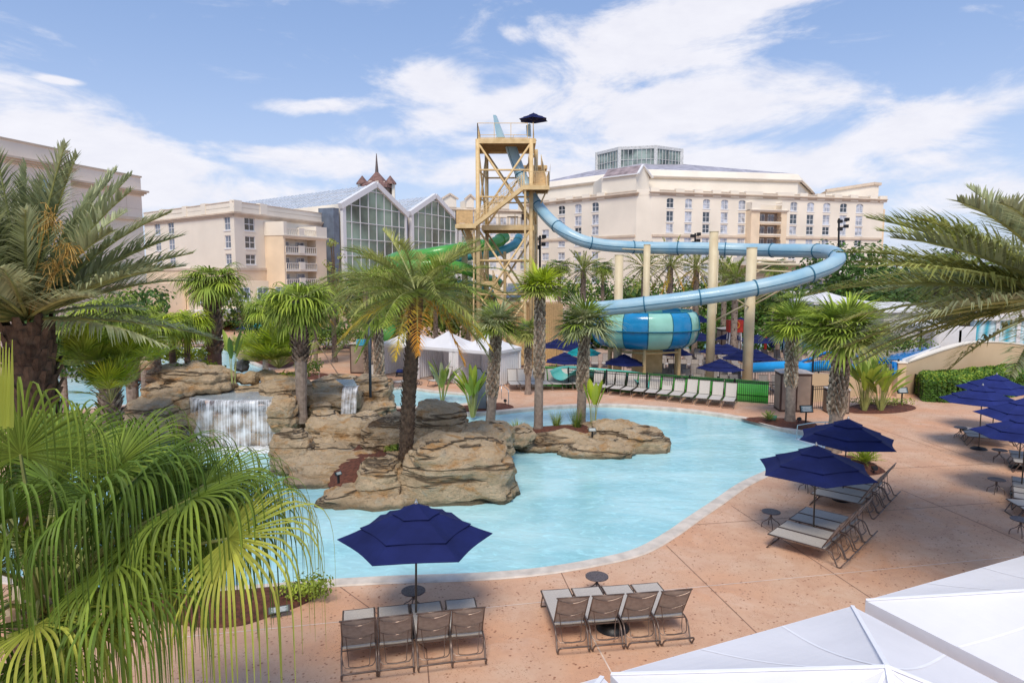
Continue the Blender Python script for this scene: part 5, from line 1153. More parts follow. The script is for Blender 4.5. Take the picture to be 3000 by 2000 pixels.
# ------------------------------------------------------------ waterfalls
def fall_mat():
    m = bpy.data.materials.new('falling_water'); m.use_nodes = True; nt = m.node_tree; L = nt.links.new; b = nt.nodes['Principled BSDF']
    b.inputs['Base Color'].default_value = (.86, .88, .92, 1); b.inputs['Roughness'].default_value = .35
    uv = nd(nt, 'ShaderNodeUVMap'); mp = nd(nt, 'ShaderNodeMapping'); mp.inputs['Scale'].default_value = (32, .45, 1); L(uv.outputs[0], mp.inputs['Vector'])
    n = nd(nt, 'ShaderNodeTexNoise'); n.inputs['Scale'].default_value = 1.6; n.inputs['Detail'].default_value = 6; n.inputs['Roughness'].default_value = .65; L(mp.outputs[0], n.inputs['Vector'])
    mp2 = nd(nt, 'ShaderNodeMapping'); mp2.inputs['Scale'].default_value = (4, 2.5, 1); L(uv.outputs[0], mp2.inputs['Vector'])
    n2 = nd(nt, 'ShaderNodeTexNoise'); n2.inputs['Scale'].default_value = 1.5; n2.inputs['Detail'].default_value = 3; L(mp2.outputs[0], n2.inputs['Vector'])
    ad = nd(nt, 'ShaderNodeMath', operation='ADD'); L(n.outputs['Fac'], ad.inputs[0]); L(n2.outputs['Fac'], ad.inputs[1])
    r = nd(nt, 'ShaderNodeMapRange'); r.inputs['From Min'].default_value = .85; r.inputs['From Max'].default_value = 1.2; r.inputs['To Min'].default_value = .10; r.inputs['To Max'].default_value = .93; L(ad.outputs[0], r.inputs['Value']); L(r.outputs['Result'], b.inputs['Alpha'])
    tr = 0
    return m
m_fall = fall_mat()
m_foam = M('foam', (.80, .84, .87), .6, .1, 9, .8, 22)
def curtain_fall(lip, zt, zb, out, label, thick=.0, nz=14):
    """lip: list of plan points along the edge"""
    pts = smooth_poly(lip, 10, False); n = len(pts); mb = MB(); uvs = []
    L0 = [0]
    for a, b in zip(pts[:-1], pts[1:]): L0.append(L0[-1] + (b - a).length)
    for k in range(nz + 1):
        s = k / nz
        for j, p in enumerate(pts):
            t = (pts[min(j + 1, n - 1)] - pts[max(j - 1, 0)]).normalized(); o = V((t.y, -t.x, 0))
            if o.y > 0: o = -o
            z = zt - (zt - zb) * max(0, (s - .12) / .88) ** 1.15 if s > .12 else zt + .02
            dd = out * (min(s / .12, 1) * .35 + .65 * s ** .6) + .03 * noise.noise(V((L0[j] * 5, s, 0)))
            mb.v.append(tuple(V((p.x, p.y, z)) + o * (dd - out * .3))); uvs.append((L0[j] / 3.5, s))
    for k in range(nz):
        for j in range(n - 1): mb.f.append((k * n + j, k * n + j + 1, (k + 1) * n + j + 1, (k + 1) * n + j)); mb.mi.append(0)
    o = mb.obj('waterfall', m_fall, smooth=True); ul = o.data.uv_layers.new(name='UVMap')
    for lp in o.data.loops: ul.data[lp.index].uv = uvs[lp.vertex_index]
    tag(o, label, 'waterfall'); return o
fz = Pd(540, 925, 26.6).z
lipp = [Pd(x, y, Y) for x, y, Y in ((436, 925, 27.2), (470, 925, 26.7), (530, 925, 26.5), (590, 925, 26.5), (630, 925, 26.7), (650, 925, 27.2))]
curtain_fall([(p.x, p.y) for p in lipp], fz + .1, -.12, .35, 'wide white curtain waterfall over the rock face')
mb = MB(); a = [V((p.x, p.y - .0, fz + .09)) for p in lipp]; b_ = [V((p.x * .99 + .1, p.y + 2.6, fz + .10)) for p in lipp]; mb.strip(a, b_)
struct(mb.obj('waterfall_stream_water', water_mat('stream_water', (.42, .48, .50), (.30, .33, .36), 3)), 'shallow water running to the wide waterfall lip')
l2 = [Pd(x, 900, 28.7) for x in (790, 806, 824)]; z2 = Pd(806, 888, 28.7).z
curtain_fall([(p.x, p.y) for p in l2], z2, Pd(820, 955, 28.0).z, .9, 'narrow white cascade between the layered rocks')
mb = MB(); mb.strip([V((Pd(x, 890, 28.75).x, 28.75, z2 + .02)) for x in (792, 800, 812, 822)], [V((Pd(x, 885, 30.6).x, 30.6, z2 + .03)) for x in (770, 785, 800, 812)]); struct(mb.obj('cascade_stream_water', _m.get('x') or bpy.data.materials['stream_water']), 'shallow water above the narrow cascade')
# foam where the falls land
rnd = random.Random(9); mb = MB()
for k in range(900):
    u = rnd.random(); p = lipp[0].lerp(lipp[-1], u); q = V((p.x + rnd.uniform(-.2, .3), p.y - .5 - abs(rnd.gauss(0, .35)), -.12)); s = rnd.uniform(.03, .12)
    mb.lathe([(s, 0), (s * .7, s * .5), (0, s * .7)], 5, q)
tag(mb.obj('foam', m_foam), 'white foam at the foot of the wide waterfall', 'foam', kind='stuff')
# ------------------------------------------------------------ slide tower and slides
m_yel = M('tower_paint', (.76, .56, .29), .5, .1, 2.5, .1, 20, col2=(.62, .43, .20))
m_yel2 = M('tower_deck_under', (.36, .22, .09), .7, .15, 3)
m_mesh = M('tower_panel', (.66, .43, .20), .6, .08, 6)
m_col = M('column_paint', (.68, .58, .38), .5, .06, 1.2, .05, 8, col2=(.58, .46, .28))
m_blue = M('slide_blue', (.27, .46, .57), .32, .12, .8, .02, 3, spec=.4, coat=.1, col2=(.40, .56, .62))
m_flange = M('slide_flange', (.03, .15, .24), .4, .1, 3)
TY = 55.0
t = thing('slide_tower', 'tall tan steel water slide tower with zigzag stairs and cross bracing', 'slide tower', (P(1476, 800, TY).x, TY, SB)); TO = V((P(1476, 800, TY).x, TY, SB))
def T(px, py, Y=TY): return P(px, py, Y) - TO
xl, xr = T(1400, 600).x, T(1556, 600).x; dB = 4.6; bx = .55
z_top, z_mid = T(1476, 408).z, T(1476, 662).z
legs = {'fl': (xl, 0), 'fr': (xr, 0), 'bl': (xl + bx, dB), 'br': (xr + bx, dB)}
for k, (x, y) in legs.items():
    mb = MB(); mb.smooth = True; top = z_top + (1.5 if k in ('fl', 'fr') else 1.0); mb.tube([(x, y, 0), (x, y, z_top)], .17, 12); mb.obj('leg', m_yel, t)
def brace(a, b, w=.11): mb = MB(); mb.tube([a, b], w, 8); mb.obj('brace', m_yel, t, smooth=True)
zs = [0.3, T(0, 862).z, T(0, 763).z, z_mid - .25, T(0, 577).z, T(0, 498).z, z_top - .25]
faces = [('fl', 'fr'), ('bl', 'br'), ('fl', 'bl'), ('fr', 'br')]
for a, b in faces:
    A, B = legs[a], legs[b]
    for z in (zs[1], zs[2], zs[4], zs[5]): brace((A[0], A[1], z), (B[0], B[1], z), .075)
    for z0, z1 in ((zs[2] * 0 + zs[1] - 1.2, z_mid - .25), (z_mid + .3, z_top - .25), (.2, zs[1] + .0)):
        if (a, b) == ('fl', 'fr') or z0 > 1 or True:
            brace((A[0], A[1], z0), (B[0], B[1], z1), .085); brace((B[0], B[1] + .02, z0), (A[0], A[1] + .02, z1), .085)
def platform(nm, x0, x1, y0, y1, z, th=.34):
    mb = MB(); mb.box(((x0 + x1) / 2, (y0 + y1) / 2, z + .03), (x1 - x0, y1 - y0, .06)); 
    mb.box(((x0 + x1) / 2, y0, z - th / 2), (x1 - x0 + .1, .08, th)); mb.box(((x0 + x1) / 2, y1, z - th / 2), (x1 - x0 + .1, .08, th))
    mb.box((x0, (y0 + y1) / 2, z - th / 2 + .002), (.08, y1 - y0 - .1, th)); mb.box((x1, (y0 + y1) / 2, z - th / 2 + .002), (.08, y1 - y0 - .1, th))
    mb.obj(nm, m_yel, t); mb = MB(); n = max(3, int((y1 - y0) / .45))
    for k in range(1, n): mb.box(((x0 + x1) / 2, y0 + (y1 - y0) * k / n, z - .12), (x1 - x0 - .12, .10, .22))
    mb.box(((x0 + x1) / 2, (y0 + y1) / 2, z - .02), (x1 - x0 - .1, y1 - y0 - .1, .03)); mb.obj('joists', m_yel2, t)
def rail(pts, h=1.05, panel=None, nb=True, sp=.13):
    mb = MB(); P_ = [V(p) for p in pts]
    for a, b in zip(P_[:-1], P_[1:]):
        for hh in (h, .12): mb.bar(a + Z * hh, b + Z * hh, .045)
        n = max(1, int((b - a).length / 1.2))
        for k in range(n + 1): p = a.lerp(b, k / n); mb.bar(p, p + Z * h, .05)
        if nb:
            n = int((b - a).length / sp)
            for k in range(n): p = a.lerp(b, (k + .5) / n); mb.bar(p + Z * .12, p + Z * h, .016)
        if panel: mb.face([a + Z * .12, b + Z * .12, b + Z * h, a + Z * h])
    mb.obj('railing', m_yel if not panel else m_mesh, t)
platform('top_deck', xl - .05, xr + bx * .6, -.05, dB + .1, z_top)
platform('middle_deck', xl + .35, xr + .2, -.05, dB, z_mid)
rail([(xl, -.03, z_top), (xr - .3, -.03, z_top)], 1.25, None, False); rail([(xl, -.03, z_top), (xl, dB, z_top)], 1.25); rail([(xl, dB, z_top), (xr, dB, z_top)], 1.25, None, False); rail([(xr + .15, .3, z_top), (xr + .35, dB, z_top)], 1.35)
rail([(xl + .4, -.03, z_mid), (xr, -.03, z_mid)], 1.0, None, False); rail([(xl + .4, dB - .1, z_mid), (xr, dB - .1, z_mid)])
# landings and flights, in front of the tower face
zr, zl = T(1572, 551).z, T(1366, 661).z; yf = -1.25
rx0, rx1 = T(1534, 551, TY - 1).x, T(1607, 551, TY - 1).x; lx0, lx1 = T(1337, 661, TY - 1).x, T(1393, 661, TY - 1).x
platform('upper_landing', rx0, rx1, yf - .2, 1.4, zr, .30); platform('lower_landing', lx0, lx1, yf - .2, 1.2, zl, .30)
def flight(a, b, w, nm='stair_flight', n=None):
    """a bottom, b top centre points; width vector w"""
    a, b, w = V(a), V(b), V(w); n = n or max(6, int((b.z - a.z) / .19)); mb = MB()
    for sg in (-.5, .5): mb.bar(a + w * sg - Z * .05, b + w * sg - Z * .05, .07, .30)
    for k in range(n):
        p = a.lerp(b, (k + .5) / n); d = (b - a); d.z = 0; d.normalize(); s = V((-d.y, d.x, 0))
        mb.bar(p - w * .46, p + w * .46, .28, .04)
    mb.obj(nm, m_yel, t); h = 1.0
    for sg in (-.5, .5):
        mb = MB(); A, B = a + w * sg, b + w * sg
        for hh in (.35, .65, 1.0): mb.bar(A + Z * hh, B + Z * hh, .04)
        m = int((B - A).length / .28)
        for k in range(m + 1): p = A.lerp(B, k / m); mb.bar(p, p + Z * h, .022 if k % 4 else .05)
        mb.obj('railing', m_yel, t)
flight((lx1 - .05, yf + .35, zl), (rx0 + .05, yf + .35, zr), (0, 1.1, 0))
# flight up to the top deck, seen head on
fx = (rx0 + rx1) / 2 + .35; flight((fx, 1.4, zr), (fx - .25, dB + 1.2, z_top - 1.2), (1.15, 0, 0)); platform('back_landing', rx0 - .6, rx1 + .2, dB + 1.2, dB + 2.6, z_top - 1.2, .25)
mb = MB(); a, b = V((fx - .55, 1.45, zr + .05)), V((fx - .75, 3.6, zr + 1.9)); mb.face([a, a + V((1.15, 0, 0)), b + V((1.2, 0, 0)), b]); mb.obj('stair_panel', m_mesh, t)
rail([(rx0, yf - .2, zr), (rx1, yf - .2, zr), (rx1, 1.4, zr)], 1.1); rail([(lx1 - .2, yf - .2, zl), (lx0, yf - .2, zl), (lx0, 1.2, zl)], 1.1, m_mesh)
mb = MB(); a = V((rx1 + .05, -.2, zr)); mb.face([a + V((0, 0, .1)), a + V((.15, 1.8, .2)), a + V((.25, 1.8, 2.2)), a + V((.1, 0, 1.6))]); mb.obj('side_panel', m_mesh, t)
# lower flight under the left landing, going down towards the tower
flight((lx1 + .6, 1.8, zl - 4.6), (lx0 + .7, 1.1, zl - .1), (.2, 1.0, 0)); flight((xr - .6, 1.4, .3), (lx1 + 1.3, 1.4, zl - 4.6), (0, 1.0, 0))
platform('low_landing', lx1 + .2, lx1 + 1.3, .9, 2.2, zl - 4.6, .25)
for (a, b) in (((lx0 + .3, .2, zl - .3), (xl, 0, zl - 2.9)), ((lx0 + .3, 1.0, zl - .3), (xl + .2, 1.0, zl - 4.2)), ((rx1 - .15, 0, zr - .3), (xr + .2, .1, zr - 2.5))): brace(a, b, .06)
mb = MB(); mb.tube([(lx1 - .25, yf + .1, 0), (lx1 - .1, yf + .1, zl - .3)], .07, 6); mb.obj('post', m_yel, t); mb = MB(); mb.tube([(rx0 + .12, yf - .05, 0), (rx0 + .12, yf - .05, zr - .3)], .09, 8); mb.obj('post', m_yel, t); mb = MB(); mb.tube([(xr + .25, .7, 0), (xr + .25, .7, zr)], .07, 6); mb.obj('post', m_yel, t); mb = MB(); mb.tube([((xl + xr) / 2, dB * .5, 0), ((xl + xr) / 2, dB * .5, z_mid - 2)], .13, 8); mb.obj('post', m_yel, t)
# furniture on the middle deck
ch = thing('bar_chair', 'dark tall chair on the middle deck of the slide tower', 'chair', V((xr - .55, .8, z_mid + .06)) + TO); mb = MB(); mb.box((0, 0, .5), (.45, .45, .05)); mb.box((0, .2, .85), (.45, .05, .65))
for sx in (-.19, .19):
    for sy in (-.19, .19): mb.bar((sx, sy, 0), (sx, sy, .5), .04)
mb.obj('seat', m_bronze, ch)
tb = thing('deck_table', 'small table on the middle deck of the slide tower', 'table', V((xr - 1.5, .8, z_mid + .06)) + TO); mb = MB(); mb.box((0, 0, .74), (.9, .6, .04)); mb.obj('table_top', m_bronze, tb); mb = MB()
for sx in (-.38, .38): mb.bar((sx, 0, 0), (sx, 0, .72), .05)
mb.obj('leg_frame', m_bronze, tb)
dup(first['umbrella'], P(1563, 333, 56.5) - V((0, 0, 2.18)), .4, 'dark navy umbrella standing on top of the slide tower', None, .87)
# tall launch fin of the blue slide
def slide_tube(name, label, pts, r, mat, flange_every=3.2, half=False, col2=None, n=18, cat='water slide', seam=True, fl=m_flange, support=None):
    P_ = smooth_poly([P(*p) for p in pts], 8, False); o0 = P_[0].copy(); o0.z = SB
    root = thing(name, label, cat, o0); Q = [p - o0 for p in P_]; mb = MB(); mb.smooth = True
    if not half: mb.tube(Q, r, n, caps=False)
    else:
        prev = None; rows = []
        for k in range(len(Q)):
            tt = (Q[min(k + 1, len(Q) - 1)] - Q[max(k - 1, 0)]).normalized(); s = tt.cross(Z).normalized(); u = s.cross(tt)
            row = [Q[k] + s * (-cos(pi * j / 10)) * r - u * sin(pi * j / 10) * r * .8 for j in range(11)]; row = [row[0] + s * -.12] + row + [row[-1] + s * .12]; rows.append(row)
        for a, b in zip(rows[:-1], rows[1:]): mb.strip(a, b)
        for a, b in zip(rows[:-1], rows[1:]): mb.strip([q - Z * .02 for q in b], [q - Z * .02 for q in a])
    mb.obj('tube' if not half else 'trough', mat, root)
    acc_ = 0
    for k in range(1, len(Q) - 1):
        acc_ += (Q[k] - Q[k - 1]).length
        if acc_ > flange_every:
            acc_ = 0; tt = (Q[k + 1] - Q[k - 1]).normalized(); mb = MB(); mb.smooth = True
            if not half: mb.tube([Q[k] - tt * .035, Q[k] + tt * .035], r * 1.11, n); mb.obj('flange', fl, root)
    if seam and not half:
        mb = MB(); a = []
        for k in range(len(Q)):
            tt = (Q[min(k + 1, len(Q) - 1)] - Q[max(k - 1, 0)]).normalized(); s = tt.cross(Z).normalized()
            if s.y > 0: s = -s
            a.append(Q[k] + s * (r * 1.01) - Z * .1 * r)
        mb.tube(a, .022, 4); mb.obj('seam', fl, root)
    return root
bs = slide_tube('water_slide', 'long pale blue tube slide looping from the tower down into the striped bowl', [(1490, 412, 57.6), (1500, 440, 57.4), (1514, 480, 57), (1530, 522, 56.6), (1548, 560, 56.2), (1575, 602, 55.5), (1612, 645, 54), (1655, 680, 52.5), (1705, 705, 52), (1760, 717, 52), (1830, 723, 52), (1900, 726, 52),
    (2000, 727, 51), (2100, 729, 50), (2200, 732, 49), (2300, 734, 47), (2380, 735, 45.5), (2425, 738, 44), (2450, 748, 42.4), (2450, 764, 41.2), (2425, 782, 40.6), (2380, 800, 40.3), (2300, 824, 40.0), (2200, 846, 40), (2100, 864, 40), (2000, 878, 40.3), (1900, 890, 40.8), (1820, 899, 41.3), (1750, 905, 42), (1700, 908, 43)], .47, m_blue)
mb = MB(); O_ = bs.location
for a, b, w_ in ((P(1446, 338, 58), P(1473, 400, 58), .0),):
    f = [P(1444, 337, 57.8), P(1452, 337, 57.8), P(1477, 402, 57.8), P(1455, 402, 57.8)]; f2 = [q + V((.1, .5, 0)) for q in f]
    mb.face([q - O_ for q in f]); mb.face([q - O_ for q in f2][::-1])
    for k in range(4): mb.face([f[k] - O_, f2[k] - O_, f2[(k + 1) % 4] - O_, f[(k + 1) % 4] - O_])
mb.obj('launch_fin', m_blue, bs)
mb = MB(); f = [P(1541, 368, 57), P(1552, 362, 57), P(1553, 398, 57), P(1543, 398, 57)]; f2 = [q + V((.1, .4, 0)) for q in f]; mb.face([q - O_ for q in f]); mb.face([q - O_ for q in f2][::-1])
for k in range(4): mb.face([f[k] - O_, f2[k] - O_, f2[(k + 1) % 4] - O_, f[(k + 1) % 4] - O_])
mb.obj('side_shield', m_blue, bs)
# columns
def column(px, pyt, Y, r, label, arms=()):
    c = P(px, pyt, Y); t_ = thing('slide_column', label, 'column', (c.x, Y, SB), 0, 'tan slide support columns'); mb = MB(); mb.smooth = False
    mb.tube([(0, 0, 0), (0, 0, c.z - SB)], r, 28); o = mb.obj('shaft', m_col, t_); 
    for p in o.data.polygons: p.use_smooth = len(p.vertices) == 4
    mb = MB(); mb.tube([(0, 0, c.z - SB), (0, 0, c.z - SB + .05)], r * 1.06, 20); mb.obj('cap', m_col, t_)
    mb = MB(); mb.tube([(0, 0, 0), (0, 0, .06)], r * 1.5, 20); mb.obj('base_plate', m_col, t_)
    for a, b, w_ in arms:
        A = P(*a) - V((c.x, Y, SB)); B = P(*b) - V((c.x, Y, SB)); mb = MB(); mb.tube([A, B], w_, 8); mb.obj('arm', m_col, t_, smooth=True)
column(1814, 748, 45, .29, 'shortest tan column, left of the striped bowl', ())
column(1896, 718, 51, .26, 'slim tan column behind the striped bowl holding the upper slide', (((1896, 748, 51), (1990, 747, 51.5), .05), ((1896, 785, 51), (1955, 750, 51.5), .05), ((1896, 790, 51), (1840, 742, 51), .05), ((1895, 732, 51), (1800, 728, 51.8), .05)))
column(2092, 680, 44.5, .29, 'tallest tan slide column, left of the pair', (((2092, 940, 44.5), (2290, 838, 41), .06), ((2098, 920, 44.5), (2105, 735, 49), .04)))
column(2203, 727, 42.3, .32, 'thick tan slide column, right of the pair', (((2203, 762, 42.3), (2330, 768, 46), .06), ((2203, 772, 42.3), (2340, 776, 41.5), .07), ((2203, 805, 42.3), (2262, 775, 44), .05), ((2203, 875, 42.3), (2325, 812, 40.4), .06), ((2203, 895, 42.3), (2330, 826, 40.5), .05), ((2203, 870, 42.3), (2120, 869, 41), .045), ((2203, 905, 42.3), (2150, 872, 41), .045), ((2205, 790, 42.3), (2410, 802, 41), .05)))
# striped bowl
bc = P(1887, 960, 46.5); bR = 3.72
t2 = thing('slide_bowl', 'big round slide bowl with alternating mint and blue panels on tan legs', 'water slide', (bc.x, bc.y, SB)); zc_ = bc.z - SB
m_mint = M('bowl_mint', (.33, .66, .56), .2, .06, .8, .02, 3, coat=.3); m_bb = M('bowl_blue', (.015, .26, .56), .2, .08, .8, .02, 3, coat=.3); m_rib = M('bowl_rib', (.01, .16, .26), .4)
prof = [(bR * .86, 1.22), (bR * .93, 1.12), (bR * .975, .85), (bR, .40), (bR * 1.0, .02)]; prof2 = [(bR * 1.0, -.02), (bR * .985, -.40), (bR * .94, -.85), (bR * .84, -1.15), (bR * .6, -1.32), (bR * .25, -1.42), (.4, -1.45)]
N = 14
for k in range(N):
    a0 = 2 * pi * k / N - pi / 2 + .10 + pi / 14; a1 = a0 + 2 * pi / N
    for nm, pr in (('upper_panel', prof), ('lower_panel', prof2)):
        mb = MB(); mb.smooth = True; mb.lathe([(r_, z_ + zc_) for r_, z_ in pr][::-1], 6, (0, 0, 0), a0, a1); mb.obj(nm, m_mint if k % 2 else m_bb, t2)
for z_, r_ in ((0, bR * 1.012), (1.22, bR * .875)):
    mb = MB(); mb.smooth = True; mb.tube([V((cos(a) * r_, sin(a) * r_, zc_ + z_)) for a in [2 * pi * j / 48 for j in range(48)]], .045, 6, closed=True); mb.obj('rim', m_rib, t2)
mb = MB()
for k in range(N):
    a = 2 * pi * k / N - pi / 2 + .10 + pi / 14
    mb.tube([V((cos(a) * r_ * 1.008, sin(a) * r_ * 1.008, z_ + zc_)) for r_, z_ in prof + prof2[:5]], .03, 4)
mb.obj('rib', m_rib, t2)
mb = MB()
for k in range(6):
    a = k * pi / 3 + .35; r_ = 2.7; mb.tube([(cos(a) * r_, sin(a) * r_, 0), (cos(a) * r_, sin(a) * r_, zc_ - 1.2)], .12, 8)
    b_ = (k + 1) * pi / 3 + .35; mb.tube([(cos(a) * r_, sin(a) * r_, .35), (cos(b_) * r_, sin(b_) * r_, .35)], .09, 6); mb.tube([(cos(a) * r_, sin(a) * r_, zc_ - 1.5), (cos(b_) * r_, sin(b_) * r_, zc_ - 1.5)], .08, 6)
mb.obj('support_frame', m_yel, t2); mb = MB(); mb.box((.3, .3, (zc_ - 1.3) / 2), (1.9, 1.4, zc_ - 1.3)); mb.obj('pump_housing', m_yel, t2)
# green and mint slides
m_gr = M('slide_green', (.05, .30, .04), .3, .12, .6, .02, 3, coat=.2, col2=(.13, .44, .10)); m_mt = M('slide_mint', (.10, .42, .36), .25, .1, .8, coat=.3); m_lb = M('slide_aqua', (.10, .40, .46), .25, .1, .8, coat=.3)
slide_tube('water_slide', 'bright green tube slide left of the tower, upper run', [(1140, 765, 60), (1180, 752, 58), (1240, 748, 57), (1300, 738, 57), (1350, 730, 58), (1400, 722, 60), (1440, 716, 61), (1462, 705, 62), (1478, 694, 63)], .55, m_gr, 2.6, fl=m_gr, seam=False)
slide_tube('water_slide', 'green slide run curving behind the palm below the upper one', [(1150, 772, 59), (1220, 776, 57), (1290, 775, 57), (1340, 782, 57.5), (1385, 796, 58), (1420, 815, 60), (1460, 830, 62)], .5, m_gr, 2.8, fl=m_gr, seam=False)
slide_tube('water_slide', 'aqua slide run between the two green runs', [(1280, 766, 62), (1330, 757, 61), (1370, 750, 61), (1420, 744, 62), (1470, 735, 63), (1510, 715, 64), (1520, 695, 65)], .42, m_lb, 3, fl=m_mt, seam=False)
slide_tube('water_slide', 'aqua slide loop low behind the feather palm', [(1320, 860, 60), (1345, 838, 59), (1375, 838, 59), (1410, 852, 60), (1450, 870, 62)], .5, m_lb, 3, fl=m_mt, seam=False)
slide_tube('water_slide', 'green slide end showing through palm fronds beside the lamp post', [(1100, 940, 52), (1120, 958, 50), (1128, 975, 49), (1140, 985, 49)], .8, m_gr, 3, fl=m_gr, seam=False)
cc_ = P(1361, 715, 58.5); c2 = thing('slide_column', 'thick square topped tan pillar left of the slide tower', 'column', (cc_.x, 58.5, SB), 0, 'tan slide support columns'); mb = MB(); mb.tube([(0, 0, 0), (0, 0, cc_.z - SB)], .27, 16); mb.obj('shaft', m_col, c2, smooth=False)
# runout lanes behind the fence
off = V((-(fB - fA).normalized().y, (fB - fA).normalized().x, 0))
a = fA + off * 1.6; b = fB + off * 1.6; rt_ = thing('slide_runout', 'bright green slide runout wall standing behind the black fence', 'water slide', (a.x, a.y, SB)); d = b - a; ang = atan2(d.y, d.x); Ld = d.length
mb = MB(); tt = d.normalized(); nn = V((-tt.y, tt.x, 0))
for k in range(int(Ld / 2.4)):
    s0 = 2.4 * k + .02; s1 = 2.4 * (k + 1) - .02; n = 8; A_ = []; B_ = []
    for j in range(n + 1):
        z_ = .15 + 1.55 * j / n; o_ = nn * (-.10 * sin(pi * j / n) * 1.5)
        z_ += .25; A_.append(tt * s0 + o_ + Z * z_); B_.append(tt * s1 + o_ + Z * z_)
    mb.strip(B_, A_)
    mb.bar(tt * s0 + Z * 1.97 - nn * .02, tt * s1 + Z * 1.97 - nn * .02, .14, .06); mb.bar(tt * s0 + Z * 1.23 - nn * .17, tt * s1 + Z * 1.23 - nn * .17, .05, .05)
mb.obj('wall_panel', m_gr, rt_, smooth=False); mb = MB(); mb.box(tuple(tt * Ld / 2 + Z * .3 + nn * .5), (Ld, .8, .5), ang); mb.obj('trough', m_mt, rt_)
# mint flume above it
slide_tube('water_slide', 'mint green open flume curving down behind the light loungers', [(1640, 1090, 39.5), (1672, 1076, 40.6), (1720, 1080, 40.8), (1780, 1086, 40.5), (1840, 1092, 40.0), (1880, 1102, 39.2), (1902, 1118, 38.3)], .62, m_mt, 3, half=True)
# blue slides on the right
m_sb = M('slide_bright_blue', (.01, .25, .74), .25, .06, .8, coat=.3); m_sbl = M('slide_light_blue', (.02, .34, .78), .25, .1, .8, coat=.3)
slide_tube('water_slide', 'bright blue tube slide lying low behind the black fence', [(2195, 1077, 43.5), (2260, 1074, 42.5), (2330, 1072, 41.5), (2360, 1078, 41), (2400, 1072, 40.5), (2440, 1072, 40), (2480, 1080, 39.5), (2528, 1084, 39)], .33, m_sbl, 2.8, fl=m_sb, seam=False)
fsd = thing('mat_slide', 'flat bright blue mat slide descending over the beige wall', 'water slide', P(2640, 1050, 41)); O2 = fsd.location.copy(); mb = MB()
q = [P(2560, 1055, 38.8), P(2648, 1060, 37.3), P(2752, 1020, 41.8), P(2694, 1016, 44.5)]; mb.face([p - O2 for p in q]); mb.face([p - O2 - Z * .15 for p in q][::-1])
for k in range(4): mb.face([q[k] - O2, q[k] - O2 - Z * .15, q[(k + 1) % 4] - O2 - Z * .15, q[(k + 1) % 4] - O2])
mb.obj('slide_surface', m_sb, fsd); mb = MB(); mb.bar(q[1] - O2 + Z * .06, q[2] - O2 + Z * .06, .16, .22); mb.obj('white_edge', m_wfr, fsd)
mb = MB(); f_ = [P(2619, 1060, 37.2), P(2641, 1060, 37.2), P(2640, 1100, 37.2), P(2620, 1100, 37.2)]; mb.face([p - O2 for p in f_]); mb.face([p - O2 + V((0, .2, 0)) for p in f_][::-1]); mb.obj('end_chute', m_sb, fsd)
mb = MB(); mb.tube([p - O2 for p in smooth_poly([P(2345, 1060, 43), P(2390, 1045, 42.5), P(2425, 1032, 42), (P(2460, 1036, 41)), P(2540, 1050, 39.5), P(2600, 1053, 38.2)], 6, False)], .10, 6); mb.obj('side_rail', m_sb, fsd, smooth=True)
# far wave pool strip, turquoise between the umbrellas
poly_ = [g(*p, SB) for p in ((1985, 1034), (2020, 1012), (2100, 1000), (2340, 998), (2420, 1000), (2420, 1030), (2100, 1030))]
struct(poly_mesh('far_pool_water', [[V((p.x, p.y, 0)) for p in poly_]], SB + .05, m_water), 'strip of turquoise pool beyond the sunken deck')
mb = MB(); pp = [V((p.x, p.y, SB + .06)) for p in poly_]; mb.tube(pp, .12, 5, closed=True); struct(mb.obj('far_pool_coping', m_cop), 'pale edge of the far pool')
# ------------------------------------------------------------ buildings
m_cream = M('stucco_cream', (.85, .77, .65), .85, .04, .15, .1, 6, space='World')
m_cream2 = M('stucco_pink', (.90, .78, .66), .85, .05, .15, .1, 6, space='World')
m_trim = M('stucco_trim', (.66, .54, .42), .8, .06, .5)
m_peach = M('stucco_peach', (.84, .67, .48), .85, .05, .3, space='World')
m_roofg = M('roof_grey', (.42, .40, .45), .6, .2, .6, .2, 4, space='World')
m_frame = M('window_frame', (.76, .75, .75), .5, .02)
def glassm(name, c, r=.08, var=.3, sc=.25): return M(name, c, r, var, sc, 0, spec=.8, space='World')
g_pale = glassm('glass_curtain', (.50, .53, .60), .2, .25, .9); g_dark = glassm('glass_dark', (.06, .075, .09)); g_mid = glassm('glass_mid', (.22, .25, .31), .15); g_hall = glassm('glass_hall', (.22, .31, .24), .1, .35, .10); g_aqua = glassm('glass_aqua', (.30, .52, .56), .1, .2, .3)
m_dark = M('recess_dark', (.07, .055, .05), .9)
class Wall:
    def __init__(s, A, d): s.A = V((A[0], A[1], 0)); s.d = V((d[0], d[1], 0)).normalized(); s.n = V((s.d.y, -s.d.x, 0)); s.n = s.n if s.n.dot(CAM - s.A) > 0 else -s.n
    def hit(s, px, py):
        D = ray(px, py); k = (s.A - CAM).dot(s.n) / D.dot(s.n); p = CAM + D * k; return (p - s.A).dot(s.d), p.z
    def t(s, px, py=700): return s.hit(px, py)[0]
    def p(s, t, z, o=0.0): q = s.A + s.d * t + s.n * o; q.z = z; return q
def flipface(mb, pts, want):
    a, b, c = (V(p) for p in pts[:3]); nn = (b - a).cross(c - a)
    mb.face(pts if nn.dot(want) > 0 else pts[::-1])
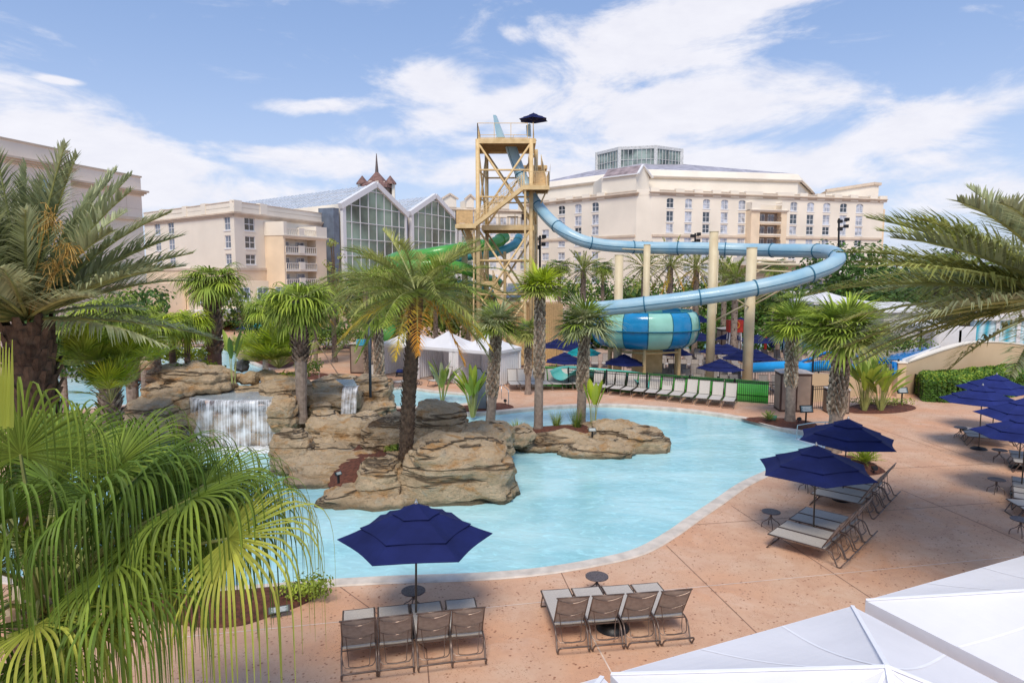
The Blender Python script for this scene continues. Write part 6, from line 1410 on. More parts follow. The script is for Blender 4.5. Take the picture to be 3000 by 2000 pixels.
def wall_panel(mb, W, t0, t1, z0, z1, rects, o=0.0, depth=.22, org=V((0, 0, 0))):
    ts = sorted({t0, t1, *[r[0] for r in rects], *[r[1] for r in rects]}); zs = sorted({z0, z1, *[r[2] for r in rects], *[r[3] for r in rects]})
    ts = [x for x in ts if t0 <= x <= t1]; zs = [x for x in zs if z0 <= x <= z1]
    for a, b in zip(ts[:-1], ts[1:]):
        for c, d in zip(zs[:-1], zs[1:]):
            m, n = (a + b) / 2, (c + d) / 2
            if any(r[0] < m < r[1] and r[2] < n < r[3] for r in rects): continue
            flipface(mb, [W.p(a, c, o) - org, W.p(b, c, o) - org, W.p(b, d, o) - org, W.p(a, d, o) - org], W.n)
    for r in rects:
        a, b, c, d = r[:4]
        for (u0, v0, u1, v1) in ((a, c, b, c), (b, c, b, d), (b, d, a, d), (a, d, a, c)):
            mb.face([W.p(u0, v0, o) - org, W.p(u1, v1, o) - org, W.p(u1, v1, o - depth) - org, W.p(u0, v0, o - depth) - org])
def wbox(mb, W, t0, t1, z0, z1, o0, o1, org):
    c = W.p((t0 + t1) / 2, (z0 + z1) / 2, (o0 + o1) / 2) - org; mb.box(c, (abs(t1 - t0), abs(o1 - o0), z1 - z0), atan2(W.d.y, W.d.x))
def window(W, r, root, org, glass, o=0.0, arch=False, nv=1, nh=1, depth=.16, fw=None):
    a, b, c, d = r[:4]; mb = MB(); fw = fw or (b - a) * .06; O = o - depth; pn = MB()
    flipface(pn, [W.p(a, c, O - .02) - org, W.p(b, c, O - .02) - org, W.p(b, d, O - .02) - org, W.p(a, d, O - .02) - org], W.n); mb.cur = 1
    wbox(mb, W, a, b, c, c + fw, O - .02, O + .05, org); wbox(mb, W, a, b, d - fw, d, O - .02, O + .05, org); wbox(mb, W, a, a + fw, c + fw, d - fw, O - .02, O + .05, org); wbox(mb, W, b - fw, b, c + fw, d - fw, O - .02, O + .05, org)
    for k in range(nv): x = a + (b - a) * (k + 1) / (nv + 1); wbox(mb, W, x - fw * .4, x + fw * .4, c + fw, d - fw, O - .01, O + .04, org)
    for k in range(nh): z = c + (d - c) * (k + 1) / (nh + 1); wbox(mb, W, a + fw, b - fw, z - fw * .4, z + fw * .4, O - .012, O + .038, org)
    if arch:   # masonry filling the two upper corners
        mb.cur = 2; m_ = (a + b) / 2; rr_ = (b - a) / 2; rise = rr_ * .62
        for sg in (-1, 1):
            pts = [W.p(m_ + sg * rr_, d, o + .004) - org]
            for k in range(7): th = pi / 2 * k / 6; pts.append(W.p(m_ + sg * rr_ * cos(th), d - rise + rise * sin(th), o + .004) - org)
            flipface(mb, pts, W.n)
    wbox_ = (a - .12, b + .12, c - .16, c - .003); mb.cur = 1; wbox(mb, W, *wbox_, o, o + .09, org)
    wo = mb.obj('window', [m_frame, m_frame, m_cream], root); pn.obj('pane', glass, wo)
def cornice(mb, W, t0, t1, z, h, out, org, steps=3):
    for k in range(steps): wbox(mb, W, t0 - out * (k + 1) / steps, t1 + out * (k + 1) / steps, z + h * k / steps, z + h * (k + 1) / steps - .004, -.05, out * (k + 1) / steps, org)
def bodybox(mb, pts, z0, z1, org): mb.prism([(p.x - org.x, p.y - org.y) for p in pts], z0, z1)
GZ = SB
def rectpx(W, x0, x1, y0, y1, col=None):
    """window rect from pixel column range and z range pixels measured at column col"""
    ta, tb = W.t(x0), W.t(x1); xm = col if col is not None else (x0 + x1) / 2
    za, zb = W.hit(xm, y0)[1], W.hit(xm, y1)[1]; return (min(ta, tb), max(ta, tb), min(za, zb), max(za, zb))

# ---------- 1 near left building
A = P(427, 798, 80); Wl = Wall((A.x, A.y), (.2195, 1)); org = V((A.x, A.y, 0))
bA = thing('hotel_building', 'tall pinkish beige hotel block at the left edge behind the date palm', 'building', org)
zt = Wl.hit(424, 520)[1]; zc1, zc0 = Wl.hit(427, 561)[1], Wl.hit(427, 576)[1]; zb1 = Wl.hit(427, 640)[1]
tm = Wl.t(180); t9 = Wl.t(-160)
rs = []
win = [(90, 139, 524, 582), (187, 205, 566, 600), (212, 232, 648, 690)]
for (x0, x1, y0, y1) in win: rs.append(rectpx(Wl, x0, x1, y0, y1))
mb = MB(); mb2 = MB()
wall_panel(mb2, Wl, tm, 0, zb1, zt, [r for r in rs if r[0] > tm], 0, .2, org); mb2.obj('upper_wall', m_cream2, bA)
wall_panel(mb, Wl, tm, 0, GZ, zb1, [], 0, .2, org)
back = -Wl.n * 40
def side(mb, W, t, z0, z1, dpt, org, want, o=0.0): flipface(mb, [W.p(t, z0, o) - org, W.p(t, z1, o) - org, W.p(t, z1, o) - org - W.n * dpt, W.p(t, z0, o) - org - W.n * dpt], want)
side(mb, Wl, 0, GZ, zt, 40, org, Wl.d); mb.face([Wl.p(tm, zt - .3) - org, Wl.p(0, zt - .3) - org, Wl.p(0, zt - .3) - org + back, Wl.p(tm, zt - .3) - org + back]); mb.obj('lower_wall', m_cream, bA)
mb = MB(); zt2 = Wl.hit(178, 467)[1]; ob = 1.6; zt2 = zt + .9
wall_panel(mb, Wl, t9, tm, GZ, zt2, [r for r in rs if r[1] < tm], ob, .2, org); side(mb, Wl, tm, GZ, zt2, 30, org, Wl.d, ob); mb.obj('upper_wall', m_cream2, bA)
mb = MB(); cornice(mb, Wl, tm, 0, zc0, zc1 - zc0, .6, org); wbox(mb, Wl, tm, .2, zb1 - .35, zb1, 0, .3, org); wbox(mb, Wl, tm, .12, zt - .12, zt + .06, -.3, .1, org)
for k in range(3): wbox(mb, Wl, t9, tm + .2 * (k + 1), zc0 + 1.0 + (zc1 - zc0) * k / 3, zc0 + .995 + (zc1 - zc0) * (k + 1) / 3, ob - .05, ob + .2 * (k + 1), org)
wbox(mb, Wl, t9, tm + .1, zt2 - .1, zt2 + .06, ob - .3, ob + .1, org)
for x in (215, 300, 377): wbox(mb, Wl, Wl.t(x) - .02, Wl.t(x) + .02, zb1 + .1, zc0 - .1, -.01, .012, org)
wbox(mb, Wl, tm + .1, 0, zc0 - 1.6, zc0 - 1.57, 0, .012, org)
mb.obj('cornice', m_trim, bA)
for r in rs: window(Wl, r, bA, org, g_aqua, ob if r[1] < tm else 0, nv=1, nh=1)

# ---------- 2 left hotel wing with the balcony bay
c = P(692, 798, 108); Wb = Wall((c.x, c.y), (.357, 1)); Wa = Wall((c.x, c.y), (-1.22, 1)); org = V((c.x, c.y, 0))
bB = thing('hotel_building', 'cream hotel wing with a peach balcony bay left of the glass hall', 'building', org)
zt = Wb.hit(700, 592)[1]; zcn = Wb.hit(700, 626)[1]; zbs = Wb.hit(700, 786)[1]; ZB = zt - (zt - zcn) * .1
tR = Wb.t(983); tL = Wa.t(425)
zrow = [Wb.hit(700, y)[1] for y in (634, 674, 689, 727, 743, 775)]; rows = [(zrow[1], zrow[0]), (zrow[3], zrow[2]), (zrow[5], zrow[4])]; fl = rows[0][1] - rows[1][1]; rows.append((rows[2][0] - fl - .3, rows[2][1] - fl - .6))
tb0, tb1 = Wb.t(767), Wb.t(957)
rB = [(Wb.t(718), Wb.t(748), a, b) for a, b in rows] + [(Wb.t(960), Wb.t(966), a - .3, b - .3) for a, b in rows[:3]]
mb = MB(); wall_panel(mb, Wb, 0, tR, GZ, zt, rB, 0, .2, org)
ra_ = [rectpx(Wa, 658, 676, 0, 1)[:2] + r for r in rows] + [rectpx(Wa, *x, 0, 1)[:2] + (r[0] + .1, r[1] + .1) for x in ((454, 471), (493, 511)) for r in rows]
wall_panel(mb, Wa, 0, tL, GZ, zt, ra_, 0, .2, org)
cs_ = [Wa.p(tL, 0), Wa.p(0, 0), Wb.p(tR, 0), Wb.p(tR, 0) - Wb.n * 14, Wa.p(tL, 0) - Wa.n * 14]; mb.prism([(p.x - org.x, p.y - org.y) for p in cs_], zt - .9, zt - .8); side(mb, Wb, tR, GZ, zt, 14, org, Wb.d)
mb.obj('wall', m_cream, bB)
for r in rB: window(Wb, r, bB, org, g_dark if r[0] < tb0 else g_mid, 0)
for r in ra_: window(Wa, r, bB, org, g_mid if Wa.t(600) < r[1] else g_mid, 0)
mb = MB(); cornice(mb, Wb, 0, tR, zcn - .5, .7, .5, org); cornice(mb, Wa, 0, tL, zcn - .5, .7, .5, org); wbox(mb, Wb, -.1, tR, zbs - .35, zbs + .1, 0, .25, org); wbox(mb, Wa, -.1, tL, zbs - .35, zbs + .1, 0, .25, org)
wbox(mb, Wb, 0, tR, zt - .05, zt + .08, -.3, .08, org); wbox(mb, Wa, 0, tL, zt - .05, zt + .08, -.3, .08, org)
mb.obj('cornice', m_trim, bB)
mb = MB()
for x in (700, 775): mb = MB(); wbox(mb, Wb, Wb.t(x) - .9, Wb.t(x) + .9, zcn + .3, zt + .25, -.8, .12, org); mb.obj('parapet_pier', m_cream, bB)
for x in (545, 600, 478): mb = MB(); wbox(mb, Wa, Wa.t(x) - .8, Wa.t(x) + .8, zcn + .3, zt + .25, -.8, .12, org); mb.obj('parapet_pier', m_cream, bB)

mb = MB(); zp = Wb.hit(780, 787)[1]
wbox(mb, Wb, .3, tR, GZ, zbs - .36, .0, .12, org); wbox(mb, Wa, .3, tL, GZ, zbs - .36, 0, .12, org); mb.obj('base_course', m_peach, bB)
# bay
bo = 3.7; bay = []
for _k in range(60):      # depth of the bay so that its near face spans to its outer corner
    _q = Wb.p(Wb.t(767), 0, bo) - CAM; _px = 1500 + F * _q.x / (_q.y * cos(PITCH) - _q.z * sin(PITCH)); bo += (831 - _px) * .02
zz = [Wb.hit(831, y, )[1] for y in (652, 684, 694, 715, 741, 750, 763, 789, 797, 818)]
hitb = lambda x, y: (Wall(Wb.p(0, 0, bo), Wb.d).hit(x, y))
Wy = Wall(Wb.p(0, 0, bo), Wb.d); y0_, y1_ = Wy.t(831), Wy.t(955); o0_, o1_ = Wy.t(836), Wy.t(925)
zf = [Wy.hit(836, y)[1] for y in (693, 741, 790, 838)]     # floor slabs
ztop = Wy.hit(836, 658)[1]; zpe = Wy.hit(836, 688)[1]
holes = [(o0_, o1_, zf[k + 1] + .0, zf[k] - .3) for k in range(3)]
mb = MB(); wall_panel(mb, Wy, y0_, y1_, GZ, zpe, holes, 0, 1.9, org); side(mb, Wy, y1_, GZ, zpe, bo, org, Wb.d); side(mb, Wy, y0_, GZ, zpe, bo, org, -Wb.d); mb.obj('balcony_bay', m_peach, bB)
mb = MB(); wbox(mb, Wy, y0_ - .1, o0_ + .3, zpe - .1, ztop + .5, -bo, .15, org); wbox(mb, Wy, o1_ - .0, y1_ + .1, zpe - .1, ztop + .2, -bo, .15, org); cornice(mb, Wy, y0_, y1_, zpe - .35, .35, .4, org)
for k in range(4):
    z0 = (zpe if k == 0 else zf[k]); wbox(mb, Wy, o0_, o1_, z0 - .28, z0, -1.9, .1, org)
    for zz_ in (1.05,): wbox(mb, Wy, o0_, o1_, z0 + zz_, z0 + zz_ + .12, -.05, .12, org)
    m_ = (o0_ + o1_) / 2; wbox(mb, Wy, m_ - .75, m_ + .75, z0, z0 + 1.35, -.12, .2, org)
    n_ = 15
    for j in range(n_ + 1): x = o0_ + (o1_ - o0_) * j / n_; wbox(mb, Wy, x - .07, x + .07, z0 + .1, z0 + 1.05, -.02, .08, org)
    wbox(mb, Wy, o0_, o1_, z0 + .02, z0 + .14, -.04, .1, org)
mb.obj('balustrade', m_cream, bB)
mb = MB(); mb.cur = 0
for h_ in holes: flipface(mb, [Wy.p(h_[0], h_[2], -1.88) - org, Wy.p(h_[1], h_[2], -1.88) - org, Wy.p(h_[1], h_[3], -1.88) - org, Wy.p(h_[0], h_[3], -1.88) - org], Wb.n)
mb.obj('recess_wall', m_cream, bB)
for h_ in holes:
    for f0, f1 in ((.1, .38), (.6, .88)): window(Wy, (h_[0] + (h_[1] - h_[0]) * f0, h_[0] + (h_[1] - h_[0]) * f1, h_[2] + .1, h_[3] - .35), bB, org, g_mid, -1.86, depth=-.02, nh=0)
# low terrace building in front with white fascia
tA, tB = P(590, 905, 78), P(830, 905, 86); Wt = Wall((tA.x, tA.y), (tB.x - tA.x, tB.y - tA.y)); org = V((tA.x, tA.y, 0)); tl = (tB - tA).length
bt = thing('terrace_building', 'low terrace with a curved white balcony front over a dark shaded bar', 'building', org)
za, zb_ = Wt.hit(690, 907)[1], Wt.hit(690, 932)[1]; mb = MB(); wbox(mb, Wt, 0, tl * .98, zb_, za, -6, 0, org); mb.obj('balcony_front', m_frame, bt); mb = MB()
for k in range(26): x = tl * .38 + k * .16; wbox(mb, Wt, x, x + .04, za - .9, za + .1, .01, .06, org)
wbox(mb, Wt, tl * .38, tl * .38 + 4.1, za + .05, za + .12, .01, .06, org); wbox(mb, Wt, tl * .38, tl * .38 + 4.1, za - .95, za - .88, .01, .06, org); mb.obj('railing', m_bronze, bt)
mb = MB()
for x in (.02, .16, .45, .8): wbox(mb, Wt, tl * x, tl * x + .5, 0, zb_, -.5, 0, org)
wbox(mb, Wt, 0, tl, zb_ - .25, zb_ - .004, -6, .1, org); mb.obj('column', m_cream, bt)
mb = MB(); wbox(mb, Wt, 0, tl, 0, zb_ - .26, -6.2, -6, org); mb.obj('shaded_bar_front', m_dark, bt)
mb = MB(); wbox(mb, Wt, tl, tl + 16, 0, zb_ + .2, -4, -1, org); wbox(mb, Wt, -14, 0, 0, za + 3.2, -7, -4, org); wbox(mb, Wt, .1, tl, za, za + 3.4, -6, -3.4, org); mb.obj('wall', m_peach, bt)
r4 = [(tl * .1 + 2.6 * k, tl * .1 + 2.6 * k + 1.6, za + .9, za + 2.6) for k in range(5)]
for r in r4: window(Wt, r, bt, org, g_mid, -3.38, depth=-.02)
# low orange walls far left
for (x0, x1, yt, Y, lb) in ((40, 330, 940, 74, 'peach garden wall beyond the channel at the far left'), ):
    a, b = P(x0, yt, Y), P(x1, yt, Y); w_ = thing('garden_wall', lb, 'wall', (a.x, Y, 0)); mb = MB(); mb.box(((b.x - a.x) / 2, 0, a.z / 2), (b.x - a.x, .4, a.z)); mb.obj('wall', m_peach, w_); mb = MB(); mb.box(((b.x - a.x) / 2, 0, a.z + .08), (b.x - a.x + .3, .6, .16)); mb.obj('coping', m_cream, w_)

# ---------- 3 glass hall
c = P(1001, 798, 130); Wg = Wall((c.x, c.y), (.435, 1)); org = V((c.x, c.y, 0))
bC = thing('glass_hall', 'glass gabled atrium hall with white frames and pale ribbed glass roofs', 'building', org)
ridge = V((-1.197, 1, 0)).normalized()
def gable(xl_, ya, xa, yp, xr_, yb, cols, rows, len_, nm):
    t0, t1, tm_ = Wg.t(xl_, ya), Wg.t(xr_, yb), Wg.t(xa, yp); e0, e1, ap_ = Wg.hit(xl_, ya)[1], Wg.hit(xr_, yb)[1], Wg.hit(xa, yp)[1]; e1 = e0 = (e0 + e1) / 2
    tm_ = (t0 + t1) / 2
    top = lambda t_: e0 + (ap_ - e0) * (1 - abs(t_ - tm_) / (tm_ - t0))
    mb = MB(); pts = [Wg.p(t0, GZ) - org, Wg.p(t1, GZ) - org, Wg.p(t1, e1) - org, Wg.p(tm_, ap_) - org, Wg.p(t0, e0) - org]; flipface(mb, pts, Wg.n)
    mb.obj('glass_front', g_hall, bC); mb = MB(); f = .9
    wbox(mb, Wg, t0 - .1, t0 + f, GZ, e0 - .2, -.3, .3, org); wbox(mb, Wg, t1 - f * .6, t1 + .1, GZ, e1 - .2, -.3, .3, org)
    for a, b in ((t0 - .6, tm_), (t1 + .6, tm_)):
        A_ = Wg.p(a, e0 - .1 - .4, .1) - org; B_ = Wg.p(tm_, ap_ + .1, .1) - org; mb.bar(A_, B_, .9, 1.1, up=Z)
    mb.obj('frame', m_frame, bC); mb = MB()
    for k in range(1, cols): x = t0 + (t1 - t0) * k / cols; wbox(mb, Wg, x - .09, x + .09, GZ, top(x) - .3, .02, .16, org)
    zz_ = [e0 - 3.3 * k for k in range(-3, rows + 1)]
    for z in zz_:
        if z < GZ: continue
        if z > ap_ - .5: continue
        s = max(0, (z - e0) / (ap_ - e0)); hw_ = (t1 - t0) / 2 * (1 - s); wbox(mb, Wg, tm_ - hw_ + .2, tm_ + hw_ - .2, z - .07, z + .07, .02, .17, org)
    mb.obj('mullion', m_frame, bC)
    mb = MB(); L_ = ridge * len_
    for a in (t0, t1):
        flipface(mb, [Wg.p(a, e0) - org, Wg.p(tm_, ap_) - org, Wg.p(tm_, ap_) - org + L_, Wg.p(a, e0) - org + L_], V((0, 0, 1)))
    mb.obj('roof', M('glass_roof', (.50, .55, .60), .25, .1, .3, space='World'), bC); mb = MB()
    n = int(len_ / 1.6)
    for k in range(n):
        for a in (t0, t1): q = L_ * (k / n); mb.bar(Wg.p(a, e0 + .06) - org + q, Wg.p(tm_, ap_ + .06) - org + q, .16, .12)
    for s in (.25, .5, .75):
        for a in (t0, t1): q = Wg.p(a + (tm_ - a) * s, e0 + (ap_ - e0) * s + .07) - org; mb.bar(q, q + L_, .12, .1)
    mb.obj('roof_rib', M('roof_rib', (.68, .69, .72), .5), bC)
    mb = MB(); a = Wg.p(t0, GZ) - org; b = a + L_; flipface(mb, [a, b, b + Z * (e0 - GZ), a + Z * (e0 - GZ)], V((-1, -1, 0))); mb.obj('side_wall', m_cream, bC); return t0, t1, e0, ap_
gable(1001, 597, 1097, 541, 1188, 624, 8, 6, 62, 'a'); gable(1203, 624, 1274, 575, 1336, 636, 7, 5, 40, 'b'); gable(1345, 655, 1410, 606, 1470, 668, 6, 5, 30, 'c')
mb = MB(); wbox(mb, Wg, Wg.t(1189), Wg.t(1202), GZ, Wg.hit(1195, 632)[1], -3, -.6, org); mb.obj('dark_link', M('dark_link', (.14, .17, .22), .3, .1, 1), bC); mb = MB(); wbox(mb, Wg, Wg.t(984), Wg.t(1000), GZ, Wg.hit(995, 610)[1], -4, -.4, org); mb.obj('dark_link', M('dark_link', (.14, .17, .22), .3, .1, 1), bC)
# rooftop belvedere
q = P(1105, 560, 175); bv = thing('belvedere', 'red brown octagonal roof pavilion with spire above the glass hall', 'rooftop pavilion', (q.x, q.y, 0)); m_rr = M('red_roof', (.22, .12, .10), .7, .2, 1.5); s = 175 / F; zb0 = P(1105, 565, 175).z; ze = P(1105, 535, 175).z; za = P(1105, 503, 175).z; zs_ = P(1105, 450, 175).z
mb = MB(); mb.lathe([(30 * s, ze), (28 * s, ze + .3), (3 * s, za), (0, za + .2)], 8); mb.obj('roof', m_rr, bv); mb = MB(); mb.tube([(0, 0, za - .5), (0, 0, za + 2), (0, 0, zs_)], [.5, .28, .08], 6); mb.obj('spire', m_bronze, bv); mb = MB()
for k in range(8): a = k * pi / 4 + .2; mb.bar((cos(a) * 25 * s, sin(a) * 25 * s, zb0 - 14), (cos(a) * 25 * s, sin(a) * 25 * s, ze + .1), .9)
mb.obj('post', m_cream, bv)
for sx in (-42, 42):
    mb = MB(); mb.lathe([(18 * s, ze - .6), (17 * s, ze - .2), (1 * s, ze + 1.6)], 6, (sx * s * .95, -10 * s, 0)); mb.obj('corner_roof', m_rr, bv); mb = MB()
    for dx in (-9, 9): mb.bar(((sx * .95 + dx) * s, -10 * s, zb0 - 14), ((sx * .95 + dx) * s, -10 * s, ze - .4), .7)
    mb.obj('post', m_cream, bv)
mb = MB(); mb.lathe([(50 * s, ze - 1.6), (50 * s, ze - .9), (26 * s, ze + .2)], 8); mb.obj('gallery_roof', m_rr, bv); mb = MB(); mb.lathe([(47 * s, ze - 1.7), (44 * s, ze - 3.0), (0, ze - 3.0)], 8); mb.obj('lattice_band', m_bronze, bv)
# ---------- 4 connecting wing behind the tower
a, b = P(1290, 798, 178), P(1640, 798, 190); Wd = Wall((a.x, a.y), (b.x - a.x, b.y - a.y)); org = V((a.x, a.y, 0)); tl = (b - a).length; bD = thing('hotel_building', 'low cream hotel link seen between the glass hall and the slide tower', 'building', org)
z1 = Wd.hit(1350, 572)[1]; mb = MB(); rs = [(tl * (.06 + .085 * k), tl * (.06 + .085 * k) + 1.9, z1 - 7.6 - 3 * j, z1 - 5.4 - 3 * j) for k in range(10) for j in range(5)]
wall_panel(mb, Wd, 0, tl, GZ, z1 - 3.2, rs, 0, .2, org); mb.prism([(0, 0), tuple((Wd.d * tl)[:2]), tuple((Wd.d * tl - Wd.n * 15)[:2]), tuple((-Wd.n * 15)[:2])], z1 - 3.3, z1 - 3.2)
for x, w_ in ((.08, .1), (.24, .06), (.5, .12), (.75, .1)):
    t0, t1 = tl * (x - w_ / 2), tl * (x + w_ / 2); wbox(mb, Wd, t0, t1, z1 - 3.2, z1 - 1.1, -6, .2, org); ap_ = Wd.p((t0 + t1) / 2, z1 + .2, .2) - org; flipface(mb, [Wd.p(t0 - .4, z1 - 1.1, .2) - org, Wd.p(t1 + .4, z1 - 1.1, .2) - org, ap_], Wd.n)
mb.obj('wall', m_cream, bD); mb = MB(); cornice(mb, Wd, 0, tl, z1 - 4.2, .6, .5, org)
for x, w_ in ((.08, .1), (.24, .06), (.5, .12), (.75, .1)):
    t0, t1 = tl * (x - w_ / 2), tl * (x + w_ / 2)
    for tt_ in (t0 - .5, t1 + .5): mb.bar(Wd.p(tt_, z1 - 1.1, .3) - org, Wd.p((t0 + t1) / 2, z1 + .25, .3) - org, .6, .4)
mb.obj('cornice', m_trim, bD)
for r in rs: window(Wd, r, bD, org, g_pale, 0, nh=0)

# ---------- 5 big right hotel
c0_ = P(1905, 798, 155); W1 = Wall((c0_.x, c0_.y), (3.79, 1.0)); cp = P(1861, 798, 156.5); W2 = Wall((cp.x, cp.y), (-.92, 1.0)); org = V((c0_.x, c0_.y, 0))
bE = thing('hotel_building', 'large cream hotel with arched top windows and an octagonal glass lantern', 'building', org)
zt = W1.hit(1961, 553)[1]; zcn = W1.hit(1961, 566)[1]; zbd = W1.hit(1961, 689)[1]
yr = [(580, 609), (618, 649), (655, 681), (695, 715), (733, 757), (771, 795), (808, 832)]
rz_ = [(W1.hit(1961, b)[1], W1.hit(1961, a)[1]) for a, b in yr]
tend = W1.t(2583); cols = [1961, 2015, 2067, 2120, 2171, 2322, 2371, 2418, 2467, 2514]; w_ = 10.5
rE = []; info = []
for x in cols:
    for j, (a, b) in enumerate(rz_):
        r = (W1.t(x - w_), W1.t(x + w_), a, b); rE.append(r); info.append((r, j))
bx0, bx1 = W1.t(2199), W1.t(2304)
mb = MB(); wall_panel(mb, W1, 0, tend, GZ, zt - 1.2, rE, 0, .22, org)
rF = []; infF = []; t_end2 = W2.t(1545)
for i_, x in enumerate((1743, 1693, 1645, 1598)):
    for j, (a, b) in enumerate(rz_):
        if i_ == 3 and j < 2: continue
        r = rectpx(W2, x - 10, x + 10, 0, 1)[:2] + (a, b); rF.append(r); infF.append((r, j))
wall_panel(mb, W2, 0, t_end2, GZ, zt - 1.2, rF, 0, .22, org)
# pier between the two facades, and the right end
pA, pB = W2.p(0, 0), W1.p(0, 0); pn = V((pB.y - pA.y, pA.x - pB.x, 0)).normalized(); flipface(mb, [pA - org + Z * GZ, pB - org + Z * GZ, pB - org + Z * (zt - .1), pA - org + Z * (zt - .1)], V((0, -1, 0)))
side(mb, W1, tend, GZ, zt - 1.2, 30, org, W1.d)
fp = [W2.p(t_end2, 0), W2.p(0, 0), W1.p(0, 0), W1.p(tend, 0), W1.p(tend, 0) - W1.n * 30, W2.p(t_end2, 0) - W2.n * 25]
mb.prism([(p.x - org.x, p.y - org.y) for p in fp], zt - 1.6, zt - 1.5); mb.obj('wall', m_cream, bE)
_r = random.Random(2)
for r, j in info: window(W1, r, bE, org, g_pale if _r.random() < .86 else g_dark, 0, arch=(j == 0))
for r, j in infF: window(W2, r, bE, org, g_pale if _r.random() < .9 else g_dark, 0, arch=(j == 0))
mb = MB(); cornice(mb, W1, 0, tend, zcn - .45, .7, .7, org); cornice(mb, W2, 0, t_end2, zcn - .45, .7, .7, org); wbox(mb, W1, .2, tend, zbd - .35, zbd + .15, 0, .3, org); wbox(mb, W2, .2, t_end2, zbd - .35, zbd + .15, 0, .3, org)
wbox(mb, W1, 0, tend + .2, zt - 1.5, zt - .9, -.4, .1, org); wbox(mb, W1, 0, tend, zt - .45, zt - .25, -.3, .05, org); wbox(mb, W2, 0, t_end2, zt - 1.5, zt - .9, -.4, .1, org); wbox(mb, W2, 0, t_end2, zt - .45, zt - .25, -.3, .05, org); mb.obj('cornice', m_trim, bE)
mb = MB()
for x in (1915, 1988, 2042, 2095, 2147, 2204, 2296, 2348, 2398, 2448, 2495, 2552, 2580): 
    hw_ = 1.1 if x not in (2204, 2296) else 2.3; wbox(mb, W1, W1.t(x) - hw_, W1.t(x) + hw_, zt - 1.52, zt + .05, -.6, .3, org)
for x in (1620, 1668, 1717, 1760): wbox(mb, W2, W2.t(x) - 1.2, W2.t(x) + 1.2, zt - 1.52, zt + .05, -.6, .3, org)
wbox(mb, W1, 0, tend, zt - .9, zt - .5, -.25, -.05, org); wbox(mb, W2, 0, t_end2, zt - .9, zt - .5, -.25, -.05, org); mb.obj('parapet', m_cream, bE)
# balcony bay on the right facade
Wz = Wall(W1.p(0, 0, 2.2), W1.d); z6, z7 = Wz.hit(2250, 596)[1], Wz.hit(2250, 617)[1]; h0, h1 = Wz.t(2224), Wz.t(2286); hz = [(Wz.hit(2250, b)[1], Wz.hit(2250, a)[1]) for a, b in ((622, 649), (658, 685), (694, 716), (730, 752), (766, 790))]
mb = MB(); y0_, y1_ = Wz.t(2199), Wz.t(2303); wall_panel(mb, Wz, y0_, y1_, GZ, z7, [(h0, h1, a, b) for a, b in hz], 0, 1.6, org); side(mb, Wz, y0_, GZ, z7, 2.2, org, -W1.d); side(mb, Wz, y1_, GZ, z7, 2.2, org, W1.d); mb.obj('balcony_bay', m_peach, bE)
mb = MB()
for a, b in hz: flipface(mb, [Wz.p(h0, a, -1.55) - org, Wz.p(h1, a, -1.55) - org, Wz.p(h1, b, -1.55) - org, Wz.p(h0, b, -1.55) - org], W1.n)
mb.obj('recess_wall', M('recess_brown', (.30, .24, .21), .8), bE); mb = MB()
cornice(mb, Wz, y0_, y1_, z7 - .3, .5, .5, org); wbox(mb, Wz, y0_, Wz.t(2224), z7 + .2, z6 + .3, -2.2, .1, org); wbox(mb, Wz, Wz.t(2287), y1_, z7 + .2, z6 + .3, -2.2, .1, org); wbox(mb, Wz, y0_, y1_, z6 - .4, z6 - .1, -.3, 0, org)
for a, b in hz: wbox(mb, Wz, h0, h1, a - .35, a - .03, -1.6, .12, org)
mb.obj('balustrade', m_cream, bE); mb = MB()
for a, b in hz:
    wbox(mb, Wz, h0, h1, a + 1.0, a + 1.08, 0, .08, org)
    for k in range(24): x = h0 + (h1 - h0) * k / 23; wbox(mb, Wz, x - .03, x + .03, a, a + 1.0, .02, .06, org)
mb.obj('railing', m_bronze, bE)
for a, b in hz[:4]:
    for f0, f1 in ((.08, .4), (.55, .85)): window(Wz, (h0 + (h1 - h0) * f0, h0 + (h1 - h0) * f1, a + .1, b - .3), bE, org, g_mid, -1.53, depth=-.02, nh=0)
# set-back upper block, its sloping fascia, metal roof and lantern
U = lambda x, y, dp: P(x, y, 155 + dp)
mb = MB(); sb = 9
def upz(x, y): return P(x, y, 168).z
ul = [(P(1600, 600, 186), 0), (P(1880, 600, 166), 0), (P(2335, 600, 174), 0), (P(2372, 600, 185), 0)]
zl0 = P(1880, 553, 166).z; zu0 = P(1880, 521, 166).z; zv = P(1880, 497, 166).z
pts = [P(1560, 600, 192), P(1882, 600, 165), P(2335, 600, 173), P(2375, 600, 200), P(1560, 600, 230)]
mb.prism([(p.x - org.x, p.y - org.y) for p in pts], zt - 2, zu0 + .2); mb.obj('upper_block', m_cream, bE)
mb = MB(); cx_ = sum((p for p in pts), V((0, 0, 0))) / 5; 
def ringat(f, z): return [V((cx_.x + (p.x - cx_.x) * f - org.x, cx_.y + (p.y - cx_.y) * f - org.y, z)) for p in pts]
r0, r1, r2, r3 = ringat(1.02, zu0), ringat(1.025, zu0 + .35), ringat(1.0, zv - .2), ringat(.99, zv)
for a, b in ((r0, r1), (r1, r2), (r2, r3)): mb.strip(a + [a[0]], b + [b[0]])
mb.obj('fascia', m_cream, bE)
mb = MB(); ra2 = ringat(1.022, zu0 - .25); rb2 = ringat(1.03, zu0 + .1); mb.strip(ra2 + [ra2[0]], rb2 + [rb2[0]]); mb.obj('shadow_line', m_trim, bE)
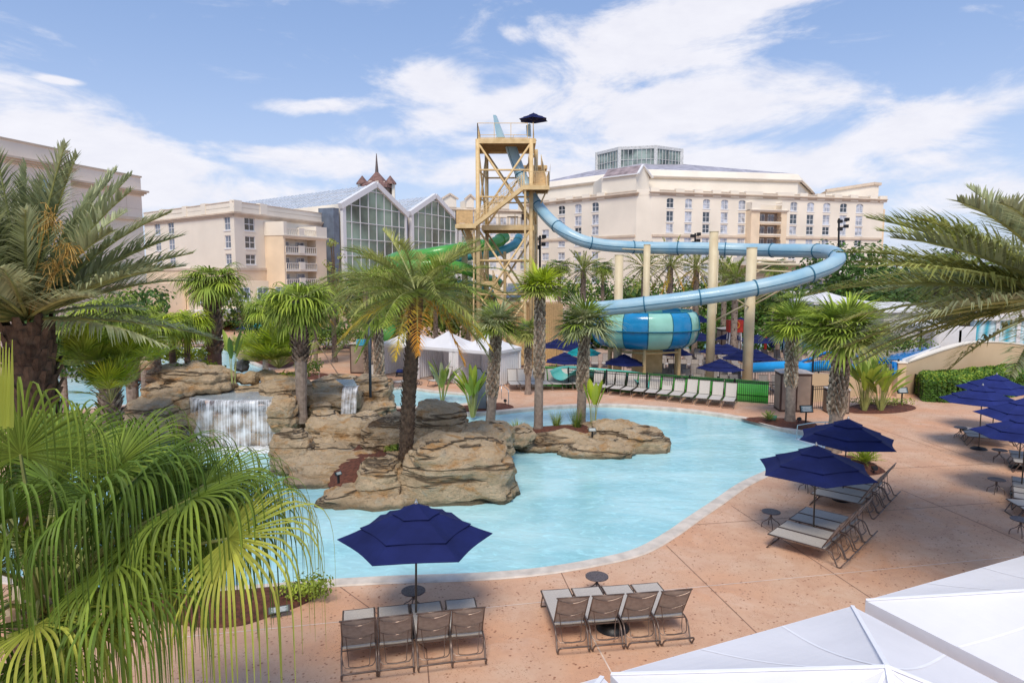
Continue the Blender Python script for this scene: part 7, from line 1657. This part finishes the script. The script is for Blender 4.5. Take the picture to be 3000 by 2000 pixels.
qc = P(1873, 480, 195); zl1 = P(1873, 470, 195).z; mb = MB(); top = [V((qc.x - org.x + cos(2 * pi * k / 8 + pi / 8) * 12, qc.y - org.y + sin(2 * pi * k / 8 + pi / 8) * 12, zl1)) for k in range(8)]
apx_ = V((qc.x - org.x, qc.y - org.y, zl1))
for k in range(5): flipface(mb, [r3[k], r3[(k + 1) % 5], apx_], Z)
mb.obj('roof', m_roofg, bE)
# lantern
rl = 127 / F * 193; z0l, z1l = P(1873, 486, 195 - rl * .9).z - 1.5, P(1873, 432, 195 - rl * .9).z; mb = MB(); oc = V((qc.x - org.x, qc.y - org.y, 0)); ph = radians(-90 + 9)
oct_ = [oc + V((cos(ph + 2 * pi * k / 8) * rl, sin(ph + 2 * pi * k / 8) * rl, 0)) for k in range(8)]
for k in range(8): a, b = oct_[k], oct_[(k + 1) % 8]; mb.face([a + Z * z0l, b + Z * z0l, b + Z * z1l, a + Z * z1l])
mb.obj('lantern_glass', glassm('glass_lantern', (.26, .32, .28), .15, .4, .3), bE); mb = MB()
for k in range(8):
    a, b = oct_[k], oct_[(k + 1) % 8]; mb.bar(a * 1.0 + Z * z0l, a + Z * (z1l + .3), .9)
    for z in (z0l, z1l - .1): mb.bar(a + Z * z, b + Z * z, .6, .8)
    o_ = ((a + b) / 2 - oc).normalized() * .12; mb.bar(a + o_ + Z * (z0l + z1l) / 2, b + o_ + Z * (z0l + z1l) / 2, .12)
    for j in range(1, 8): p = a.lerp(b, j / 8) + o_; mb.bar(p + Z * z0l, p + Z * z1l, .14)
mb.obj('lantern_frame', M('lantern_frame', (.62, .62, .60), .5), bE)
mb = MB(); n = 8; apx = oc + Z * (z1l + 1.3)
for k in range(8): mb.face([oct_[k] + Z * (z1l + .3), oct_[(k + 1) % 8] + Z * (z1l + .3), apx])
mb.obj('lantern_roof', M('lantern_roof', (.5, .53, .55), .4), bE)
# gabled block on the corner
ga, gb, gc = P(1762, 600, 165), P(1862, 600, 158), P(1900, 600, 164); zge = P(1862, 500, 158).z; zga = P(1882, 484, 160).z
mb = MB(); A_ = [V((p.x - org.x, p.y - org.y, 0)) for p in (ga, gb, gc)]; D_ = V((-1, 14, 0))
mb.prism([(p.x, p.y) for p in (A_[0], A_[1], A_[2], A_[2] + D_, A_[0] + D_)], zt - 2, zge - .6); m2 = (A_[1] + A_[2]) / 2; flipface(mb, [A_[1] + Z * (zge - .6), A_[2] + Z * (zge - .6), m2 + Z * zga], V((1, -1, 0))); mb.obj('corner_block', m_cream, bE)
mb = MB(); e = (A_[0] - A_[1]) * 1.03; up_ = V((0, 0, 0)); mp_ = m2 + Z * (zga + .2); a1 = A_[1] + V((.3, -.8, zge - .8)); 
flipface(mb, [a1, a1 + e, mp_ + e, mp_], Z); a2 = A_[2] + V((.8, -.2, zge - .8)); flipface(mb, [a2, mp_, mp_ + e, a2 + e], Z); mb.obj('corner_roof', M('roof_mauve', (.36, .28, .28), .7, .2, .6), bE)
mb = MB(); mb.bar(a1, mp_, .5, .35); mb.bar(a2, mp_, .5, .35); mb.bar(a1, a1 + e, .3, .3); mb.obj('corner_trim', m_frame, bE)
# small sloping roof at the right end and the stepped end wing
mb = MB(); a, b, c_ = P(2420, 559, 180), P(2560, 538, 180), P(2578, 562, 180); zz0 = zt - 2; f = [V((p.x - org.x, 180 - org.y, p.z)) for p in (a, b, P(2575, 540, 180))]
mb.face([V((f[0].x, f[0].y, zz0)), V((f[2].x, f[2].y, zz0)), f[2], f[1], f[0]]); q = [p + V((3, 14, 0)) for p in f]; mb.face([f[0], f[1], q[1], q[0]]); mb.face([f[1], f[2], q[2], q[1]]); mb.obj('end_block', m_cream, bE)
mb = MB(); mb.bar(f[0], f[1], .9, .7); mb.bar(f[1], f[2] + V((.5, 0, 0)), .9, .7); mb.obj('end_trim', m_trim, bE)
mb = MB(); Wq = Wall(W1.p(tend, 0), (W1.d * .35 - W1.n).normalized()); 
for i_, (dd, zz_) in enumerate(((6, zt - 3), (14, zt - 7), (24, zt - 12))): p = W1.p(tend, 0) - org - W1.n * dd + W1.d * (1.2 + i_ * 1.2); mb.box((p.x, p.y, (zz_ + GZ) / 2), (4, 8, zz_ - GZ))
mb.obj('end_wing', m_peach, bE)
# low link roof under the slides
a, b = P(2120, 800, 118), P(2420, 800, 122); lw = thing('low_building', 'low cream and peach building seen under the slide bend', 'building', (a.x, a.y, 0)); mb = MB(); wd = b.x - a.x; z1 = P(2250, 778, 118).z; mb.box((wd / 2, 4, (z1 + GZ) / 2), (wd, 8, z1 - GZ)); mb.box((wd * .35, 3, z1 + .8), (wd * .3, 8.4, 1.6)); mb.obj('wall', m_cream, lw); mb = MB(); mb.box((wd / 2, -.1, z1 - 1.6), (wd + .4, .6, .5)); mb.box((wd / 2, -.1, z1 + .1), (wd + .4, 8.6, .2)); mb.obj('cornice', m_trim, lw); mb = MB()
for k in range(9): mb.box((wd * (k + .5) / 9, -.06, z1 - 3.6), (1.6, .08, 2.2))
mb.obj('window', g_mid, lw)
a = P(2300, 880, 84); b = P(2480, 880, 84); lw = thing('peach_building', 'low peach building with arches behind the white tent', 'building', (a.x, 84, 0)); wd = b.x - a.x; z1 = P(2300, 858, 84).z; mb = MB(); mb.box((wd / 2, 3, (z1 + GZ) / 2), (wd, 6, z1 - GZ)); mb.obj('wall', m_peach, lw); mb = MB(); mb.box((wd / 2, -.1, z1), (wd + .4, 6.6, .3)); mb.obj('cornice', m_cream, lw)
# beige back-of-house under the tower
a, b = P(1480, 930, 62), P(1640, 930, 62); lw = thing('pump_house', 'tan slatted enclosure at the foot of the slide tower', 'building', (a.x, 58, SB)); wd = b.x - a.x; z1 = P(1500, 884, 58).z - SB; mb = MB()
for k in range(int(wd / .16)): mb.box((k * .16, 0, z1 / 2), (.13, .05, z1))
mb.box((wd / 2, .4, z1 / 2 - .1), (wd, .5, z1 - .2)); mb.obj('slat_wall', m_mesh, lw)
for (x0, x1, yt, yb, Y, lb) in ((1392, 1465, 806, 860, 66, 'white fabric roofed hut behind the slide tower legs'), (1478, 1530, 832, 872, 64, 'small white ribbed roof hut at the tower foot')):
    a, b = P(x0, yt, Y), P(x1, yt, Y); lw = thing('service_hut', lb, 'hut', (a.x, Y, SB)); wd = b.x - a.x; h1 = P(x0, yt, Y).z - SB; h0_ = P(x0, yb, Y).z - SB; mb = MB(); mb.face([(0, 0, h0_), (wd, 0, h0_), (wd - .3, 3, h1), (.3, 3, h1)]); mb.face([(0, 6, h0_), (wd, 6, h0_), (wd - .3, 3, h1), (.3, 3, h1)][::-1]); mb.obj('roof', m_frame, lw); mb = MB(); mb.box((wd / 2, 3, h0_ / 2), (wd - .3, 5.4, h0_)); mb.obj('wall', m_trim, lw)
    mb = MB()
    for k in range(14): x = wd * (k + .5) / 14; mb.bar((x, 0, h0_ + .03), (x, 3, h1 + .03), .05)
    mb.obj('roof_rib', m_roofg, lw)
# white siding shed
a, b = P(2585, 1000, 50), P(2700, 1000, 50); sh = thing('shed', 'white shed with horizontal siding beyond the hedge', 'shed', (a.x, 50, SB)); wd = b.x - a.x; z1 = P(2600, 912, 50).z - SB; m_sid = M('siding', (.62, .58, .54), .7, .05, 2); mb = MB(); n = 22
for k in range(n):
    z = z1 * k / n; h_ = z1 / n; mb.face([(0, -.03, z), (wd, -.03, z), (wd, 0, z + h_), (0, 0, z + h_)]); mb.face([(wd + .03, 0, z), (wd + .03, 5, z), (wd, 5, z + h_), (wd, 0, z + h_)]); mb.face([(-.03, 0, z), (-.03, 5, z), (0, 5, z + h_), (0, 0, z + h_)][::-1])
mb.obj('siding_wall', m_sid, sh); mb = MB(); mb.face([(-.3, -.3, z1), (wd + .3, -.3, z1), (wd + .3, 2.5, z1 + .6), (-.3, 2.5, z1 + .6)]); mb.face([(-.3, 5.3, z1), (wd + .3, 5.3, z1), (wd + .3, 2.5, z1 + .6), (-.3, 2.5, z1 + .6)][::-1]); mb.bar((-.3, -.32, z1), (wd + .3, -.32, z1), .06, .15); mb.obj('roof', m_frame, sh)
# white tents
def tent(x0, x1, ye, yp, Y, lb, d=5):
    a, b = P(x0, ye, Y), P(x1, ye, Y); t_ = thing('white_tent', lb, 'tent', ((a.x + b.x) / 2, Y + d / 2, SB), 0, 'white tents beyond the pools'); wd = b.x - a.x; mb = MB(); hiproof(mb, wd, d, a.z - SB, P(x0, yp, Y).z - SB, .25, .12); mb.obj('roof', m_white, t_); mb = MB()
    for sx in (-.48, .48):
        for sy in (-.48, .48): mb.box((sx * wd, sy * d, (a.z - SB) / 2 - .1), (.1, .1, a.z - SB - .2)); mb.obj('post', m_wfr, t_)
tent(2385, 2560, 884, 858, 60, 'large white tent roof left of the white shed', 7); tent(2335, 2430, 900, 878, 66, 'smaller pale tent roof behind the large one', 6); tent(2700, 2820, 956, 930, 44, 'white tent between the shed and the palm trunks', 4); tent(2690, 2750, 925, 908, 58, 'far small white pavilion beyond the shed', 4)
# beige walls right
def curved_wall(name, lb, pts, zt_, zb_=SB, th=.35, mat=m_peach, cop=True):
    """pts plan points with top z each"""
    w_ = thing(name, lb, 'wall', (pts[0][0], pts[0][1], 0)); o_ = V((pts[0][0], pts[0][1], 0)); P_ = smooth_poly(pts, 6, False); mb = MB(); A_, B_, C_, D__ = [], [], [], []
    for k, p in enumerate(P_):
        t_ = (P_[min(k + 1, len(P_) - 1)] - P_[max(k - 1, 0)]); t_.z = 0; t_.normalize(); n_ = V((t_.y, -t_.x, 0)) * th / 2; q = V((p.x, p.y, 0)) - o_
        A_.append(q + n_ + Z * zb_); B_.append(q + n_ + Z * p.z); C_.append(q - n_ + Z * p.z); D__.append(q - n_ + Z * zb_)
    mb.strip(A_, B_); mb.strip(B_, C_); mb.strip(C_, D__); mb.face([A_[0], B_[0], C_[0], D__[0]]); mb.face([A_[-1], B_[-1], C_[-1], D__[-1]][::-1]); mb.obj('wall', mat, w_)
    if cop:
        mb = MB()
        for a, b in zip(B_[:-1], B_[1:]): pass
        mb.strip([b + (b - c) * .12 + Z * .004 for b, c in zip(B_, C_)], [b + (b - c) * .12 + Z * .08 for b, c in zip(B_, C_)]); mb.strip([b + (b - c) * .12 + Z * .08 for b, c in zip(B_, C_)], [c - (b - c) * .12 + Z * .08 for b, c in zip(B_, C_)])
        mb.obj('coping', m_cream, w_)
m_tan = M('stucco_tan', (.68, .50, .31), .85, .06, .4, .15, 9, space='World', col2=(.60, .43, .26))
wp = []
for x, yt, Y in ((2646, 1062, 37.7), (2700, 1044, 39.0), (2760, 1024, 40.6), (2830, 1006, 42), (2900, 1002, 42.8), (2960, 1006, 43.2), (3060, 1016, 43.5), (3250, 1020, 43.5)): p = P(x, yt, Y); wp.append((p.x, p.y, p.z))
curved_wall('garden_wall', 'long curved tan wall with white top behind the hedge', wp, 0, m_peach and -1.0, .35, m_tan)
wp = []
for x, yt, Y in ((2644, 1062, 34.6), (2642, 1108, 34.0), ): pass
p0 = P(2375, 1092, 40.5); p1 = P(2450, 1098, 39.6); p2 = P(2560, 1108, 38.6); p3 = P(2646, 1064, 37.6)
curved_wall('garden_wall', 'lower tan wall under the blue slide behind the paddle leaved plants', [(p0.x, p0.y, p0.z), (p1.x, p1.y, p1.z), (p2.x, p2.y, p2.z), (p3.x - .6, p3.y, P(2646, 1108, 37.6).z)], 0, -1.0, .3, m_tan, False)
pt = P(2643, 1062, 37.4); pr = thing('wall_pier', 'tan square pier where the blue slide meets the wall', 'pier', (pt.x - .15, 37.4, 0)); mb = MB(); mb.box((0, 0, pt.z / 2), (.45, .6, pt.z)); mb.obj('shaft', m_tan, pr); mb = MB(); mb.box((0, 0, pt.z + .04), (.55, .7, .07)); mb.obj('cap', m_cream, pr)
# white low barrier
a, b = P(2690, 955, 47), P(2860, 955, 47); wf = thing('white_fence', 'white panel barrier behind the tan wall', 'fence', (a.x, 47, SB)); mb = MB(); mb.box(((b.x - a.x) / 2, 0, (P(2700, 956, 47).z - SB) / 2), (b.x - a.x, .08, P(2700, 956, 47).z - SB)); mb.obj('panel', m_frame, wf)
# wave mural wall
m_mur = bpy.data.materials.new('wave_mural'); m_mur.use_nodes = True; nt = m_mur.node_tree; L = nt.links.new; bs_ = nt.nodes['Principled BSDF']; ge = nd(nt, 'ShaderNodeNewGeometry'); wv = nd(nt, 'ShaderNodeTexWave'); wv.bands_direction = 'X'; wv.inputs['Scale'].default_value = .42; wv.inputs['Distortion'].default_value = 6; wv.inputs['Detail'].default_value = 3; wv.inputs['Detail Scale'].default_value = .6; L(ge.outputs['Position'], wv.inputs['Vector'])
cr = nd(nt, 'ShaderNodeValToRGB'); L(wv.outputs['Fac'], cr.inputs[0]); cr.color_ramp.elements[0].color = (.05, .42, .55, 1); cr.color_ramp.elements[1].color = (.62, .78, .82, 1); L(cr.outputs[0], bs_.inputs['Base Color'])
a, b = P(2855, 938, 48), P(3060, 938, 48); mw = thing('mural_wall', 'wall painted with turquoise waves at the right edge', 'wall', (a.x, 48, SB)); wd = b.x - a.x; z1 = P(2900, 938, 48).z - SB; mb = MB(); mb.box((wd / 2, .2, z1 / 2), (wd, .4, z1)); mb.obj('painted_panel', m_mur, mw); mb = MB(); mb.box((wd / 2, .2, z1 + .15), (wd + .3, .9, .3)); mb.obj('fascia', m_frame, mw)
for k in range(3): mb = MB(); mb.box((wd * (.33 + .3 * k), -.05, z1 / 2), (.28, .12, z1)); mb.obj('pilaster', m_frame, mw)
# flat white building behind mural
a = P(2830, 900, 56); lw = thing('white_building', 'low white roofed building above the wave mural', 'building', (a.x, 56, SB)); mb = MB(); z1 = P(2830, 898, 56).z - SB; mb.box((5, 2, z1 / 2), (12, 4, z1)); mb.obj('wall', m_frame, lw); mb = MB(); mb.box((5, 2, z1 + .15), (12.6, 4.6, .3)); mb.obj('roof', m_roofg, lw)
# ------------------------------------------------------------ fences, signs, small things
def picket(name, lb, pts, h, z=0.0, sp=.105, posts=2.4):
    t_ = thing(name, lb, 'fence', (pts[0].x, pts[0].y, z)); o_ = V((pts[0].x, pts[0].y, 0)); mb = MB(); pm = MB()
    for a, b in zip(pts[:-1], pts[1:]):
        a = V((a.x, a.y, 0)) - o_; b = V((b.x, b.y, 0)) - o_; L_ = (b - a).length
        for hh in (h, h - .14, .1): mb.bar(a + Z * hh, b + Z * hh, .032, .035)
        n = int(L_ / sp)
        for k in range(n): p = a.lerp(b, (k + .5) / n); mb.bar(p + Z * .06, p + Z * h, .017)
        n = max(1, round(L_ / posts))
        for k in range(n + 1): p = a.lerp(b, k / n); pm = MB(); pm.box((p.x, p.y, (h + .08) / 2), (.065, .065, h + .08)); pm.obj('post', m_black, t_)
    mb.obj('picket_panel', m_black, t_); return t_
dd = (fB - fA).normalized()
picket('metal_fence', 'long black picket fence behind the light loungers', [fA + dd * 3.1, fB], 1.22)
q1, q2, q3 = g(2378, 1200), g(2440, 1197), g(2440, 1197); picket('metal_fence', 'short black picket fence between the cabinets and the palm', [q1, q2], 1.2)
qa, qb = P(2330, 1070, 37.5), P(2645, 1100, 34.4); picket('metal_fence', 'black picket fence on the tan wall in front of the blue slides', [V((P(2380, 1092, 40.3).x, 40.3, 0)), V((P(2520, 1103, 38.8).x, 38.8, 0)), V((P(2630, 1103, 37.4).x, 37.4, 0))], 1.15, P(2520, 1103, 38.8).z)
picket('metal_fence', 'black picket fence behind the low blue tube slide', [V((P(2190, 1060, 46).x, 46, 0)), V((P(2400, 1060, 44).x, 44, 0))], 1.25, SB + .4)
# cabinets
m_tp = M('taupe_panel', (.30, .225, .175), .6, .06, 3); m_brn = M('dark_brown', (.075, .04, .03), .6, .1, 3)
m_line2 = M('marking_white', (.7, .7, .68), .6, 0)
def cabinet(p, w_, d_, h, rz, lb, panels=2, rf=True, grp_='brown towel cabinets'):
    t_ = thing('towel_cabinet', lb, 'cabinet', p, rz, grp_); mb = MB(); mb.box((0, 0, h / 2), (w_, d_, h)); mb.obj('body', m_brn, t_)
    for k in range(panels):
        pw = w_ / panels; mb = MB(); mb.box((-w_ / 2 + pw * (k + .5), -d_ / 2 - .012, h / 2), (pw * .84, .03, h * .88)); dr_ = mb.obj('door', m_tp, t_); mb = MB(); mb.box((-w_ / 2 + pw * (k + .5), -d_ / 2 - .03, h * .52), (.13, .008, .12)); mb.obj('white_marking', m_line2, dr_) if panels == 1 else None
    mb = MB(); mb.box((w_ / 2 + .012, 0, h / 2), (.03, d_ * .84, h * .88)); mb.obj('side_panel', m_tp, t_); mb = MB(); mb.box((-w_ / 2 - .012, 0, h / 2), (.03, d_ * .84, h * .88)); mb.obj('side_panel', m_tp, t_)
    if rf: mb = MB(); mb.lathe([(w_ * .76, h + .01), (w_ * .76, h + .05), (0, h + .24)], 4, a0=pi / 4, a1=pi / 4 + 2 * pi); o = mb.obj('roof', M('cabinet_roof', (.50, .44, .40), .7), t_); o.scale = (1, d_ / w_, 1)
    return t_
p = g(1049, 1094); cabinet((p.x + .1, p.y + .4, 0), 1.15, 1.0, 2.05, -.12, 'brown towel cabinet with pale roof at the left end of the cabanas', 1)
p = g(2328, 1206); cabinet((p.x + .05, p.y + .45, 0), 1.5, 1.1, 1.95, -.1, 'twin door brown cabinet behind the slim cabbage palm', 2)
p = g(2460, 1212); cb = cabinet((p.x, p.y + .4, 0), 1.0, .75, 1.15, -.1, 'low brown waste bin cabinet behind the thick cabbage palm', 2, False, None); cb['category'] = 'waste bin'; cb.name = 'waste_bin'
mb = MB(); mb.box((0, 0, 1.21), (1.06, .8, .06)); mb.obj('lid', M('bin_lid', (.55, .52, .5), .6), cb)
q = P(2136, 958, 64); cabinet((q.x, 64, SB), 1.9, 1.6, 2.6 , .0, 'distant brown kiosk beyond the far pool', 2)
p = P(2365, 1022, 40); t_ = thing('planter', 'brown square planter with flowers behind the picket fence', 'planter', (p.x, 42, SB)); z1 = P(2365, 1016, 42).z - SB; mb = MB(); mb.box((0, 0, z1 - .4), (.8, .8, .85)); mb.obj('box', m_tp, t_); mb = MB(); mb.box((0, 0, (z1 - .8) / 2), (.6, .6, z1 - .8)); mb.obj('stand', m_brn, t_); mb = MB(); leafball(mb, (0, 0, z1 + .1), (.4, .4, .2), 120, .14, random.Random(1)); mb.obj('plants', L_green, t_)
# notice board
p = g(1478, 1180); p = g(1474, 1185)
q0, q1 = P(1377, 1092, 32.5), P(1424, 1092, 32.5)
p0, p1 = P(1376, 1100, 33.5), P(1425, 1100, 33.5); nb = thing('notice_board', 'grey back of a tall notice board with a rounded crest', 'sign board', ((p0.x + p1.x) / 2, 33.5, 0)); wd = p1.x - p0.x; zt_ = P(1400, 1090, 33.5).z; mb = MB(); arc = [(-wd / 2, .1), (wd / 2, .1), (wd / 2, zt_ - .02)] + [(wd * .28, zt_), (wd * .22, zt_ + .08)] + [(wd * .2 * cos(a), zt_ + .08 + .13 * sin(a)) for a in [pi * k / 8 for k in range(1, 8)]] + [(-wd * .22, zt_ + .08), (-wd * .28, zt_), (-wd / 2, zt_ - .02)]
i = len(mb.v); n = len(arc)
for y in (-.03, .03): mb.v += [(x, y, z) for x, z in arc]
mb.f.append(tuple(range(n))); mb.f.append(tuple(range(2 * n - 1, n - 1, -1))); mb.mi += [0, 0]
for k in range(n): mb.f.append((k, (k + 1) % n, n + (k + 1) % n, n + k)); mb.mi.append(0)
mb.obj('panel', M('board_grey', (.14, .16, .19), .5, .08, 3), nb); mb = MB(); mb.tube([V((x, -.03, z)) for x, z in arc[2:]], .02, 5); mb.tube([(-wd / 2, -.03, 0), (-wd / 2, -.03, zt_)], .025, 5); mb.tube([(wd / 2, -.03, 0), (wd / 2, -.03, zt_)], .025, 5); mb.obj('frame', m_black, nb)
# lamp post
b = Pd(851, 912, 29.6); tp = Pd(848, 742, 29.6); lp = thing('lamp_post', 'dark lamp post standing on the rocks before the brown cabinet', 'lamp post', (b.x, 29.6, b.z)); mb = MB(); mb.smooth = True; mb.tube([(0, 0, 0), (tp.x - b.x, 0, tp.z - b.z)], .065, 10); mb.obj('pole', M('lamp_blue_black', (.04, .055, .075), .4), lp); mb = MB(); mb.box((tp.x - b.x + .05, 0, tp.z - b.z + .08), (.34, .26, .2)); mb.obj('lamp_head', m_black, lp)
for (x, yt, yb, Y, lb) in ((2458, 640, 905, 70, 'tall dark floodlight mast in front of the far hotel'), (2037, 683, 720, 74, 'dark light pole behind the upper slide'), (1582, 690, 860, 62, 'light pole right of the slide tower')):
    a, b = P(x, yt, Y), P(x, yb, Y); lp = thing('light_mast', lb, 'lamp post', (b.x, Y, SB)); mb = MB(); mb.tube([(0, 0, 0), (a.x - b.x, 0, a.z - SB)], .10, 8); mb.obj('pole', m_black, lp); mb = MB(); h = a.z - SB
    for dx, dz in ((-.35, -.3), (.3, -.8), (-.3, -1.1), (.35, -.1)): mb.box((dx, 0, h + dz), (.4, .35, .32)); 
    mb.bar((-.4, 0, h - .3), (.4, 0, h - .3), .06); mb.bar((-.35, 0, h - .9), (.35, 0, h - .9), .06); mb.obj('floodlight_head', m_black, lp)
# small signs on stands
m_scr = M('sign_face', (.16, .22, .23), .3, .1, 6); m_line = M('sign_lettering', (.6, .62, .6), .6, 0)
def sign(px, py, w_, h, ph, lb, rz=0.0, tilt=.35, z=0.0):
    p = g(px, py, z); t_ = thing('small_sign', lb, 'sign', p, rz); mb = MB(); mb.box((0, 0, ph / 2), (.06, .05, ph)); mb.obj('post', m_black, t_)
    d = V((0, -cos(pi / 2 - tilt) * 0 - 1, 0)); up_ = V((0, sin(tilt), cos(tilt))); n_ = V((0, -cos(tilt), sin(tilt))); c_ = V((0, 0, ph + h / 2)); mb = MB(); mb.bar(c_ - up_ * h / 2, c_ + up_ * h / 2, w_, .05, up=n_); mb.obj('panel', m_black, t_)
    mb = MB(); mb.bar(c_ - up_ * h * .38 + n_ * .03, c_ + up_ * h * .38 + n_ * .03, w_ * .84, .006, up=n_); mb.obj('face', m_scr, t_); mb = MB()
    for k in range(4): q = c_ + up_ * h * (.25 - .17 * k) + n_ * .036; mb.bar(q - up_ * .012 * h / .3, q + up_ * .012 * h / .3, w_ * (.7 - .12 * (k % 2)), .003, up=n_)
    mb.obj('lettering', m_line, t_)
sign(2360, 1247, .62, .34, .62, 'small dark sign on a post beside the slim cabbage palm', .1); sign(2641, 1186, .62, .34, .62, 'small black sign on a post before the hedge corner', .15); sign(1735, 1280, .32, .16, .22, 'small black plant label on the low rock island', 0, .6, .35); sign(818, 1800, .42, .14, .04, 'black plant label lying in the near mulch bed', .35, .7, .05)
sign(992, 1415, .22, .12, .25, 'small label in the mulch pocket of the rock island', .9, .6, .45)
# handrails by the steps
m_chr = M('stainless', (.62, .63, .65), .25, .05, 3, metal=.9)
def handrail(p, q, h, lb, z=0.0):
    a, b = g(*p), g(*q); t_ = thing('handrail', lb, 'handrail', a); e = b - a; mb = MB(); mb.smooth = True; mb.tube(bend([(0, 0, -.1), (0, 0, h * .8), e * .06 + Z * h, e * .5 + Z * h * .95, e * .94 + Z * (h * .6), e + Z * (h * .45), e + Z * -.3], 3), .022, 8); mb.tube([e * .5 + Z * -.1, e * .5 + Z * h * .93], .02, 6); mb.obj('tube', m_chr, t_)
handrail((2500, 1312), (2335, 1278), .9, 'stainless handrail on the pool steps behind the umbrellas'); handrail((2520, 1330), (2410, 1318), .9, 'stainless handrail near the cycad bed'); handrail((1490, 1190), (1450, 1150), .85, 'stainless handrail by the right cabana'); handrail((890, 1090), (870, 1078), .8, 'stainless handrail at the lazy river steps'); handrail((935, 1112), (900, 1095), .8, 'second stainless handrail at the lazy river steps'); handrail((1100, 1175), (1125, 1160), .6, 'stainless handrail into the spa')
# white entry steps with tiled edge
mb = MB()
for k in range(4): 
    a, b = g(2470 - 22 * k, 1290 + 8 * k), g(2380 - 20 * k, 1268 + 4 * k); mb.box(((a.x + b.x) / 2, (a.y + b.y) / 2, -.05 - .06 * k), ((b - a).length, .38, .1), atan2((b - a).y, (b - a).x))
struct(mb.obj('pool_steps', M('step_white', (.72, .78, .82), .5)), 'white steps into the lagoon')
# pots, lights
def pot(px, py, r_, h, lb, z=0.0, mat=None):
    p = g(px, py, z); mb = MB(); mb.lathe([(r_ * .7, 0), (r_, h * .7), (r_ * 1.08, h), (r_ * .9, h), (r_ * .8, h * .8)], 14); o = mb.obj('plant_pot', mat or M('pot_teal', (.06, .25, .20), .4), smooth=True); o.location = p; tag(o, lb, 'pot')
pot(2262, 1234, .2, .28, 'small teal pot in front of the small cycad')
def spot(px, py, lb, z=0.0):
    p = g(px, py, z); t_ = thing('garden_spotlight', lb, 'spotlight', p); mb = MB(); mb.tube([(0, 0, 0), (0, 0, .15)], .02, 6); mb.obj('stake', m_black, t_); mb = MB(); mb.tube([(0, .08, .2), (0, -.1, .24)], [.07, .09], 10); mb.obj('lamp_head', m_black, t_)
spot(2340, 1240, 'black garden spotlight at the foot of the slim cabbage palm', .05); spot(2560, 1388, 'black spotlight at the edge of the cycad bed'); spot(1480, 1185, 'black garden spotlight on the mulch beside the cabana corner')
# lifeguard station
q = P(2152, 962, 60); lg = thing('lifeguard_station', 'red lifeguard stand beyond the far pool', 'lifeguard stand', (q.x, 60, SB)); m_red = M('red_paint', (.60, .05, .03), .5); zz1 = P(2152, 948, 60).z - SB; mb = MB(); mb.box((0, 0, zz1 - .2), (1.3, .8, 1.1)); mb.obj('seat_box', m_red, lg); mb = MB()
for sx in (-.5, .5):
    for sy in (-.3, .3): mb.bar((sx * 1.3, sy * 1.3, 0), (sx, sy, zz1 - .6), .09)
mb.obj('leg_frame', m_white, lg); mb = MB(); mb.tube([V((cos(a) * .28, -.44, zz1 - .1 + sin(a) * .28)) for a in [2 * pi * k / 16 for k in range(16)]], .06, 6, closed=True); mb.obj('rescue_ring', M('ring_orange', (.8, .35, .05), .5), lg)
q = g(2250, 1034, SB); rs_ = thing('rescue_tube_rack', 'red rescue board beside the furled umbrella', 'rescue board', (q.x - .3, q.y, SB)); mb = MB(); mb.box((0, 0, .9), (.25, .12, 1.5)); mb.obj('board', m_red, rs_)
# towel stack, cyan bin
q = P(1058, 1004, 42); tg = thing('towel_bin', 'cyan slatted box beside the lamp post on the brown cabinet', 'box', (q.x, 42, P(1058, 1012, 42).z)); mb = MB(); mb.box((0, 0, .2), (.5, .5, .36)); mb.obj('box', M('cyan_plastic', (.02, .40, .62), .5), tg); mb = MB()
for k in range(4): mb.box((0, -.26, .06 + .09 * k), (.5, .02, .05))
mb.obj('slat', M('cyan_light', (.1, .5, .7), .5), tg)
# staked young palm ropes
b = g(925, 1100); st = thing('guy_stakes', 'three wooden guy stakes propping the young palm', 'tree stakes', b)
for k in range(3): a = k * 2.1 + .4; mb = MB(); mb.bar((cos(a) * 1.5, sin(a) * 1.5, 0), (cos(a) * .1, sin(a) * .1, 2.4), .07); mb.obj('stake', T_grey, st)
# two utility low walls on the spa
mb = MB(); n = len(o2)
for a, b in zip(o2, o2[1:] + o2[:1]):
    pass
# distant tree line behind everything
for i, (x0, x1, Y, h, lb) in enumerate(((2560, 3200, 120, 8, 'distant dark tree line at the right edge'), (-200, 470, 130, 6, 'distant tree line at the left edge'), (2150, 2700, 100, 5.0, 'tree line under the right end of the hotel'))):
    a, b = P(x0, 800, Y), P(x1, 800, Y); rnd = random.Random(i + 60); mb = MB(); n = 26
    for k in range(n): mb.cur = k % 2; leafball(mb, (a.x + (b.x - a.x) * (k + .5) / n, Y + rnd.uniform(-3, 3), SB + h * .5), ((b.x - a.x) / n * 1.0, 3, h * rnd.uniform(.45, .8)), 170, .9, rnd, shell=.4)
    tag(mb.obj('far_trees', [L_dark, L_hedge]), lb, 'trees', kind='stuff')
